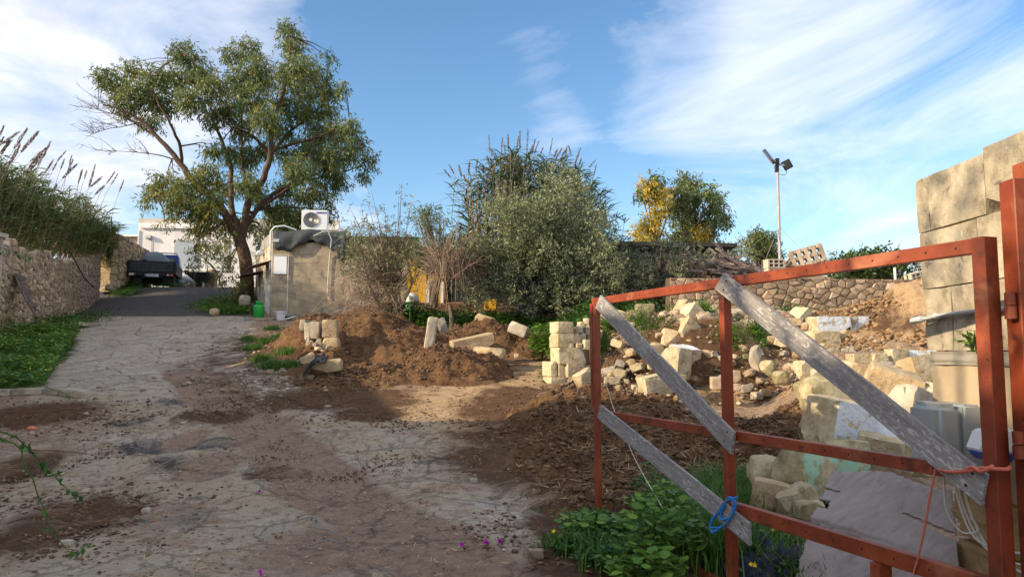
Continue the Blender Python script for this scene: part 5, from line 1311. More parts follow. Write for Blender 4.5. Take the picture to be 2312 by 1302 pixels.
# ruined wall of yellow blocks
rz_ = gz(.8, 13)
rwl = thing('ruined_wall', 'ruined end of a wall of sunlit yellow blocks behind the gate stile', 'ruined wall', (.95, 13.0, rz_))
def rblk(x0, x1, y0, y1, Y, mk='lime', yaw=18, kind='block', dp=.45, chips=2, parent=None, rough=.025):
    w = (x1 - x0) * Y / F * 1.0; h_ = (y1 - y0) * Y / F
    me = rock_mesh(int(x0 * 3 + y0), kind, (w * .86, dp, h_ * .99), M[mk], chips, 3, rough)
    put('stone', me, parent or rwl, at((x0 + x1) / 2, (y0 + y1) / 2, Y + dp * .3), (0, 0, R(yaw)))
for q in ((1246, 1288, 726, 752, 13.0), (1245, 1290, 752, 784, 13.0), (1244, 1320, 784, 821, 12.95), (1232, 1250, 815, 849, 12.95), (1250, 1269, 816, 849, 12.95), (1267, 1314, 819, 851, 12.9), (1230, 1275, 850, 864, 12.9), (1316, 1342, 788, 822, 13.3), (1300, 1345, 822, 850, 13.3)):
    rblk(*q)
for q in ((1284, 1310, 752, 776, 13.1, 'lime_tan'), (1272, 1296, 774, 786, 13.0, 'lime_tan'), (1296, 1310, 774, 786, 13.0), (1312, 1336, 766, 786, 13.0), (1288, 1306, 760, 774, 13.2, 'lime_grey'), (1304, 1322, 752, 768, 13.3, 'lime_grey'), (1290, 1302, 738, 752, 13.4, 'lime_tan'), (1300, 1318, 734, 752, 13.3, 'lime_grey'), (1316, 1334, 738, 756, 13.4, 'lime_grey'), (1316, 1332, 718, 732, 13.8), (1304, 1318, 726, 738, 13.8), (1330, 1350, 722, 738, 13.9, 'lime_grey'), (1276, 1288, 730, 742, 13.5, 'lime_tan'), (1322, 1345, 745, 770, 13.4, 'lime_grey'), (1344, 1366, 745, 775, 13.6, 'lime_grey'), (1366, 1384, 716, 730, 14.2, 'lime_grey'), (1384, 1402, 714, 726, 14.3, 'lime'), (1350, 1366, 722, 736, 14.2, 'lime')):
    rblk(*(list(q) + ['lime'] * (6 - len(q))), yaw=rnd.uniform(-30, 30), kind='worn', dp=.22, chips=3, rough=.05)

# low wall of cut stones between the drive and the manure pen
lw = thing('low_wall', 'low broken wall of orange cream stones beside the manure heap', 'low wall', (-3.95, 15.6, gz(-4, 15.6)))
for q in ((727, 765, 722, 762, 15.6, 'lime_tan', 8), (730, 768, 761, 800, 15.55, 'lime_tan', 4), (704, 728, 726, 765, 15.75, 'lime_grey', 0), (692, 710, 728, 770, 15.95, 'lime_grey', 0), (682, 696, 722, 748, 16.3, 'lime_grey', 0), (712, 732, 764, 800, 15.7, 'lime_grey', 0), (696, 714, 768, 808, 15.9, 'lime_grey', 0), (752, 772, 790, 820, 15.4, 'lime_grey', 0)):
    rblk(*q, kind='block', dp=.5, chips=4, parent=lw, rough=.05)
for i in range(16):
    x = rnd.uniform(690, 770); y = rnd.uniform(770, 836); rblk(x, x + rnd.uniform(8, 18), y, y + rnd.uniform(7, 13), 15.3 + rnd.uniform(-.2, .2), rnd.choice(('lime_grey', 'lime_tan', 'wall_pink')), rnd.uniform(-40, 40), 'worn', .15, 3, lw)
heap('mound of dirty rubble at the foot of the low broken wall', [(-3.75, 14.35, .5, .45, .32), (-3.65, 14.9, .4, .5, .45), (-4.15, 15.95, .36, .5, .34), (-4.4, 16.5, .3, .5, .55)], step=.04, straw=300, clods=300)
stone('orange slab poking out of the mound under the dark cloth', 738, 838, 66, 26, 13.75, 'lime_tan', 'worn', 4, (0, -8))
stone('orange flat stone leaning beside the dark cloth', 698, 826, 34, 26, 14.2, 'lime_tan', 'worn', 20, (0, -30))
stone('reddish block lying at the base of the rubble mound', 694, 862, 30, 16, 13.5, 'wall_brown', 'worn', 0)
cc_ = at(712, 820, 13.85)
v = []; n = 22
for j in range(n + 1):
    for i in range(n + 1):
        a, b_ = i / n, j / n
        q = at(742 - 52 * a - 8 * b_, 802 + 34 * a * a + 16 * b_ - 8 * math.sin(a * 3), 13.85 - .5 * b_ + .1 * math.sin(a * 5))
        v.append(q + Vector((.03 * mnoise.noise(Vector((a * 5, b_ * 5, 1))), .06 * mnoise.noise(Vector((a * 6, b_ * 6, 4))), .05 * mnoise.noise(Vector((a * 7, b_ * 7, 9))))))
f = [(j * (n + 1) + i, j * (n + 1) + i + 1, (j + 1) * (n + 1) + i + 1, (j + 1) * (n + 1) + i) for j in range(n) for i in range(n)]
o = put('dark_cloth', mesh('dark_cloth', v, f, M['navy_cloth'], True)); o.modifiers.new('thickness', 'SOLIDIFY').thickness = .01; tag(o, 'dark navy cloth draped over the rubble mound', 'cloth')
# fallen slabs by the pens
stone('long pale slab fallen across the second manure heap', 1066, 790, 94, 30, 15.6, 'lime_tan', 'block', 14, (4, -12), chips=2)
stone('rusty edged slab lying in front of the long fallen slab', 1104, 806, 68, 22, 15.0, 'lime_tan', 'worn', -16, (0, 5), chips=2)
stone('brown slab lying on top of the second manure heap', 1095, 728, 42, 16, 17.9, 'lime_tan', 'worn', -10, (0, 18), chips=2)
stone('grey block at the far end of the second manure heap', 1170, 754, 42, 24, 17.0, 'lime_grey', 'worn', -12, (0, 22), chips=3)
stone('tall upright grey slab between the two manure pens', 972, 792, 22, 76, 16.2, 'lime_grey', 'worn', 10, (0, 8), chips=3, depth=.3, name='upright_slab')
stone('small upright grey stone right of the tall slab', 999, 752, 20, 34, 16.6, 'lime_grey', 'worn', 5, (0, -18), chips=3)
stone('pale chip of stone at the path edge', 1166, 806, 10, 8, 14.9, 'lime', 'worn', 0)
stone('round pale boulder at the foot of the eucalyptus', 553, 690, 24, 24, 27.5, 'lime_grey', B, 0, cat=B, name=B, chips=1)
stone('orange brown rock at the edge of the asphalt', 484, 714, 20, 18, 26.0, 'lime_tan', B, 0, cat='rock', name='rock')
stone('pale stone at the foot of the yellow pier', 246, 655, 14, 14, 29.5, 'lime', B, 0, cat=B, name=B)
for q in ((100, 890, 200, 18), ): pass
kb = thing('kerb', 'broken pale concrete kerb along the end of the weed bank', 'kerb', hit(90, 888))
for i, (xa, xb, ya, yb) in enumerate(((-40, 30, 892, 890), (32, 105, 889, 886), (107, 145, 887, 887), (148, 205, 888, 896))):
    a, b_ = hit(xa, ya), hit(xb, yb); MB().beam(a + Z1 * .03, b_ + Z1 * .03, .28, .13).build('kerb_stone', M['lime_grey'], kb, bevel=.02)
a, b_ = hit(120, 738), hit(190, 742)
o = put('concrete_slab', rock_mesh(55, 'block', (1.6, .9, .12), M['lime_grey'], 2, 3, .02), None, hit(160, 736) + Z1 * .03, (0, 0, R(-25))); tag(o, 'broken flat concrete slab at the far corner of the weed bank', 'slab')
# ---------------------------------------------------------------- things by the hut
def cyl_thing(label, p, mk, hgt, r_):
    g = thing('gas_cylinder', label, 'gas cylinder', p, 'gas cylinders beside the hut')
    MB().lathe(p, [(r_ * .82, 0), (r_ * .86, .03), (r_, .07), (r_, hgt * .62), (r_ * .92, hgt * .72), (r_ * .6, hgt * .79), (r_ * .2, hgt * .81)], 18).build('body', M[mk], g, True, 60)
    MB().lathe(p, [(r_ * .88, 0), (r_ * .88, .035)], 18).build('foot_ring', M[mk], g, True)
    mb = MB()
    for k in range(14):
        a0, a1 = R(30 + k * 21.5), R(30 + (k + 1) * 21.5)
        mb.add([Vector(p) + Vector((r_ * .55 * math.cos(a), r_ * .55 * math.sin(a), hgt * (.76 + .24 * e))) for a in (a0, a1) for e in (0, 1)], [(0, 2, 3, 1)])
    c = mb.build('collar', M[mk], g, True); c.modifiers.new('thickness', 'SOLIDIFY').thickness = .008
    MB().lathe(Vector(p) + Vector((0, 0, hgt * .8)), [(.02, 0), (.025, .06), (.01, .08)], 8).build('valve', M['steel'], g)
pq = hit(584, 717); cyl_thing('bright green gas cylinder beside the hut door', (pq.x, pq.y, pq.z), 'green_gas', .58, .185)
cyl_thing('dark gas cylinder standing behind the green one', (pq.x - .22, pq.y + .42, gz(pq.x - .2, pq.y + .4)), 'dark_gas', .56, .16)
pq = hit(634, 723); bk = thing('bucket', 'white plastic bucket at the foot of the hut wall', 'bucket', pq)
MB().lathe(pq, [(.001, .01), (.115, .01), (.115, 0), (.16, .30), (.155, .30), (.11, .03)], 18, caps=False).build('body', M['white_plastic'], bk, True, 50)
MB().lathe(pq, [(.158, .255), (.178, .255), (.178, .30), (.158, .30)], 18, caps=False).build('rim', M['white_plastic'], bk, True)
MB().tube([Vector(pq) + Vector((.175 * math.cos(a), .04, .28 - .12 * math.sin(a))) for a in np.linspace(0, math.pi, 11)], .005, 5).build('handle', M['steel'], bk)
pq = hit(668, 716); o = put('flat_sack', rock_mesh(61, 'worn', (1.0, .5, .14), mat('olive sack', [(.3, (.16, .16, .11)), (.7, (.27, .27, .20))], 6), 2, 3, .05), None, pq + Z1 * .05, (0, 0, R(10))); tag(o, 'flat grey green sack lying along the hut wall', 'sack')
pq = hit(655, 722); o = put('white_sheet', rock_mesh(62, 'worn', (.42, .3, .05), M['white_plastic'], 1, 3, .08), None, pq + Z1 * .05, (0, R(-14), 0)); tag(o, 'white plastic sheet lying before the sack', 'plastic sheet')
pq = hit(588, 722); o = put('paving_slab', rock_mesh(63, 'block', (1.0, .45, .07), M['lime_grey'], 1, 2, .02), None, pq + Z1 * .02); tag(o, 'dark thin slab under the green gas cylinder', 'slab')

# ---------------------------------------------------------------- blue truck
TRp_ = at(341, 648, 33.0); TRp_.z = gz(TRp_.x, 33.0); TH = math.atan2(.325, .945)
tk = thing('truck', 'small blue truck with black drop side bed carrying a grey tank', 'truck', TRp_)
TM = Matrix.Translation(TRp_) @ Matrix.Rotation(TH, 4, 'Z')
def tb(name, mb, mk, parent=None, **k): return mb.xf(TM).build(name, M[mk], parent or tk, **k)
tb('chassis', MB().box((0, 2.3, .50), (.9, 4.2, .16)), 'truck_black')
tb('bed_floor', MB().box((0, 1.4, .68), (2.02, 2.8, .10)), 'truck_black')
tgt = tb('tailgate', MB().box((0, .02, .93), (1.86, .03, .40)), 'truck_black')
for k in range(3): tb('board', MB().box((0, -.01, .79 + .135 * k), (1.76, .03, .115)), 'truck_board', tgt)
for x in (-.95, .95): tb('bed_post', MB().box((x, .02, .93), (.09, .07, .52)), 'truck_black')
tb('top_bar', MB().box((0, .02, 1.16), (1.9, .05, .05)), 'truck_black')
for x in (-.99, .99):
    s_ = tb('side_gate', MB().box((x, 1.4, .93), (.03, 2.75, .44)), 'truck_black')
    for k in range(3): tb('board', MB().box((x * 1.018, 1.4, .79 + .135 * k), (.03, 2.6, .115)), 'truck_board', s_)
cb = MB(); cb.add([(-.82, 2.95, .55), (.82, 2.95, .55), (.82, 4.35, .5), (-.82, 4.35, .5), (-.86, 2.95, 1.15), (.86, 2.95, 1.15), (.86, 4.42, 1.1), (-.86, 4.42, 1.1), (-.78, 2.98, 1.86), (.78, 2.98, 1.86), (.76, 3.95, 1.86), (-.76, 3.95, 1.86)], [(3, 2, 1, 0), (0, 1, 5, 4), (1, 2, 6, 5), (2, 3, 7, 6), (3, 0, 4, 7), (4, 5, 9, 8), (5, 6, 10, 9), (6, 7, 11, 10), (7, 4, 8, 11), (8, 9, 10, 11)])
cab = tb('cab', cb, 'truck_blue', smooth=True, bevel=.04)
tb('rear_window', MB().add([(-.62, 2.93, 1.25), (.62, 2.93, 1.25), (.6, 2.95, 1.70), (-.6, 2.95, 1.70)], [(0, 1, 2, 3)]), 'glass', cab)
tb('side_window', MB().add([(.868, 3.15, 1.2), (.868, 4.1, 1.2), (.80, 3.8, 1.72), (.80, 3.15, 1.72)], [(0, 1, 2, 3)]), 'glass', cab)
tb('roof_rack', MB().tube([(-.7, 2.98, 1.84), (-.68, 2.98, 1.93), (.7, 2.98, 1.93), (.74, 2.98, 1.84)], .025, 6), 'truck_blue', cab)
m_ = tb('mirror', MB().box((1.08, 4.05, 1.12), (.14, .06, .24)), 'black'); tb('arm', MB().tube([(.86, 4.1, 1.2), (1.05, 4.06, 1.2)], .015, 5), 'black', m_)
for x, y in ((-.78, .75), (.78, .75), (-.74, 3.75), (.74, 3.75)):
    w_ = tb('wheel', MB().lathe((x - .11, y, .34), [(.20, 0), (.31, 0), (.34, .03), (.34, .19), (.31, .22), (.20, .22)], 20, 'x'), 'tyre', smooth=True)
    tb('rim', MB().lathe((x - .10, y, .34), [(.02, 0), (.2, .0), (.2, .2), (.02, .2)], 16, 'x'), 'rim', w_)
tb('bumper', MB().box((0, -.06, .56), (1.7, .06, .10)), 'truck_black')
for x in (-.78, .78):
    l_ = tb('tail_light', MB().box((x, -.1, .56), (.26, .04, .10)), 'lamp_white' if x < 0 else 'lamp_red')
    tb('lens', MB().box((x - .10 * (1 if x > 0 else -1), -.123, .56), (.06, .01, .085)), 'lamp_red' if x < 0 else 'lamp_white', l_)
npl = tb('number_plate', MB().box((.02, -.1, .53), (.56, .02, .12)), 'sign_white'); tb('blue_band', MB().box((-.225, -.112, .53), (.055, .006, .11)), 'blue_plastic', npl)
cu = bpy.data.curves.new('plate_lettering', 'FONT'); cu.body = 'FAC 041'; cu.size = .115; cu.extrude = .002; cu.materials.append(M['black'])
to = text_mesh(cu); to.parent = npl
to.matrix_local = TM @ Matrix.Translation((-.18, -.114, .49)) @ Matrix.Rotation(R(90), 4, 'X')
to.location = to.location  # world frame, parts share the truck's frame
to.location -= Vector((0, 0, 0))
tb('mudguard', MB().box((.62, .4, .33), (.4, .03, .3)), 'truck_black'); tb('mudguard', MB().box((-.62, .4, .33), (.4, .03, .3)), 'truck_black')
tn_o = TM @ Vector((-.05, 1.35, .73))
tn = thing('water_tank', 'round topped grey plastic tank standing in the truck bed', 'tank', tn_o)
def tb2(name, mb, mk, parent=tn, **k): return mb.xf(TM).build(name, M[mk], parent, **k)
prof = [(.70, 0), (.71, .25)] + [(.71 * math.cos(a), .25 + .80 * math.sin(a)) for a in np.linspace(.12, 1.5, 12)]
tb2('body', MB().lathe((-.05, 1.3, .73), prof, 32), 'tank', smooth=True, sharp=60)
for zz_ in (.06, .22): tb2('rib', MB().tube([(-.05 + .72 * math.cos(a), 1.3 + .72 * math.sin(a), .73 + zz_) for a in np.linspace(0, 2 * math.pi, 33)], .025, 6, False), 'tank', smooth=True)
arch = tb2('mouth', MB().tube([(-.42 + .24 * math.cos(a), .62 + .16 * math.sin(a), 1.08 + .27 * math.sin(a)) for a in np.linspace(0, math.pi, 13)], .045, 8), 'tank', smooth=True)
tb2('opening', MB().lathe((-.42, .68, 1.1), [(.01, 0), (.2, 0), (.2, .05)], 18, 'y'), 'truck_black', arch)

# ---------------------------------------------------------------- wheelbarrow and sack by the white building
WB = at(446, 650, 34.0); WB.z = gz(WB.x, 34.0); wbw = thing('wheelbarrow', 'black tipped wheelbarrow beside the white building', 'wheelbarrow', WB)
def wv(x, z, y): return Vector(WB) + Vector((x, y, z))
tub = MB(); tub.add([wv(-.52, .68, -.35), wv(.62, .66, -.35), wv(.62, .66, .35), wv(-.52, .68, .35), wv(.0, .22, -.22), wv(.34, .24, -.22), wv(.34, .24, .22), wv(.0, .22, .22)], [(4, 7, 6, 5), (0, 4, 5, 1), (1, 5, 6, 2), (2, 6, 7, 3), (3, 7, 4, 0)])
o = tub.build('tub', M['black'], wbw); o.modifiers.new('thickness', 'SOLIDIFY').thickness = .02
w_ = MB().lathe(wv(.06, .15, -.05), [(.08, 0), (.13, 0), (.155, .02), (.155, .08), (.13, .10), (.08, .10)], 18, 'y').build('wheel', M['tyre'], wbw, True); MB().lathe(wv(.06, .15, -.045), [(.01, 0), (.1, 0), (.1, .09), (.01, .09)], 14, 'y').build('rim', M['rim'], w_)
for y in (-.25, .25):
    MB().tube([wv(-.62, .40, y), wv(-.2, .22, y), wv(.06, .15, y * .5)], .018, 6).build('handle', M['steel'], wbw); MB().tube([wv(.3, .24, y), wv(.52, -.02, y)], .018, 6).build('leg', M['steel'], wbw)
SK = at(468, 648, 34.2); SK.z = gz(SK.x, 34.2)
o = put('brown_sack', rock_mesh(66, 'worn', (.50, .34, .86), mat('brown sack cloth', [(.3, (.25, .15, .08)), (.7, (.48, .36, .26))], 5), 2, 4, .07), None, Vector(SK) + Vector((0, .4, .42))); tag(o, 'brown and cream sack standing behind the wheelbarrow', 'sack')
SK = at(412, 645, 36.0); SK.z = gz(SK.x, 36.0); o = put('white_sack', rock_mesh(67, 'boulder', (1.9, .8, .7), mat('white plastic sacking', [(.3, (.45, .46, .48)), (.7, (.64, .65, .68))], 4, bumps=(9, .8, .05)), 1, 4, .06), None, Vector(SK) + Vector((.1, .6, .25))); tag(o, 'heap of white plastic sacking against the white building', 'sack')
for i, (px, w) in enumerate(((405, .5), (432, .6))):
    SK = at(px, 648, 35.0); SK.z = gz(SK.x, 35.0); o = put('stone_lump', rock_mesh(68 + i, 'boulder', (w, .4, .32), M[('lime_grey', 'lime_tan')[i]], 2, 3, .06), None, Vector(SK) + Vector((0, .6, .1))); tag(o, ('grey', 'tan')[i] + ' stone lying before the white sacking', 'stone')

# slatted timber leaning on the field wall
A_ = at(24, 618, 19.6); B_ = at(66, 716, 18.7)
pl = thing('wooden_pallet', 'narrow grey slatted timber frame leaning on the field wall', 'pallet', B_)
dv_ = (B_ - A_); side = U * 1.0
for k in range(4):
    a = A_ + side * (-.05 - .17 * k) * -1 - side * .0 + Z1 * (0.02 * k); b_ = B_ + side * (.14 * k)
    L_ = 1.0 if k in (1, 2) else .72
    MB().beam(A_ + side * .16 * k + W * .08, (A_ + side * .16 * k).lerp(B_ + side * .16 * k, L_) + W * .10, .10, .03, W).build('slat', M['old_wood'], pl)
for t_ in (.06, .38, .70): MB().beam(A_.lerp(B_, t_) - side * .1 + W * .14, A_.lerp(B_, t_) + side * .62 + W * .14, .12, .035, W).build('crossbar', M['old_wood'], pl)
o = MB().tube([at(148, 566, 24.5) + W * .12, at(165, 600, 24.8) + W * .14, at(178, 626, 25.2) + W * .16, at(196, 648, 25.6) + W * .2], .022, 5).build('black_hose', M['black'], None, True); tag(o, 'thin black hose hanging down the field wall', 'hose')

# ---------------------------------------------------------------- on and behind the retaining wall
def hollow_block(label, c, yaw, tilt=0, s=1.0):
    W_, H_, D_ = .45 * s, .225 * s, .25 * s
    b_ = thing('hollow_block', label, 'concrete block', c, 'hollow concrete blocks on the retaining wall')
    xs = [-W_ / 2, -W_ / 2 + .035, -.075 - .012, -.075 + .012, .075 - .012, .075 + .012, W_ / 2 - .035, W_ / 2]; xs = [-.225, -.185, -.085, -.055, .055, .085, .185, .225]
    zs = [-H_ / 2, -H_ / 2 + .032, -.014, .014, H_ / 2 - .032, H_ / 2]
    mb = MB(); hol = lambda i, j: i in (1, 3, 5) and j in (1, 3)
    for i in range(7):
        for j in range(5):
            if i in (1, 3, 5) and j in (1, 3): continue
            mb.add([(xs[i], -D_ / 2, zs[j]), (xs[i + 1], -D_ / 2, zs[j]), (xs[i + 1], -D_ / 2, zs[j + 1]), (xs[i], -D_ / 2, zs[j + 1])], [(0, 1, 2, 3)])
    holes_ = [(1, 1), (3, 1), (5, 1), (1, 3), (3, 3), (5, 3)]
    # widen the middle cell to the same size as the outer ones
    for i, j in holes_:
        x0, x1, z0, z1 = xs[i], xs[i + 1], zs[j], zs[j + 1]; y0, y1 = -D_ / 2, D_ / 2 - .03
        mb.add([(x0, y0, z0), (x1, y0, z0), (x1, y0, z1), (x0, y0, z1), (x0, y1, z0), (x1, y1, z0), (x1, y1, z1), (x0, y1, z1)], [(0, 4, 5, 1), (1, 5, 6, 2), (2, 6, 7, 3), (3, 7, 4, 0), (4, 7, 6, 5)])
    mb.add([(-W_ / 2, -D_ / 2, -H_ / 2), (W_ / 2, -D_ / 2, -H_ / 2), (W_ / 2, D_ / 2, -H_ / 2), (-W_ / 2, D_ / 2, -H_ / 2), (-W_ / 2, -D_ / 2, H_ / 2), (W_ / 2, -D_ / 2, H_ / 2), (W_ / 2, D_ / 2, H_ / 2), (-W_ / 2, D_ / 2, H_ / 2)], [(3, 2, 1, 0), (4, 5, 6, 7), (1, 2, 6, 5), (2, 3, 7, 6), (3, 0, 4, 7)])
    me = mesh('shell', mb.v, mb.f, M['concrete_block']); o = put('shell', me, b_, c); b_.rotation_euler = (0, R(tilt), R(yaw)); return b_
zt = at(1748, 620, 18.3).z
hollow_block('upper hollow concrete block of the stack left of the lamp pole', at(1748, 596, 18.3), 8)
hollow_block('lower hollow concrete block of the stack left of the lamp pole', at(1748, 596, 18.3) + Vector((.02, .02, -.232)), 4)
hollow_block('third hollow block at the bottom of the stack left of the lamp pole', at(1748, 596, 18.3) + Vector((-.02, .02, -.464)), 9)
hollow_block('weathered hollow block at the far right end of the retaining wall', at(2066, 625, 18.7), 14, -14)
hollow_block('hollow block lying behind the one at the wall end', at(2082, 622, 19.2), 24, -8)

def pallet(label, p, u, v, w, n_slats, s=1.0):
    t_ = thing('pallet', label, 'pallet', p, 'wooden pallets on the retaining wall'); u = Vector(u).normalized(); v = Vector(v).normalized(); nn = u.cross(v).normalized()
    for k in range(3): 
        q = Vector(p) + v * (w[1] * k / 2); MB().beam(q, q + u * w[0], .09, .10, nn).build('bearer', M['pallet'], t_)
    for k in range(n_slats):
        for sgn in (1, -1):
            q = Vector(p) + u * (w[0] * k / (n_slats - 1)) + nn * .062 * sgn; MB().beam(q - v * .04, q + v * (w[1] + .04), .10, .022, nn).build('slat', M['pallet'], t_)
pq = at(1790, 606, 18.6); pallet('pale wooden pallet propped up to the right on the retaining wall', (pq.x + .02, 18.5, pq.z), (.96, 0, .26), (-.10, .35, .8), (.78, .42), 5)
pq = at(1768, 606, 18.6); pallet('darker pallet leaning behind the lamp pole', (pq.x - .02, 18.6, pq.z - .05), (.5, .3, -.55), (.5, 0, .55), (.5, .34), 4)
o = MB().box(at(1828, 600, 18.7), (.5, .3, .22), (0, R(-8), 0)).build('white_crate', M['white_plastic'], None, bevel=.02); tag(o, 'white crate under the propped pallet', 'crate')
o = MB().box(at(1838, 594, 18.55), (.16, .1, .06), (0, R(-10), 0)).build('red_box', M['lamp_red'], None, bevel=.01); tag(o, 'small red box under the propped pallet', 'box')
o = MB().beam(at(1800, 622, 18.2), at(1868, 612, 18.3), .2, .025, (0, -1, .4)).build('loose_board', M['pallet']); tag(o, 'pale board lying on top of the retaining wall', 'board')
o = MB().tube([at(2022, 640, 18.5), at(2020, 604, 18.5)], .03, 8).build('white_post', M['white_plastic'], None, True); tag(o, 'short white post on the retaining wall', 'post')
# pile of old timber
tp = thing('timber_pile', 'tangled pile of dark old planks above the retaining wall', 'timber pile', (6.2, 20.2, 3.4))
rnd = random.Random(31)
for i in range(260):
    px = rnd.uniform(1555, 1728); k = (px - 1555) / 173; top = 572 + 32 * k + 10 * math.sin(k * 9)
    py = rnd.uniform(top, 622); c = at(px, py, rnd.uniform(19.0, 21.2)); a = rnd.gauss(-.35, .45); l = rnd.uniform(.35, 1.1)
    d = Vector((math.cos(a), rnd.uniform(-.5, .5), math.sin(a) * .8)).normalized() * l
    me = MB().beam(-d / 2, d / 2, rnd.uniform(.03, .09), .022, (rnd.uniform(-.3, .3), -1, .3)); put('plank', mesh('plank', me.v, me.f, M['old_wood']), tp, c)
# solar street lamp
LPb = at(1762, 630, 20.0); LPt = at(1755, 366, 20.0)
lp = thing('solar_lamp', 'tall thin pole with tilted solar panel and floodlight', 'solar lamp', (LPb.x, 20, 3.38))
MB().tube([(LPb.x, 20, 3.3), LPt.lerp(LPb, .45), LPt], [.045, .04, .036], 8).build('pole', M['brown_steel'], lp, True)
c = at(1736, 354, 20.0); uu = (at(1752, 369, 20.0) - at(1728, 338, 20.0)).normalized(); vv = Vector((.5, .75, .2)).normalized(); vv = (vv - uu * vv.dot(uu)).normalized(); nn = uu.cross(vv).normalized()
def pan(w0, h0, t0, off, mk, name, par):
    mb = MB(); rot = Matrix((uu, vv, nn)).transposed(); mb.box(c + nn * off, (w0, h0, t0), rot); return mb.build(name, M[mk], par)
if nn.y > 0: nn = -nn
sp = pan(.50, .42, .03, 0, 'steel', 'solar_panel', lp)
mcell = plain('blue black solar cell', (.012, .02, .055), .2, var=.3)
M['cell'] = mcell
rot = Matrix((uu, vv, nn)).transposed()
for i in range(6):
    for j in range(2): MB().box(c + nn * .018 + uu * (-.2 + .08 * i) + vv * (-.10 + .2 * j), (.07, .185, .006), rot).build('cell', mcell, sp)
MB().beam(c, LPt + Vector((0, 0, -.03)), .04, .04).build('bracket', M['brown_steel'], lp)
hd = at(1777, 372, 20.0)
MB().beam(LPt + Vector((0, 0, -.06)), hd + Vector((-.06, 0, -.02)), .04, .04).build('arm', M['brown_steel'], lp)
MB().beam(LPt + Vector((0, 0, -.1)), LPt + Vector((0, 0, .1)), .09, .09).build('clamp', M['black'], lp)
rh = Euler((R(25), R(-22), R(-35))).to_matrix()
fh = MB().box(hd, (.24, .09, .26), rh).build('lamp_head', M['black'], lp, bevel=.012)
MB().box(hd + rh @ Vector((0, -.05, 0)), (.2, .012, .22), rh).build('lens', M['glass'], fh)
MB().box(hd + rh @ Vector((0, .055, 0)), (.15, .03, .16), rh).build('driver', M['steel'], fh)
MB().tube([hd + Vector((-.02, 0, -.12)), hd + Vector((-.02, 0, -.24)), hd + Vector((-.08, 0, -.30)), LPt + Vector((.04, 0, -.34))], .008, 5).build('cable', M['black'], lp)
MB().box(LPt + Vector((-.02, 0, -.18)), (.09, .1, .2)).build('controller', M['black'], lp)
g_ = LPt.lerp(LPb, .55)
for dx, dz in ((-1.6, 2.3), (2.0, 2.6)):
    MB().tube([g_, g_ + Vector((dx * .62, -.6, -1.9 if dx < 0 else -1.75))], .006, 4).build('guy_wire', M['steel'], lp)
# white pipe on the ground in front of the wall
o = MB().tube([at(1905, 713, 14.8), at(1960, 702, 15.2), at(2025, 684, 15.6), at(2040, 676, 15.8)], .032, 8).build('white_pipe', M['white_plastic'], None, True); tag(o, 'white pipe lying along the top of the dirt heap', 'pipe')
fr = thing('white_hoop', 'small white frame half buried behind the dirt heap', 'frame', at(2060, 685, 15.5))
for a, b_ in (((2044, 692), (2046, 668)), ((2046, 668), (2072, 664)), ((2072, 664), (2074, 684))): MB().beam(at(*a, 15.6), at(*b_, 15.6), .05, .05).build('bar', M['white_plastic'], fr)

# ---------------------------------------------------------------- things among the bushes
pq = at(924, 692, 21.5); dm = thing('green_drum', 'bright green drum behind the weeds', 'drum', (pq.x, 21.5, pq.z - .5))
MB().lathe((pq.x, 21.5, pq.z - .5), [(.14, 0), (.15, .02), (.15, .25), (.155, .27), (.15, .29), (.15, .58), (.14, .60)], 18).build('body', M['green_gas'], dm, True, 60); MB().lathe((pq.x, 21.5, pq.z + .1), [(.145, 0), (.145, .02)], 18).build('lid', M['green_gas'], dm)
pq = at(929, 682, 21.6); bs = thing('round_basin', 'pale round upturned basin on the black shelf', 'basin', pq)
MB().lathe(pq, [(.22, 0), (.23, .03), (.21, .14), (.15, .23), (.05, .27)], 20).build('body', M['pale_plastic'], bs, True, 60); MB().lathe(Vector(pq) + Vector((0, -.17, .11)), [(.01, -.06), (.06, -.05), (.07, 0)], 12, 'y').build('knob', M['steel'], bs, True)
o = MB().box(at(910, 686, 21.6), (1.2, .5, .05)).build('black_shelf', M['black']); tag(o, 'black shelf board under the pale basin', 'shelf')
for i, px in enumerate((1190, 1232, 1300, 1328)):
    pq = at(px, 706, 21.8 + .2 * (i % 2)); d_ = thing('blue_drum', ['leftmost dark blue drum under the big bush', 'dark blue drum right of the leftmost under the big bush', 'dark blue drum left of the gate stile under the dark bush', 'rightmost dark blue drum behind the gate stile'][i], 'drum', pq)
    MB().lathe(pq, [(.24, 0), (.26, .03), (.26, .26), (.27, .28), (.26, .30), (.26, .52), (.22, .58)], 18).build('body', M['blue_drum'], d_, True, 60); MB().lathe(Vector(pq) + Vector((0, 0, .57)), [(.2, 0), (.2, .03)], 16).build('lid', M['blue_drum'], d_)
pq = at(1345, 690, 22.5); o = MB().lathe(pq, [(.36, -.3), (.38, 0), (.38, .3), (.36, .32), (.2, .32), (.2, -.3)], 24, 'y').build('old_tyre', M['tyre'], None, True); tag(o, 'black tyre lying behind the gate stile under the dark bush', 'tyre')
o = MB().box(at(1108, 690, 23), (.4, .3, .42), (0, R(6), 0)).build('yellow_box', M['yellow'], None, bevel=.03); tag(o, 'yellow plastic box under the big bush', 'box')
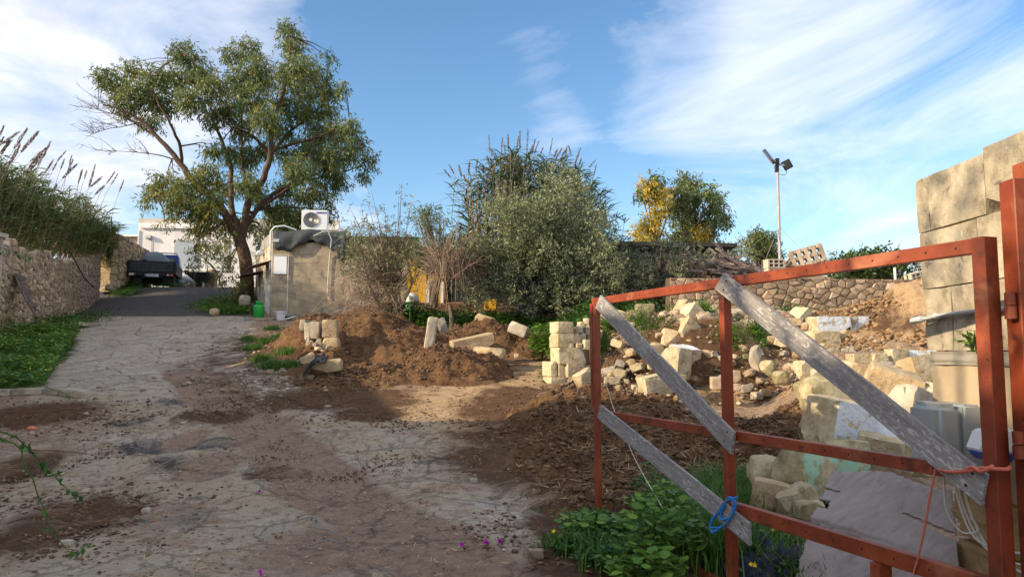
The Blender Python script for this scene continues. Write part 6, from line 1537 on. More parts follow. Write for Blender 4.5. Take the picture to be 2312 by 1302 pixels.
# ---------------------------------------------------------------- vegetation kit
rng = np.random.default_rng(23)
def unit(a): return a / (np.linalg.norm(a, axis=-1, keepdims=True) + 1e-9)
def leaf_quads(pos, dirs, L, W, fold=0.0):
    n = len(pos); rnd_ = rng.normal(size=(n, 3)); s = unit(np.cross(dirs, rnd_))
    l = L[:, None]; w = W[:, None]
    V = np.stack([pos, pos + dirs * l * .45 + s * w / 2, pos + dirs * l, pos + dirs * l * .45 - s * w / 2], 1)
    return V.reshape(-1, 3)
def leaf_obj(name, chunks, mats, parent=None):
    """chunks: list of (verts, material index)"""
    V = np.concatenate([c[0] for c in chunks]); k = np.concatenate([np.full(len(c[0]) // 4, c[1]) for c in chunks])
    return put(name, quads_np(name, V, np.arange(len(V)).reshape(-1, 4), mats, k), parent)
def clump_leaves(c, r, n, L, W, hang=0.5, sprig=9, shell=0.5, squash=(1, 1, 1), sl=None):
    """sprigs of leaves through a clump"""
    ns = max(1, n // sprig)
    u = unit(rng.normal(size=(ns, 3))); rad = r * (shell + (1 - shell) * rng.random((ns, 1))) * rng.uniform(.55, 1.08, (ns, 1))
    sc = np.array(c)[None] + u * rad * np.array(squash)[None]
    sdirs = unit(u * .7 + rng.normal(size=(ns, 3)) * .6 + np.array([0, 0, -hang])[None])
    sl = sl or L * 2.2
    t_ = rng.random((ns, sprig, 1)) * sl
    pos = sc[:, None] + sdirs[:, None] * t_ + rng.normal(size=(ns, sprig, 3)) * L * .18
    d = unit(sdirs[:, None] * .5 + rng.normal(size=(ns, sprig, 3)) * .65 + np.array([0, 0, -hang])[None, None])
    m = ns * sprig
    return leaf_quads(pos.reshape(m, 3), d.reshape(m, 3), L * rng.uniform(.6, 1.25, m), W * rng.uniform(.7, 1.2, m))
def curvy(pts, rnd_, amp):
    out = []
    for i in range(len(pts) - 1):
        p0 = pts[max(i - 1, 0)]; p1 = pts[i]; p2 = pts[i + 1]; p3 = pts[min(i + 2, len(pts) - 1)]
        for k in range(4):
            t_ = k / 4; q = 0.5 * ((2 * p1) + (p2 - p0) * t_ + (2 * p0 - 5 * p1 + 4 * p2 - p3) * t_ ** 2 + (3 * p1 - p0 - 3 * p2 + p3) * t_ ** 3)
            out.append(q + Vector((rnd_.uniform(-1, 1), rnd_.uniform(-1, 1), rnd_.uniform(-1, 1))) * amp)
    out.append(pts[-1]); return out

# ---------------------------------------------------------------- the big eucalyptus
rnd = random.Random(3)
EY = 30.0
def ep(px, py, dy=0.0): return at(px, py, EY + dy)
eroot = ep(557, 672); eroot.z = gz(eroot.x, eroot.y) - .1
euc = thing('eucalyptus_tree', 'tall spreading eucalyptus with drooping leaves beside the block hut', 'tree', eroot)
trunk = curvy([eroot, ep(558, 640), ep(556, 600), ep(547, 560), ep(535, 520), ep(528, 500)], rnd, .02)
tk_ = MB().tube(trunk, list(np.linspace(.29, .22, len(trunk))), 12)
tk_.tube([eroot + Vector((-.2, .1, -.1)), eroot + Vector((-.1, 0, .7)), trunk[6]], [.22, .2, .12], 8)
tk_.build('trunk', M['bark'], euc, True, 70)
limbs = [
 ([(530, 530), (497, 465), (440, 412), (408, 372), (375, 330), (330, 282), (282, 252), (232, 236)], -.5, .22, 'w'),
 ([(412, 378), (406, 330), (386, 282), (352, 222), (330, 180)], -.8, .10, 'w'),
 ([(532, 510), (520, 440), (522, 380), (505, 330), (480, 270), (445, 212), (424, 135)], .8, .17, 'c'),
 ([(545, 545), (563, 450), (594, 402), (612, 342), (616, 280), (640, 200), (655, 120), (662, 62)], -.4, .21, 'c'),
 ([(608, 348), (565, 302), (520, 285), (480, 240)], -1.2, .09, 'c'), ([(566, 450), (552, 400), (545, 330), (545, 250), (540, 165)], 1.6, .12, 'c'),
 ([(552, 510), (602, 448), (645, 425), (700, 398), (762, 370), (812, 340)], .6, .14, 'c'), ([(590, 465), (680, 412), (780, 388), (832, 362)], 1.4, .10, 'c'),
 ([(614, 345), (660, 292), (720, 242), (765, 200)], .8, .10, 'c'), ([(610, 340), (680, 320), (740, 300), (790, 280)], -.6, .08, 'c'),
 ([(440, 412), (400, 440), (350, 445)], -1.0, .06, 'w'), ([(520, 500), (470, 520), (435, 560)], -1.2, .07, 'w'), ([(560, 480), (620, 470), (690, 470), (735, 480)], .9, .09, 'c'),
 ([(398, 360), (335, 346), (250, 342)], .2, .045, 'w'), ([(350, 305), (275, 262), (208, 246)], .4, .05, 'w'), ([(318, 276), (250, 290), (212, 300)], -.2, .03, 'w')]
lpts = []
for k, (pl_, dy, r0, _) in enumerate(limbs):
    n = len(pl_); pts = [ep(x, y, dy * min(1, i / 2.0) * (1 + .25 * i)) for i, (x, y) in enumerate(pl_)]
    cv_ = curvy(pts, rnd, .035); r0 *= .82; rr = list(np.linspace(r0, r0 * .15, len(cv_)))
    MB().tube(cv_, rr, 8).build('limb', M['bark'], euc, True, 70)
    lpts += [(p, r_) for p, r_ in zip(cv_, rr)]
clumps = [(235,165,26),(268,190,34),(300,152,28),(322,200,38),(290,228,33),(352,170,34),(370,228,38),(338,268,30),(420,118,36),(400,170,38),(450,160,38),(432,220,38),(480,192,38),
 (520,118,28),(560,108,32),(582,150,38),(540,180,44),(512,238,38),(570,218,42),(600,180,32),(602,260,38),(550,288,36),(482,258,30),
 (650,66,24),(664,98,32),(682,150,36),(650,160,34),(690,200,38),(720,160,26),(744,124,14),(738,200,32),(772,190,16),(652,230,38),(700,248,38),(742,240,26),(640,288,36),
 (722,300,38),(760,290,32),(792,280,24),(800,320,32),(772,340,36),(830,352,22),(822,390,18),(740,360,42),(700,330,38),(680,380,38),(760,400,34),(720,420,30),(690,440,28),(650,350,32),(650,420,32),(740,448,20),
 (560,350,38),(600,330,26),(520,340,28),(480,330,22),(470,390,36),(420,412,32),(368,412,36),(340,432,20),(392,450,26),(430,460,32),(480,450,32),(512,420,32),(560,410,32),(590,440,26),(620,470,30),(662,480,26),(700,480,26),
 (450,510,26),(430,550,16),(470,550,22),(500,540,26),(520,580,24),(440,590,14),(540,630,16),(512,620,22),(520,655,16),(440,580,12),(460,470,32),(732,482,20),(500,500,24),(640,500,28),(690,510,26),(560,500,22),(600,520,26),(330,455,10),(395,488,12),(372,500,8)]
ch = []; tw = MB()
for (px, py, r) in clumps:
    lo = (px < 480 and py > 380) or py > 520 or (px < 560 and py > 440)
    c = ep(px, py, rnd.uniform(.3, 2.0) if (px > 600 and py > 380) else rnd.gauss(0, 1.5) if not lo else rnd.uniform(-2.4, .4)); rw_ = r * EY / F
    n = int(r * r * (1.0 if py < 515 else .5)); ymix = .55 if lo else .14
    ch.append((clump_leaves(c, rw_, int(n * (1 - ymix)), .21, .046, .85, 9, .25), 0)); ch.append((clump_leaves(c, rw_, max(9, int(n * ymix)), .20, .046, .85, 9, .3), 1))
    # a couple of twigs from the nearest limb
    q, r_ = min(lpts, key=lambda z: (z[0] - c).length)
    for _ in range(2):
        e = c + Vector((rnd.gauss(0, .3), rnd.gauss(0, .3), rnd.gauss(0, .25))) * rw_; m_ = q.lerp(e, .5) + Vector((0, 0, .12))
        tw.tube([q, m_, e], [min(.035, r_), .02, .006], 4, False)
tw.build('branches', M['bark'], euc, True, 70)['kind'] = 'stuff'
leaf_obj('crown', ch, [M['eucalyptus'], M['eucalyptus_yellow']], euc)['kind'] = 'stuff'
bare = MB()
for _ in range(90):
    q, r_ = rnd.choice([z for z in lpts if z[0].x < ep(350, 300).x]); d = Vector((rnd.uniform(-1, -.1), rnd.uniform(-.6, .6), rnd.uniform(-.1, .55))); l = rnd.uniform(.4, 1.6)
    m_ = q + d * l * .5 + Vector((0, 0, rnd.uniform(-.1, .15))); e = q + d * l; bare.tube([q, m_, e], [.012, .008, .003], 4, False)
    for _ in range(3):
        b_ = m_.lerp(e, rnd.random()); bare.tube([b_, b_ + Vector((rnd.uniform(-.5, .2), rnd.uniform(-.3, .3), rnd.uniform(-.2, .3)))], [.008, .003], 3, False)
bare.build('bare_twigs', M['bark_grey'], euc, True, 70)['kind'] = 'stuff'

# ---------------------------------------------------------------- general tree and bush
def tree(name, label, cat, base, clumps_, Y, mats, L, W, dens, group=None, trunk_r=.1, mk_bark='bark_grey', hang=.2, depth=.6, mixf=None, shell=.5, sprig=8, trunk_n=3, crown='crown'):
    """clumps_: (px, py, r_px); a trunk, limbs to the clumps, and the leaves"""
    t_ = thing(name, label, cat, base, group); mb = MB(); ch = []
    base = Vector(base)
    cs = [at(px, py, Y + rnd.uniform(-1, 1) * depth) for px, py, r in clumps_]
    mid = sum(cs, Vector()) / len(cs)
    heads = [base.lerp(mid, .5) + Vector((rnd.uniform(-.4, .4), rnd.uniform(-.3, .3), 0)) * (base - mid).length * .3 for _ in range(trunk_n)]
    for h_ in heads: mb.tube(curvy([base + Vector((rnd.uniform(-1, 1) * trunk_r, rnd.uniform(-1, 1) * trunk_r, -.1)), base.lerp(h_, .5) + Vector((rnd.gauss(0, trunk_r * .6), 0, 0)), h_], rnd, trunk_r * .1), [trunk_r * (1 - .08 * k) for k in range(9)], 7)
    mb.build('trunk', M[mk_bark], t_, True, 70)
    br = MB()
    for c in cs:
        h_ = min(heads, key=lambda z: (z - c).length); br.tube(curvy([h_, h_.lerp(c, .55) + Vector((0, 0, -.05)), c], rnd, trunk_r * .15), list(np.linspace(trunk_r * .45, trunk_r * .08, 9)), 5, False)
    br.build('branches', M[mk_bark], t_, True, 70)['kind'] = 'stuff'
    for i, ((px, py, r), c) in enumerate(zip(clumps_, cs)):
        rw_ = r * Y / F; n = int(r * r * dens); k = 0 if mixf is None else mixf(px, py)
        ch.append((clump_leaves(c, rw_, max(n, 9), L, W, hang, sprig, shell), k))
    leaf_obj(crown, ch, [M[m_] for m_ in mats], t_)['kind'] = 'stuff'; return t_
def ball(cx_, cy_, rx, ry, n, r0, r1, seed):
    q = random.Random(seed); out = []
    for _ in range(n):
        while True:
            a, b_ = q.uniform(-1, 1), q.uniform(-1, 1)
            if a * a + b_ * b_ < 1: break
        out.append((cx_ + a * rx, cy_ + b_ * ry, q.uniform(r0, r1)))
    return out
# the big grey-green bush
bb = at(1210, 712, 20.6); bb.z = gz(bb.x, bb.y)
cl = ball(1190, 560, 120, 120, 46, 30, 44, 1) + ball(1290, 580, 95, 100, 34, 28, 40, 2) + ball(1265, 445, 55, 50, 22, 22, 30, 3) + ball(1085, 610, 65, 70, 24, 24, 34, 4) + ball(1185, 515, 60, 45, 18, 24, 34, 5) + ball(1230, 660, 130, 40, 20, 24, 34, 6) + ball(1350, 540, 40, 70, 14, 18, 28, 7)
tree('olive_bush', 'large rounded grey green olive bush in the middle of the yard', 'bush', bb, cl, 20.6, ['olive', 'shaded_olive'], .11, .028, .40, depth=1.7, trunk_r=.09, hang=-.15, mixf=lambda px, py: 0 if (py < 600 or rnd.random() < .5) else 1, shell=.55, sprig=12, trunk_n=5)  # lower clumps mix in the darkened leaf as painted shade
bb = at(1490, 700, 19.6); bb.z = gz(bb.x, bb.y)
cl = ball(1440, 610, 80, 62, 24, 24, 36, 8) + ball(1530, 620, 95, 50, 24, 20, 32, 9) + ball(1480, 660, 100, 40, 18, 20, 30, 10) + ball(1520, 568, 70, 20, 10, 16, 22, 11) + ball(1400, 660, 60, 50, 14, 22, 30, 12)
tree('dark_bush', 'dark grey green bush in shade at the left end of the retaining wall', 'bush', bb, cl, 19.4, ['shaded_olive', 'olive'], .10, .020, .34, depth=1.0, trunk_r=.07, hang=-.1, mixf=lambda px, py: 1 if rnd.random() < .12 else 0, sprig=12, trunk_n=4)  # olive bush whose shade is carried by the darkened leaf colour
# sparse shrub in front of the hut
bb = at(905, 712, 20.2); bb.z = gz(bb.x, bb.y)
cl = ball(840, 570, 70, 55, 26, 20, 32, 13) + ball(900, 600, 55, 65, 22, 18, 30, 14) + ball(850, 640, 70, 40, 14, 16, 26, 15) + [(800, 500, 14), (830, 455, 12), (826, 485, 14), (790, 470, 9), (870, 480, 16), (905, 455, 14), (908, 425, 9), (925, 470, 14), (892, 500, 18), (935, 500, 16), (865, 520, 18), (780, 610, 16), (790, 560, 18), (850, 470, 10), (838, 430, 6), (900, 440, 10), (928, 450, 10)]
tree('sparse_shrub', 'straggly dusty shrub with thin upright shoots in front of the hut', 'shrub', bb, cl, 20.2, ['sparse_leaf', 'olive'], .085, .022, .26, depth=.8, trunk_r=.05, mk_bark='twig', hang=-.1, mixf=lambda px, py: 1 if rnd.random() < .35 else 0, sprig=8, trunk_n=4)
bb = at(975, 690, 23.5); bb.z = gz(bb.x, bb.y)
tree('round_tree', 'pale green round topped tree between the shrub and the big bush', 'tree', bb, ball(975, 490, 34, 26, 12, 14, 22, 16) + ball(960, 540, 50, 40, 14, 16, 24, 17) + ball(1030, 545, 45, 45, 16, 14, 24, 18) + ball(985, 590, 60, 40, 14, 16, 24, 19), 23.5, ['olive', 'tree_green'], .10, .028, .4, depth=.8, hang=0, mixf=lambda px, py: rnd.choice((0, 1, 1)))
# dead shrub: a mop of dry stems
db = at(1016, 715, 19.4); db.z = gz(db.x, db.y) + .0
ds = thing('dead_shrub', 'dead leafless shrub with a mop of pale hanging twigs', 'shrub', db)
MB().tube(curvy([db + Vector((0, 0, -.1)), db + Vector((.05, 0, .35)), db + Vector((0, 0, .8))], rnd, .01), [.10, .09, .085, .08, .075, .07, .065, .06, .06], 7).build('trunk', M['bark_grey'], ds, True, 70)
tw = MB(); ctr = at(1018, 622, 19.4)
for _ in range(170):
    a = rnd.uniform(0, 6.28); r_ = rnd.random() ** .5; top = ctr + Vector((.5 * r_ * math.cos(a), .4 * r_ * math.sin(a), .3 - .35 * r_ * r_ + rnd.uniform(-.4, .25))); o2 = Vector((math.cos(a), math.sin(a), 0)) * rnd.uniform(.1, .42)
    tw.tube([top, top + o2 + Vector((0, 0, rnd.uniform(-.1, .1))), top + o2 * 1.3 + Vector((rnd.uniform(-.1, .1), 0, -rnd.uniform(.2, .75)))], [.006, .006, .003], 3, False)
for _ in range(120):
    a = rnd.uniform(0, 6.28); p0 = ctr + Vector((.3 * math.cos(a), .3 * math.sin(a), -.1)); e = p0 + Vector((rnd.gauss(0, .55), rnd.gauss(0, .3), rnd.uniform(.4, 1.75))); m_ = p0.lerp(e, .5) + Vector((rnd.gauss(0, .1), 0, .1))
    tw.tube([p0, m_, e], [.011, .008, .003], 3, False)
for _ in range(120):
    p0 = ctr + Vector((rnd.uniform(-.3, .3), 0, rnd.uniform(0, .5))); e = p0 + Vector((rnd.choice((-1, 1)) * rnd.uniform(.4, 1.1), rnd.uniform(-.3, .3), rnd.uniform(-.3, .8))); tw.tube([p0, p0.lerp(e, .5) + Vector((0, 0, .12)), e], [.009, .007, .003], 3, False)
tw.build('twigs', M['twig'], ds)['kind'] = 'stuff'
# dry twigs under the sparse shrub
dt = MB(); c0 = at(840, 660, 19.7)
for _ in range(260):
    p0 = c0 + Vector((rnd.gauss(0, .5), rnd.uniform(-.3, .3), rnd.uniform(-.45, .7))); e = p0 + Vector((rnd.gauss(0, .4), rnd.gauss(0, .2), rnd.gauss(-.2, .4))); dt.tube([p0, p0.lerp(e, .5) + Vector((0, 0, rnd.uniform(0, .15))), e], [.008, .006, .003], 3, False)
for _ in range(5):
    p0 = at(908 - 8 * _, 720, 20.0); e = at(rnd.uniform(800, 920), 560, 20); dt.tube(curvy([p0, p0.lerp(e, .5) + Vector((rnd.gauss(0, .2), 0, 0)), e], rnd, .03), [.04] * 4 + [.03] * 5, 5)
o = dt.build('dry_brush', M['twig']); tag(o, 'tangle of dry reddish brush under the sparse shrub', 'brushwood')
# far trees
bb = at(1475, 640, 38); bb.z = gz(bb.x, bb.y)
tree('yellow_tree', 'tall yellow leaved tree beyond the timber shed', 'tree', bb, [(1478,410,20),(1460,420,18),(1495,430,18),(1480,440,20),(1450,435,14),(1500,455,14),(1470,495,18),(1490,480,16),(1462,520,20),(1440,515,14),(1450,540,16),(1485,530,16),(1475,555,20),(1515,470,12),(1440,550,12)], 38, ['yellow_tree', 'tree_green'], .22, .075, 1.5, trunk_r=.14, depth=1.0, hang=.5, mixf=lambda px, py: 1 if rnd.random() < .2 else 0, shell=.2)
bb = at(1560, 640, 40); bb.z = gz(bb.x, bb.y)
tree('green_tree', 'tall green tree with drooping foliage right of the yellow tree', 'tree', bb, [(1545,405,18),(1565,415,20),(1540,430,22),(1570,440,22),(1530,455,18),(1555,465,20),(1600,430,16),(1615,445,18),(1605,465,18),(1625,470,14),(1640,488,14),(1620,495,14),(1600,500,16),(1575,495,20),(1550,500,20),(1530,490,16),(1590,520,18),(1560,530,22),(1535,530,20),(1610,525,12),(1580,548,18),(1545,552,20),(1600,545,14),(1520,550,18),(1640,500,8)], 40, ['tree_green', 'yellow_tree', 'eucalyptus'], .24, .075, 1.4, trunk_r=.16, depth=1.4, hang=.6, mixf=lambda px, py: (1 if py > 500 and px < 1600 and rnd.random() < .6 else (2 if px > 1590 else 0)), shell=.2)
bb = at(1715, 640, 45); bb.z = gz(bb.x, bb.y)
tree('round_tree', 'rounded green tree behind the timber pile left of the lamp pole', 'tree', bb, ball(1715, 556, 34, 26, 18, 10, 16, 21) + ball(1725, 590, 34, 20, 10, 10, 14, 22), 45, ['tree_green', 'olive'], .22, .08, 1.6, trunk_r=.14, depth=1.2, hang=.1, mixf=lambda px, py: rnd.choice((0, 1)), shell=.35)
bb = at(1651, 640, 47); bb.z = gz(bb.x, bb.y)
tree('round_tree', 'small pale green tree behind the timber pile', 'tree', bb, ball(1650, 570, 16, 14, 7, 8, 11, 23), 47, ['tree_green', 'olive'], .22, .08, 1.6, trunk_r=.1, depth=.6, hang=.1, mixf=lambda px, py: 1)
bb = at(1978, 650, 24); bb.z = gz(bb.x, bb.y)
tree('fig_shrub', 'broad dark green shrub behind the retaining wall', 'shrub', bb, ball(1965, 598, 62, 26, 30, 14, 22, 24) + ball(2030, 605, 36, 20, 12, 12, 18, 25) + ball(1910, 612, 34, 18, 10, 12, 16, 26), 24, ['fig', 'tree_green'], .13, .075, .42, trunk_r=.06, depth=.9, hang=-.3, mixf=lambda px, py: 1 if rnd.random() < .25 else 0, shell=.5, trunk_n=5)
bb = at(1880, 640, 27); bb.z = gz(bb.x, bb.y)
tree('grey_shrub', 'small wispy grey green shrub left of the broad dark shrub', 'shrub', bb, ball(1875, 592, 18, 12, 6, 8, 12, 27), 27, ['olive'], .12, .03, .5, trunk_r=.05, depth=.5, hang=-.2)
bb = at(2082, 640, 26); bb.z = gz(bb.x, bb.y)
tree('russet_shrub', 'brownish shrub beside the pillar edge behind the wall', 'shrub', bb, ball(2085, 605, 22, 14, 8, 8, 13, 28), 26, ['orange_leaf'], .1, .04, .5, trunk_r=.05, depth=.5, hang=-.1)
# green undergrowth tree behind the eucalyptus
bb = at(690, 560, 33); bb.z = gz(bb.x, bb.y)
tree('small_tree', 'bright green leafy tree behind the hut roof', 'tree', bb, ball(640, 490, 50, 30, 14, 16, 24, 29) + ball(605, 545, 30, 40, 10, 14, 22, 30) + ball(725, 490, 24, 22, 6, 12, 18, 31), 33, ['tree_green', 'eucalyptus_yellow'], .2, .035, .5, trunk_r=.1, depth=1.0, hang=.5, mixf=lambda px, py: 1 if rnd.random() < .3 else 0)

# ---------------------------------------------------------------- giant reeds
def reeds(name, label, stalks, plume_list, mats, Lb, Wb, per, base_of, parent_loc, lean=0.12, maxplume=300):
    t_ = thing(name, label, 'reeds', parent_loc); st = MB(); ch = []
    for (top, b_) in stalks:
        top, b_ = Vector(top), Vector(b_); m_ = b_.lerp(top, .55) + Vector((rnd.gauss(0, .1), rnd.gauss(0, .1), .05)); st.tube([b_, m_, top], [.014, .012, .006], 4, False)
        n = per; tt = np.sort(rng.uniform(.08, 1.0, n)); P0 = np.array(b_)[None] + (np.array(top) - np.array(b_))[None] * tt[:, None]
        a = rng.uniform(0, 6.28, n); up = rng.uniform(.35, .95, n)
        d1 = unit(np.stack([np.cos(a), np.sin(a), up], -1)); L = Lb * rng.uniform(.55, 1.15, n); w = Wb * rng.uniform(.7, 1.2, n)
        s = unit(np.cross(d1, np.array([0, 0, 1.0]))); s = unit(s + rng.normal(size=s.shape) * .5)
        d2 = unit(d1 + np.stack([np.cos(a) * .4, np.sin(a) * .4, -rng.uniform(.2, 1.0, n)], -1))
        m0 = P0 + d1 * L[:, None] * .5; e = m0 + d2 * L[:, None] * .5; hw = (w / 2)[:, None]
        ch.append((np.stack([P0 - s * hw * .6, P0 + s * hw * .6, m0 + s * hw, m0 - s * hw], 1).reshape(-1, 3), 0)); ch.append((np.stack([m0 - s * hw, m0 + s * hw, e + s * hw * .1, e - s * hw * .1], 1).reshape(-1, 3), 0))
    for (a, b_, wd) in plume_list:
        a, b_ = Vector(a), Vector(b_); d = (b_ - a).normalized(); st.tube([a - d * .9 - Vector((0, 0, .35)), a - d * .35 - Vector((0, 0, .03)), b_], [.008, .007, .003], 4, False)
    st.build('stalks', M['twig'], t_)['kind'] = 'stuff'; leaf_obj('blades', ch, mats, t_)['kind'] = 'stuff'
    for (a, b_, wd) in plume_list:
        a, b_ = Vector(a), Vector(b_); d = b_ - a; Lp = d.length; n = 170; tt = rng.random(n); rad = wd * np.sin(np.clip(tt * .9 + .12, 0, 1) * np.pi) ** .8
        an = rng.uniform(0, 6.28, n); dn = np.array(d.normalized()); e1 = unit(np.cross(dn, [0, 1, .1])); e2 = np.cross(dn, e1)
        P0 = np.array(a)[None] + np.array(d)[None] * tt[:, None] + (e1[None] * np.cos(an)[:, None] + e2[None] * np.sin(an)[:, None]) * (rad * .2)[:, None]
        dd = unit(dn[None] * 1.2 + (e1[None] * np.cos(an)[:, None] + e2[None] * np.sin(an)[:, None]) * .3)
        pl_ = leaf_obj('plume', [(leaf_quads(P0, dd, Lp * rng.uniform(.08, .2, n), np.full(n, wd * .16)), 0)], [M['plume']], t_)
    return t_
# left stand: grows on the bank behind the field wall
stalks = []
prof_x = [0, 40, 80, 120, 160, 200, 235, 262]; prof_y = [352, 380, 385, 420, 432, 438, 470, 505]
for i in range(700):
    px = rnd.uniform(-900, 262) if i % 3 == 0 else rnd.uniform(-60, 262) + rnd.choice((0, 0, 0, rnd.gauss(0, 14))); k = rnd.random()
    ty = np.interp(max(px, 0), prof_x, prof_y) - (8 if px < 0 else 0) + abs(rnd.gauss(0, 1)) * 52
    Y = float(np.interp(px, [-900, -420, 0, 262], [11.0, 14.5, 19.8, 28.5])) + rnd.uniform(.9, 3.2)
    ty = min(ty, float(np.interp(max(px, 0), [0, 200, 262], [478, 500, 520]))); tp_ = at(px, ty, Y); bx0 = tp_.x - .3 - rnd.uniform(.0, .7); zw = at(max(px, 0), float(np.interp(max(px, 0), [0, 110, 200], [522, 556, 552])), Y).z; stalks.append((tp_, (bx0, Y + rnd.uniform(-.2, .2), max(zw - .55, tp_.z - rnd.uniform(1.5, 3.0)))))
pl_ = []
for (x0, y0, x1, y1, w) in ((-6,318,8,286,7),(0,328,40,300,9),(0,345,26,318,8),(30,338,60,292,9),(46,345,84,300,11),(66,366,108,332,7),(96,358,113,322,6),(2,350,20,318,10),(60,392,92,348,16),(84,378,96,350,6),(128,365,148,342,5),(110,375,120,362,5),(136,384,145,360,5),(156,372,162,352,5),(140,404,172,372,8),(180,402,184,385,5),(190,404,196,386,5),(200,425,214,376,6),(204,422,229,401,8),(214,440,234,420,8),(240,415,258,390,5),(250,418,265,394,4),(268,436,279,408,4),(150,395,164,362,6),(176,415,186,384,5),(100,392,118,366,6),(118,386,128,368,5),(20,372,44,330,11),(-14,350,6,312,10)):
    Y = float(np.interp(x0, [0, 262], [19.8, 27.5])); k = 1 / 1.0; pl_.append((at(x0, y0, Y), at(x1, y1, Y + .1), w * Y / F))
reeds('reed_stand', 'tall stand of giant reeds with feathery plumes above the field wall', stalks, pl_, [M['reed']], .66, .050, 18, None, (-15, 22, 3))
# far stand behind the big bush
stalks = []
for i in range(240):
    px = rnd.choice((rnd.gauss(1150, 48), rnd.uniform(1020, 1380), rnd.gauss(1290, 50))); top = np.interp(px, [1005, 1060, 1110, 1150, 1220, 1280, 1340, 1400], [400, 388, 352, 338, 352, 362, 395, 480]) + abs(rnd.gauss(0, 1)) * 26
    Y = rnd.uniform(23.2, 25.2); tp_ = at(px, top, Y); stalks.append((tp_, (tp_.x * .9 - .06 + rnd.gauss(0, .3), Y, tp_.z - 3.2)))
pl_ = []
for (x0, y0, x1, y1, w) in ((1018,402,1004,384,5),(1042,400,1036,374,8),(1058,392,1060,366,8),(1026,394,1014,372,5),(1074,392,1078,360,5),(1090,392,1090,372,4),(1106,348,1104,308,3),(1132,348,1134,312,4),(1104,368,1100,352,8),(1110,354,1111,340,5),(1148,340,1147,306,6),(1166,346,1170,310,5),(1174,334,1174,298,5),(1190,344,1192,296,4),(1200,352,1208,316,5),(1194,356,1202,330,6),(1206,348,1216,320,4),(1216,356,1226,334,4),(1240,350,1247,316,4),(1250,356,1258,338,8),(1254,360,1268,336,6),(1262,366,1276,340,7),(1276,358,1280,332,5),(1290,352,1284,330,6),(1298,370,1310,336,6),(1304,382,1312,360,7),(1328,380,1344,362,4),(1340,398,1346,374,4),(1328,398,1342,394,4),(1052,412,1048,398,8),(1342,420,1352,412,4),(1360,440,1382,428,4),(1395,492,1412,484,4)):
    pl_.append((at(x0, y0, 24), at(x1, y1, 24), w * 24 / F))
reeds('reed_stand', 'dense stand of giant reeds with upright plumes rising behind the big bush', stalks, pl_, [M['reed_far']], .70, .05, 22, None, (0, 24, 2.8))
# reed drooping over the end of the field wall
stalks = [(at(232 + rnd.gauss(0, 7), 560 + rnd.uniform(0, 60), 30.4) + W * .25, at(236, 545, 30.6)) for _ in range(16)]
reeds('reed_stand', 'drooping clump of dark reed leaves between field wall and pier', stalks, [], [M['reed_far']], .55, .05, 14, None, (-17, 30.4, 5.5))

# ---------------------------------------------------------------- weeds, grass and small plants
def blades(xy, L, W, lean=.45):
    n = len(xy); z = ground_z(xy[:, 0], xy[:, 1]); P0 = np.stack([xy[:, 0], xy[:, 1], z - .01], -1); a = rng.uniform(0, 6.28, n); ln = rng.uniform(.05, lean, n)
    d = unit(np.stack([np.cos(a) * ln, np.sin(a) * ln, np.ones(n)], -1)); d2 = unit(d + np.stack([np.cos(a) * .9, np.sin(a) * .9, -.2 * np.ones(n)], -1)); s = np.stack([-np.sin(a), np.cos(a), np.zeros(n)], -1)
    l = (L * rng.uniform(.5, 1.2, n))[:, None]; w = (W * rng.uniform(.7, 1.2, n))[:, None] / 2; m0 = P0 + d * l * .6; e = m0 + d2 * l * .45
    return np.concatenate([np.stack([P0 - s * w, P0 + s * w, m0 + s * w, m0 - s * w], 1).reshape(-1, 3), np.stack([m0 - s * w, m0 + s * w, e + s * w * .1, e - s * w * .1], 1).reshape(-1, 3)])
def low_leaves(xy, h, L, W):
    n = len(xy); z = ground_z(xy[:, 0], xy[:, 1]) + h * rng.random(n) ** .7; a = rng.uniform(0, 6.28, n); d = unit(np.stack([np.cos(a), np.sin(a), rng.uniform(-.25, .6, n)], -1))
    V = leaf_quads(np.stack([xy[:, 0], xy[:, 1], z], -1), d, L * rng.uniform(.6, 1.2, n), W * rng.uniform(.7, 1.2, n)).reshape(-1, 4, 3)
    # keep the blades roughly face up
    s = np.stack([-np.sin(a), np.cos(a), rng.normal(0, .35, n)], -1); w = (W * rng.uniform(.7, 1.2, n))[:, None] / 2; l = L; m0 = V[:, 0] + d * (L * .5)
    V[:, 1] = m0 + s * w; V[:, 3] = m0 - s * w; return V.reshape(-1, 3)
def gauss_xy(cs, n):
    cs = np.array(cs, float); i = rng.integers(0, len(cs), n); return np.stack([cs[i, 0] + rng.normal(0, .5, n) * cs[i, 2], cs[i, 1] + rng.normal(0, .5, n) * cs[i, 3]], -1)
def ground_cover(name, label, cs, n_leaf, n_blade, h, L, W, Lb, mats=('weed', 'grass'), flowers=0, mask=None):
    xy = gauss_xy(cs, n_leaf); xb = gauss_xy(cs, n_blade)
    if mask is not None: xy = xy[mask(xy)]; xb = xb[mask(xb)]
    hv = h * (.35 + .9 * np.clip(fbm(xy[:, 0], xy[:, 1], 1.7, 3) + .5, 0, 1))
    ch = [(low_leaves(xy, hv, L, W), 0), (blades(xb, Lb, .010), 1)]
    mm = [M[m_] for m_ in mats]
    if flowers:
        xf2 = gauss_xy(cs, flowers); zf = ground_z(xf2[:, 0], xf2[:, 1]) + h * .95
        for k in range(4): ch.append((leaf_quads(np.stack([xf2[:, 0], xf2[:, 1], zf], -1), unit(rng.normal(size=(flowers, 3)) * [1, 1, .3]), np.full(flowers, .03), np.full(flowers, .03)), 2))
        mm.append(M['yellow_flower'])
    o = leaf_obj(name, ch, mm); return tag(o, label, kind='stuff')
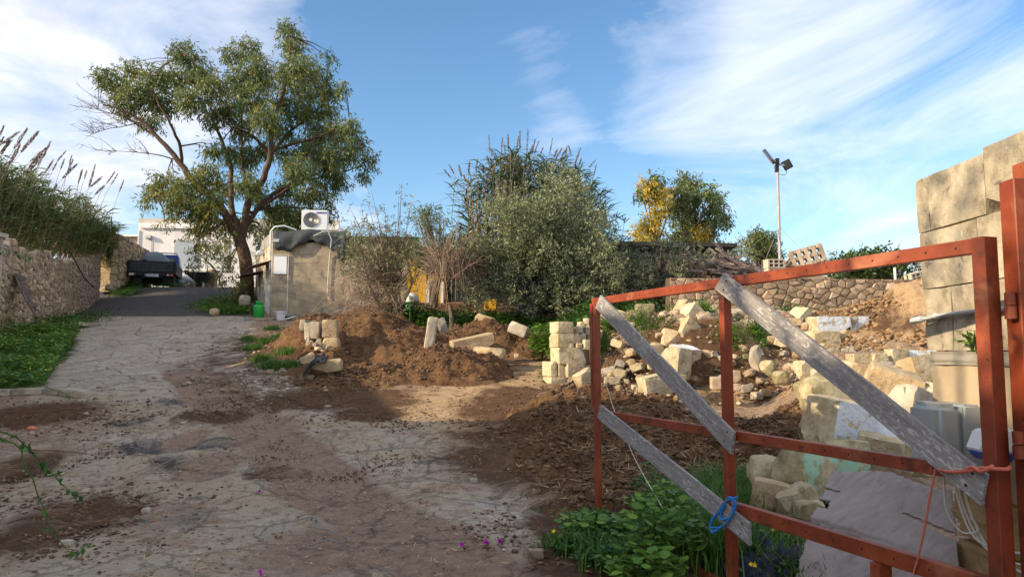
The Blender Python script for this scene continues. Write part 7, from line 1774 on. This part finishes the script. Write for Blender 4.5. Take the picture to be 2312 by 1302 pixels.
rx_left = lambda q: (q[:, 0] < road_x(q[:, 1]) - 2.35) & (q[:, 1] > 12.75)
ground_cover('weeds', 'lush green weeds covering the bank below the field wall', [(-9.4, 13.4, 2.2, .9), (-9.2, 14.8, 1.7, 1.6), (-10.3, 16.6, 1.6, 2.0), (-12.0, 16.0, 2.0, 3.0), (-11.4, 18.6, 1.2, 1.8), (-10.8, 14.2, 2.4, 1.4), (-12.6, 20.0, .7, 1.6)], 20000, 9000, .34, .11, .05, .30, flowers=40, mask=rx_left)
ground_cover('weeds', 'dark weeds along the far foot of the field wall', [(-13.6, 22, .7, 1.6), (-14.3, 24.2, .6, 1.6), (-16.4, 31.0, .5, .8), (-17.2, 32.2, .7, .8), (-16, 33.4, 1.8, .5)], 3600, 1500, .3, .12, .055, .28, ('weed_dark', 'grass'))
ground_cover('weeds', 'green weeds at the foot of the eucalyptus and hut corner', [(-10.6, 27.2, 1.0, .7), (-10.0, 26.6, .6, .4), (-11.6, 28.6, 1.0, 1.0), (-10.9, 29.5, .8, .6)], 3600, 2200, .28, .12, .05, .34, ('weed', 'grass'))
ground_cover('weeds', 'leafy green weeds under the shrubs behind the manure heaps', [(-3.0, 20.2, .8, .6), (-2.2, 19.9, .9, .6), (-1.2, 20.0, .9, .6), (-.3, 19.8, .8, .5), (.7, 19.4, .8, .7), (1.4, 18.2, .9, .9), (1.9, 17.4, .7, .6), (2.6, 18.6, .9, .6), (2.4, 16.6, .8, .5)], 9000, 2500, .5, .12, .075, .4, ('weed_dark', 'grass'))
ground_cover('grass', 'short grass tufts on the roadside slope', [(c.x, c.y, .22, .22) for c in (hit(600, 775), hit(632, 765), hit(590, 815), hit(645, 798), hit(570, 790), hit(615, 745), hit(655, 830), hit(560, 770), hit(610, 830))] , 0 + 500, 3600, .08, .04, .015, .19, ('grass', 'grass'))
ground_cover('weeds', 'pale green weeds at the foot of the retaining wall', [(5.4, 16.4, .5, .5), (6.3, 16.8, .5, .5), (6.9, 16.6, .4, .4), (4.3, 15.6, .35, .35), (3.4, 14.6, .3, .3), (6.0, 16.0, .4, .3), (7.6, 16.8, .4, .3)], 2600, 1500, .32, .10, .03, .34, ('grass', 'grass'))
ground_cover('weeds', 'small weeds growing in the rubble slope', [(2.35, 13.5, .28, .3), (3.9, 12.9, .3, .3), (4.4, 13.1, .2, .2), (1.6, 13.4, .2, .2), (3.6, 13.8, .22, .2)], 1500, 900, .30, .08, .028, .24, ('weed', 'grass'))
def bush_plant(name, label, c, r, h, n, L, W, mk, cat='plant', group=None, stems=7):
    p = thing(name, label, cat, c, group); sm = MB(); c = Vector(c)
    for _ in range(stems):
        a = rnd.uniform(0, 6.28); e = c + Vector((r * .7 * math.cos(a), r * .7 * math.sin(a), h * rnd.uniform(.5, .95))); sm.tube([c, c.lerp(e, .5) + Vector((0, 0, h * .12)), e], [.007, .006, .003], 4, False)
    sm.build('stems', M['weed_dark'], p)
    u = unit(rng.normal(size=(n, 3))) * (rng.random((n, 1)) ** .45); P0 = np.array(c)[None] + u * [r, r, h * .5] + [0, 0, h * .52]
    a = np.arctan2(u[:, 1], u[:, 0]) + rng.normal(0, .6, n); d = unit(np.stack([np.cos(a), np.sin(a), rng.uniform(-.35, .5, n)], -1)); s = np.stack([-np.sin(a), np.cos(a), rng.normal(0, .3, n)], -1)
    l = (L * rng.uniform(.3, 1.3, n))[:, None]; w = l * (W / L) * rng.uniform(.7, 1.15, (n, 1)) / 2
    V = np.stack([P0, P0 + d * l * .3 + s * w * .95, P0 + d * l * .75 + s * w * .75, P0 + d * l, P0 + d * l * .75 - s * w * .75, P0 + d * l * .3 - s * w * .95], 1)
    V = V.reshape(-1, 3); me = quads_np('leaves', V, np.arange(len(V)).reshape(-1, 6), [M[mk]]); put('leaves', me, p); return p
# weeds about the open gate
g = [(1460, 1190), (1480, 1240), (1500, 1110), (1530, 1280), (1440, 1280), (1475, 1075)]
bush_plant('mallow_plant', 'tall broad leaved green weed in front of the gate between its posts', hit(1490, 1290), .30, .60, 620, .075, .06, 'weed')
bush_plant('mallow_plant', 'low broad leaved green plant at the bottom edge by the gate foot', hit(1455, 1330), .24, .30, 300, .08, .075, 'weed')
bush_plant('nettle_plant', 'feathery light green weed rising behind the lowest plank', hit(1478, 1150), .20, .46, 520, .055, .024, 'grass')
bush_plant('leafy_plant', 'bushy green weed in the middle of the gate opening', hit(1500, 1210), .26, .46, 480, .085, .06, 'weed')
bush_plant('leafy_plant', 'small round leaved plant with yellow flowers left of the gate foot', hit(1320, 1215), .20, .22, 170, .075, .065, 'weed')
bush_plant('leafy_plant', 'small leafy plant at the foot of the far gate stile', hit(1400, 1230), .18, .20, 150, .08, .07, 'weed')
bush_plant('leafy_plant', 'tuft of green plant below the middle of the gate', hit(1400, 1285), .18, .16, 160, .07, .05, 'weed_dark')
gc = [hit(1600, 1200), hit(1560, 1180), hit(1640, 1180), hit(1620, 1250), hit(1560, 1250), hit(1660, 1290), hit(1590, 1150), hit(1650, 1130)]
xy = gauss_xy([(c.x, c.y, .30, .34) for c in gc], 5200)
o = leaf_obj('grass', [(blades(xy, .42, .008, .55), 0)], [M['grass']]); tag(o, 'long bright green grass growing through the gate', kind='stuff')
gc = [hit(1690, 1290), hit(1760, 1320), hit(1700, 1240), hit(1820, 1330), hit(1900, 1340), hit(1740, 1250)]
ground_cover('weeds', 'fine leaved weeds with yellow flowers before the plywood', [(c.x, c.y, .22, .22) for c in gc], 3400, 2600, .22, .06, .018, .30, ('weed', 'grass'), flowers=16)
gc = [hit(1310, 1240), hit(1380, 1270), hit(1450, 1270), hit(1340, 1190), hit(1420, 1225), hit(1520, 1270)]
ground_cover('weeds', 'low weeds around the foot of the open gate', [(c.x, c.y, .25, .22) for c in gc], 2600, 2200, .12, .06, .03, .18, ('weed_dark', 'grass'), flowers=6)
for i, (px, py, hh_) in enumerate(((2005, 1290, .42), (1990, 1230, .36), (1960, 1290, .3), (2120, 1310, .34))):
    c = hit(px, py + 60); p = thing('mustard_stalk', ['tall wild mustard stalk with yellow flower in front of the plywood', 'thin seeding stalk in front of the plywood split', 'shorter branching weed stalk before the plywood', 'dry forked stalk beside the pillar foot'][i], 'plant', c, 'thin weed stalks before the plywood')
    sm = MB(); top = c + Vector((rnd.uniform(-.05, .05), 0, hh_)); sm.tube([c, c.lerp(top, .5) + Vector((.01, 0, 0)), top], [.004, .003, .002], 4, False)
    for _ in range(12):
        b_ = c.lerp(top, rnd.uniform(.3, .95)); sm.tube([b_, b_ + Vector((rnd.uniform(-.06, .06), rnd.uniform(-.05, .05), rnd.uniform(.03, .08)))], [.002, .0012], 3, False)
    sm.build('stem', M['weed_dark'], p)
    if i != 3: leaf_obj('flower', [(leaf_quads(np.repeat(np.array(top)[None], 8, 0), unit(rng.normal(size=(8, 3))), np.full(8, .016), np.full(8, .014)), 0)], [M['yellow_flower']], p)
for i, (px, py, s_) in enumerate(((1222, 790, 1.0), (1238, 740, .7))):
    c = Vector(((.66, 16.1, gz(.66, 16.1)), (1.0, 15.2, gz(1.0, 15.2)))[i]); bush_plant('green_bush', ['rounded bright green weed bush left of the ruined wall', 'green weed bush behind the top of the ruined wall'][i], c, .32 * s_, .85 * s_, 900, .10, .07, 'weed', 'bush')
bush_plant('wall_weed', 'small green weed growing at the foot of the ruined wall', hit(1230, 862), .12, .28, 90, .08, .06, 'grass')
bush_plant('wall_weed', 'green weed growing behind the gate stile on the ruined wall', at(1372, 752, 13.6), .24, .34, 220, .10, .08, 'weed')
bush_plant('grass_tuft', 'dense green tuft hanging over the leaning blocks', at(1505, 762, 13.5), .28, .40, 900, .09, .02, 'weed')
bush_plant('wall_weed', 'small green weed rooted in the pillar face', (2.57, 4.10, 1.60), .055, .13, 60, .045, .03, 'weed')
# bougainvillea shoots reaching in from the left
bg_b = Vector((-3.5, 3.3, 0)); bgv = thing('bougainvillea', 'thorny arching bougainvillea shoots reaching in at the left edge', 'shrub', bg_b)
sh_ = [[bg_b, Vector((-3.3, 3.6, 1.25)), at(0, 975, 4.2), at(70, 1022, 4.4), at(112, 1062, 4.5), at(150, 1102, 4.6), at(172, 1118, 4.6)], [bg_b, Vector((-3.2, 3.5, 1.1)), at(0, 990, 3.9), at(62, 1062, 4.0), at(100, 1150, 4.1), at(120, 1205, 4.15), at(165, 1240, 4.3), at(205, 1226, 4.4)], [bg_b, Vector((-3.9, 4.2, 1.7)), at(0, 832, 5.2), at(80, 862, 5.6), at(150, 892, 5.8), at(190, 914, 6.0)], [bg_b, Vector((-4.0, 4.0, 2.0)), at(-40, 550, 5.0), at(0, 568, 5.2), at(40, 575, 5.3), at(66, 590, 5.4)], [bg_b, Vector((-4.0, 3.6, 1.6)), at(-120, 700, 4.6), at(-30, 720, 5), at(40, 745, 5.4)]]
ch = []
for i, s_ in enumerate(sh_):
    cvp = curvy(s_, rnd, .006); MB().tube(cvp, list(np.linspace(.006, .002, len(cvp))), 5, False).build('shoot', M['weed_dark'] if i < 3 else M['twig'], bgv, True, 70)
    pp = np.array([list(p) for p in cvp[6:]]); n = (50, 14, 4, 26, 2)[i]
    if n:
        j = rng.integers(0, len(pp), n); P0 = pp[j] + rng.normal(0, .006, (n, 3)); d = unit(rng.normal(size=(n, 3)) + [0, 0, -.5]); ch.append((leaf_quads(P0, d, rng.uniform(.03, .06, n), rng.uniform(.022, .036, n)), 0))
leaf_obj('leaves', ch, [M['weed_dark']], bgv)
# small litter on the track
for i, (px, py) in enumerate(((585, 1113), (1097, 1229), (1127, 1226), (588, 1296), (1355, 1262), (1045, 1235), (1612, 1003))):
    c = hit(px, py) + Z1 * .015; n = 7
    o = leaf_obj('fallen_bract', [(leaf_quads(np.repeat(np.array(c)[None], n, 0), unit(rng.normal(size=(n, 3)) * [1, 1, .5] + [0, 0, .25]), np.full(n, .032), np.full(n, .030)), 0)], [M['magenta']])
    tag(o, ['magenta bract lying beside the dark patch at mid track', 'left magenta bract of the pair near the gate foot', 'right magenta bract of the pair near the gate foot', 'magenta bract at the lower edge of the track', 'magenta bract among the low weeds by the gate foot', 'small magenta bract left of the pair near the gate', 'tiny purple bract on the manure heap behind the gate'][i], 'petal', 'fallen magenta bracts')
c = hit(70, 970); crumple('orange_wrapper', (c.x, c.y), .07, .045, .05, M['orange_wrap'], 'crumpled orange wrapper lying on the dark soil at the left', 'litter', 9, 14)
hp_ = lambda px, py: hit(px, py) + Z1 * .022
rope('frayed_rope', 'frayed grey cord lying in a loose loop on the track', [hp_(*q) for q in ((660, 1182), (700, 1172), (718, 1180), (708, 1194), (735, 1200), (765, 1212), (788, 1222), (768, 1230), (740, 1224), (700, 1236))], .007, M['grey_rope'], 'rope', 5)
for i, (a, b_, r_) in enumerate((((60, 1018), (195, 1026), .012), ((250, 1110), (410, 1030), .005), ((1180, 1160), (1240, 1130), .006), ((930, 1120), (985, 1112), .005))):
    p0, p1 = hp_(*a), hp_(*b_); o = MB().tube(curvy([p0, p0.lerp(p1, .5) + Vector((0, .03, .01)), p1], rnd, .006), r_, 5).build('stick', M['twig'], None, True); tag(o, ['longest dry stick lying on the track at the left', 'thin dry stem lying across the dark patch', 'thin stick near the gate foot', 'small stick on the tyre track'][i], 'stick')
for i, (px, py, s_) in enumerate(((1210, 1255, .09), (1070, 1088, .07), (960, 1110, .07), (150, 1230, .07), (850, 1035, .05), (330, 1155, .06), (610, 840, .09), (950, 1155, .05))):
    c = hit(px, py); o = put('loose_stone', rock_mesh(400 + i, 'worn', (s_ * 1.3, s_, s_ * .8), M[('wall_pink', 'lime_grey')[i % 2]], 4, 2, .05), None, c + Z1 * s_ * .2); tag(o, ['pinkish loose stone on the track near the gate foot', 'pale loose stone right of the tyre track', 'small pale stone close to the middle of the track', 'small stone in the dark soil at the lower left', 'tiny pale stone where the path joins the track', 'small dark stone on the left side of the track', 'orange stone on the roadside slope', 'flat pale stone on the tyre track'][i], 'stone')

# unseen house, wall and tree, added left of the view to shade the foreground
nh = thing('added_shade_house', 'unseen limestone house added left of the view to shade the foreground', 'house', (-9, -3, 0))
MB().box((-11.9, -1.8, 2.8), (5.5, 15.0, 6.0)).build('wall', M['lime_grey'], nh); MB().box((-11.9, -1.8, 5.9), (5.8, 15.3, .2)).build('roof', M['lime_grey'], nh)
MB().box((-9.14, 1.0, 1.1), (.08, 1.1, 2.2)).build('door', M['shutter'], nh); MB().box((-9.14, -2.0, 1.7), (.08, 1.2, 1.3)).build('window', M['glass'], nh)
gwl = thing('added_shade_wall', 'unseen plain wall added beyond the house to shade the track', 'wall', (-9.6, 9.5, 0))  # out of view, added only to shade the track
MB().box((-9.6, 9.6, 1.8), (.4, 7.6, 3.8)).build('wall', M['lime_grey'], gwl); MB().box((-9.6, 9.6, 3.72), (.5, 7.7, .08)).build('coping', M['lime_grey'], gwl)
stt = thing('added_shade_tree', 'unseen open leafy tree added to dapple the pillar with shade', 'tree', (-7.4, .4, 0))  # out of view, added to throw dappled shade on pillar and gate
MB().tube(curvy([Vector((-7.4, .4, -.1)), Vector((-7.3, .5, 2.5)), Vector((-7.1, .6, 5.0))], rnd, .03), [.16] * 5 + [.11] * 4, 8).build('trunk', M['bark_grey'], stt, True, 70)
ch = []; bq = MB()
for _ in range(13):
    c = Vector((-7.2 + rnd.gauss(0, 1.0), .7 + rnd.gauss(0, 1.5), 6.0 + rnd.gauss(0, .8))); bq.tube([Vector((-7.1, .6, 4.6)), c], [.04, .01], 4, False); ch.append((clump_leaves(c, .36, 54, .14, .06, .2, 9, .3), 0))
bq.build('branches', M['bark_grey'], stt)['kind'] = 'stuff'; leaf_obj('crown', ch, [M['tree_green']], stt)['kind'] = 'stuff'
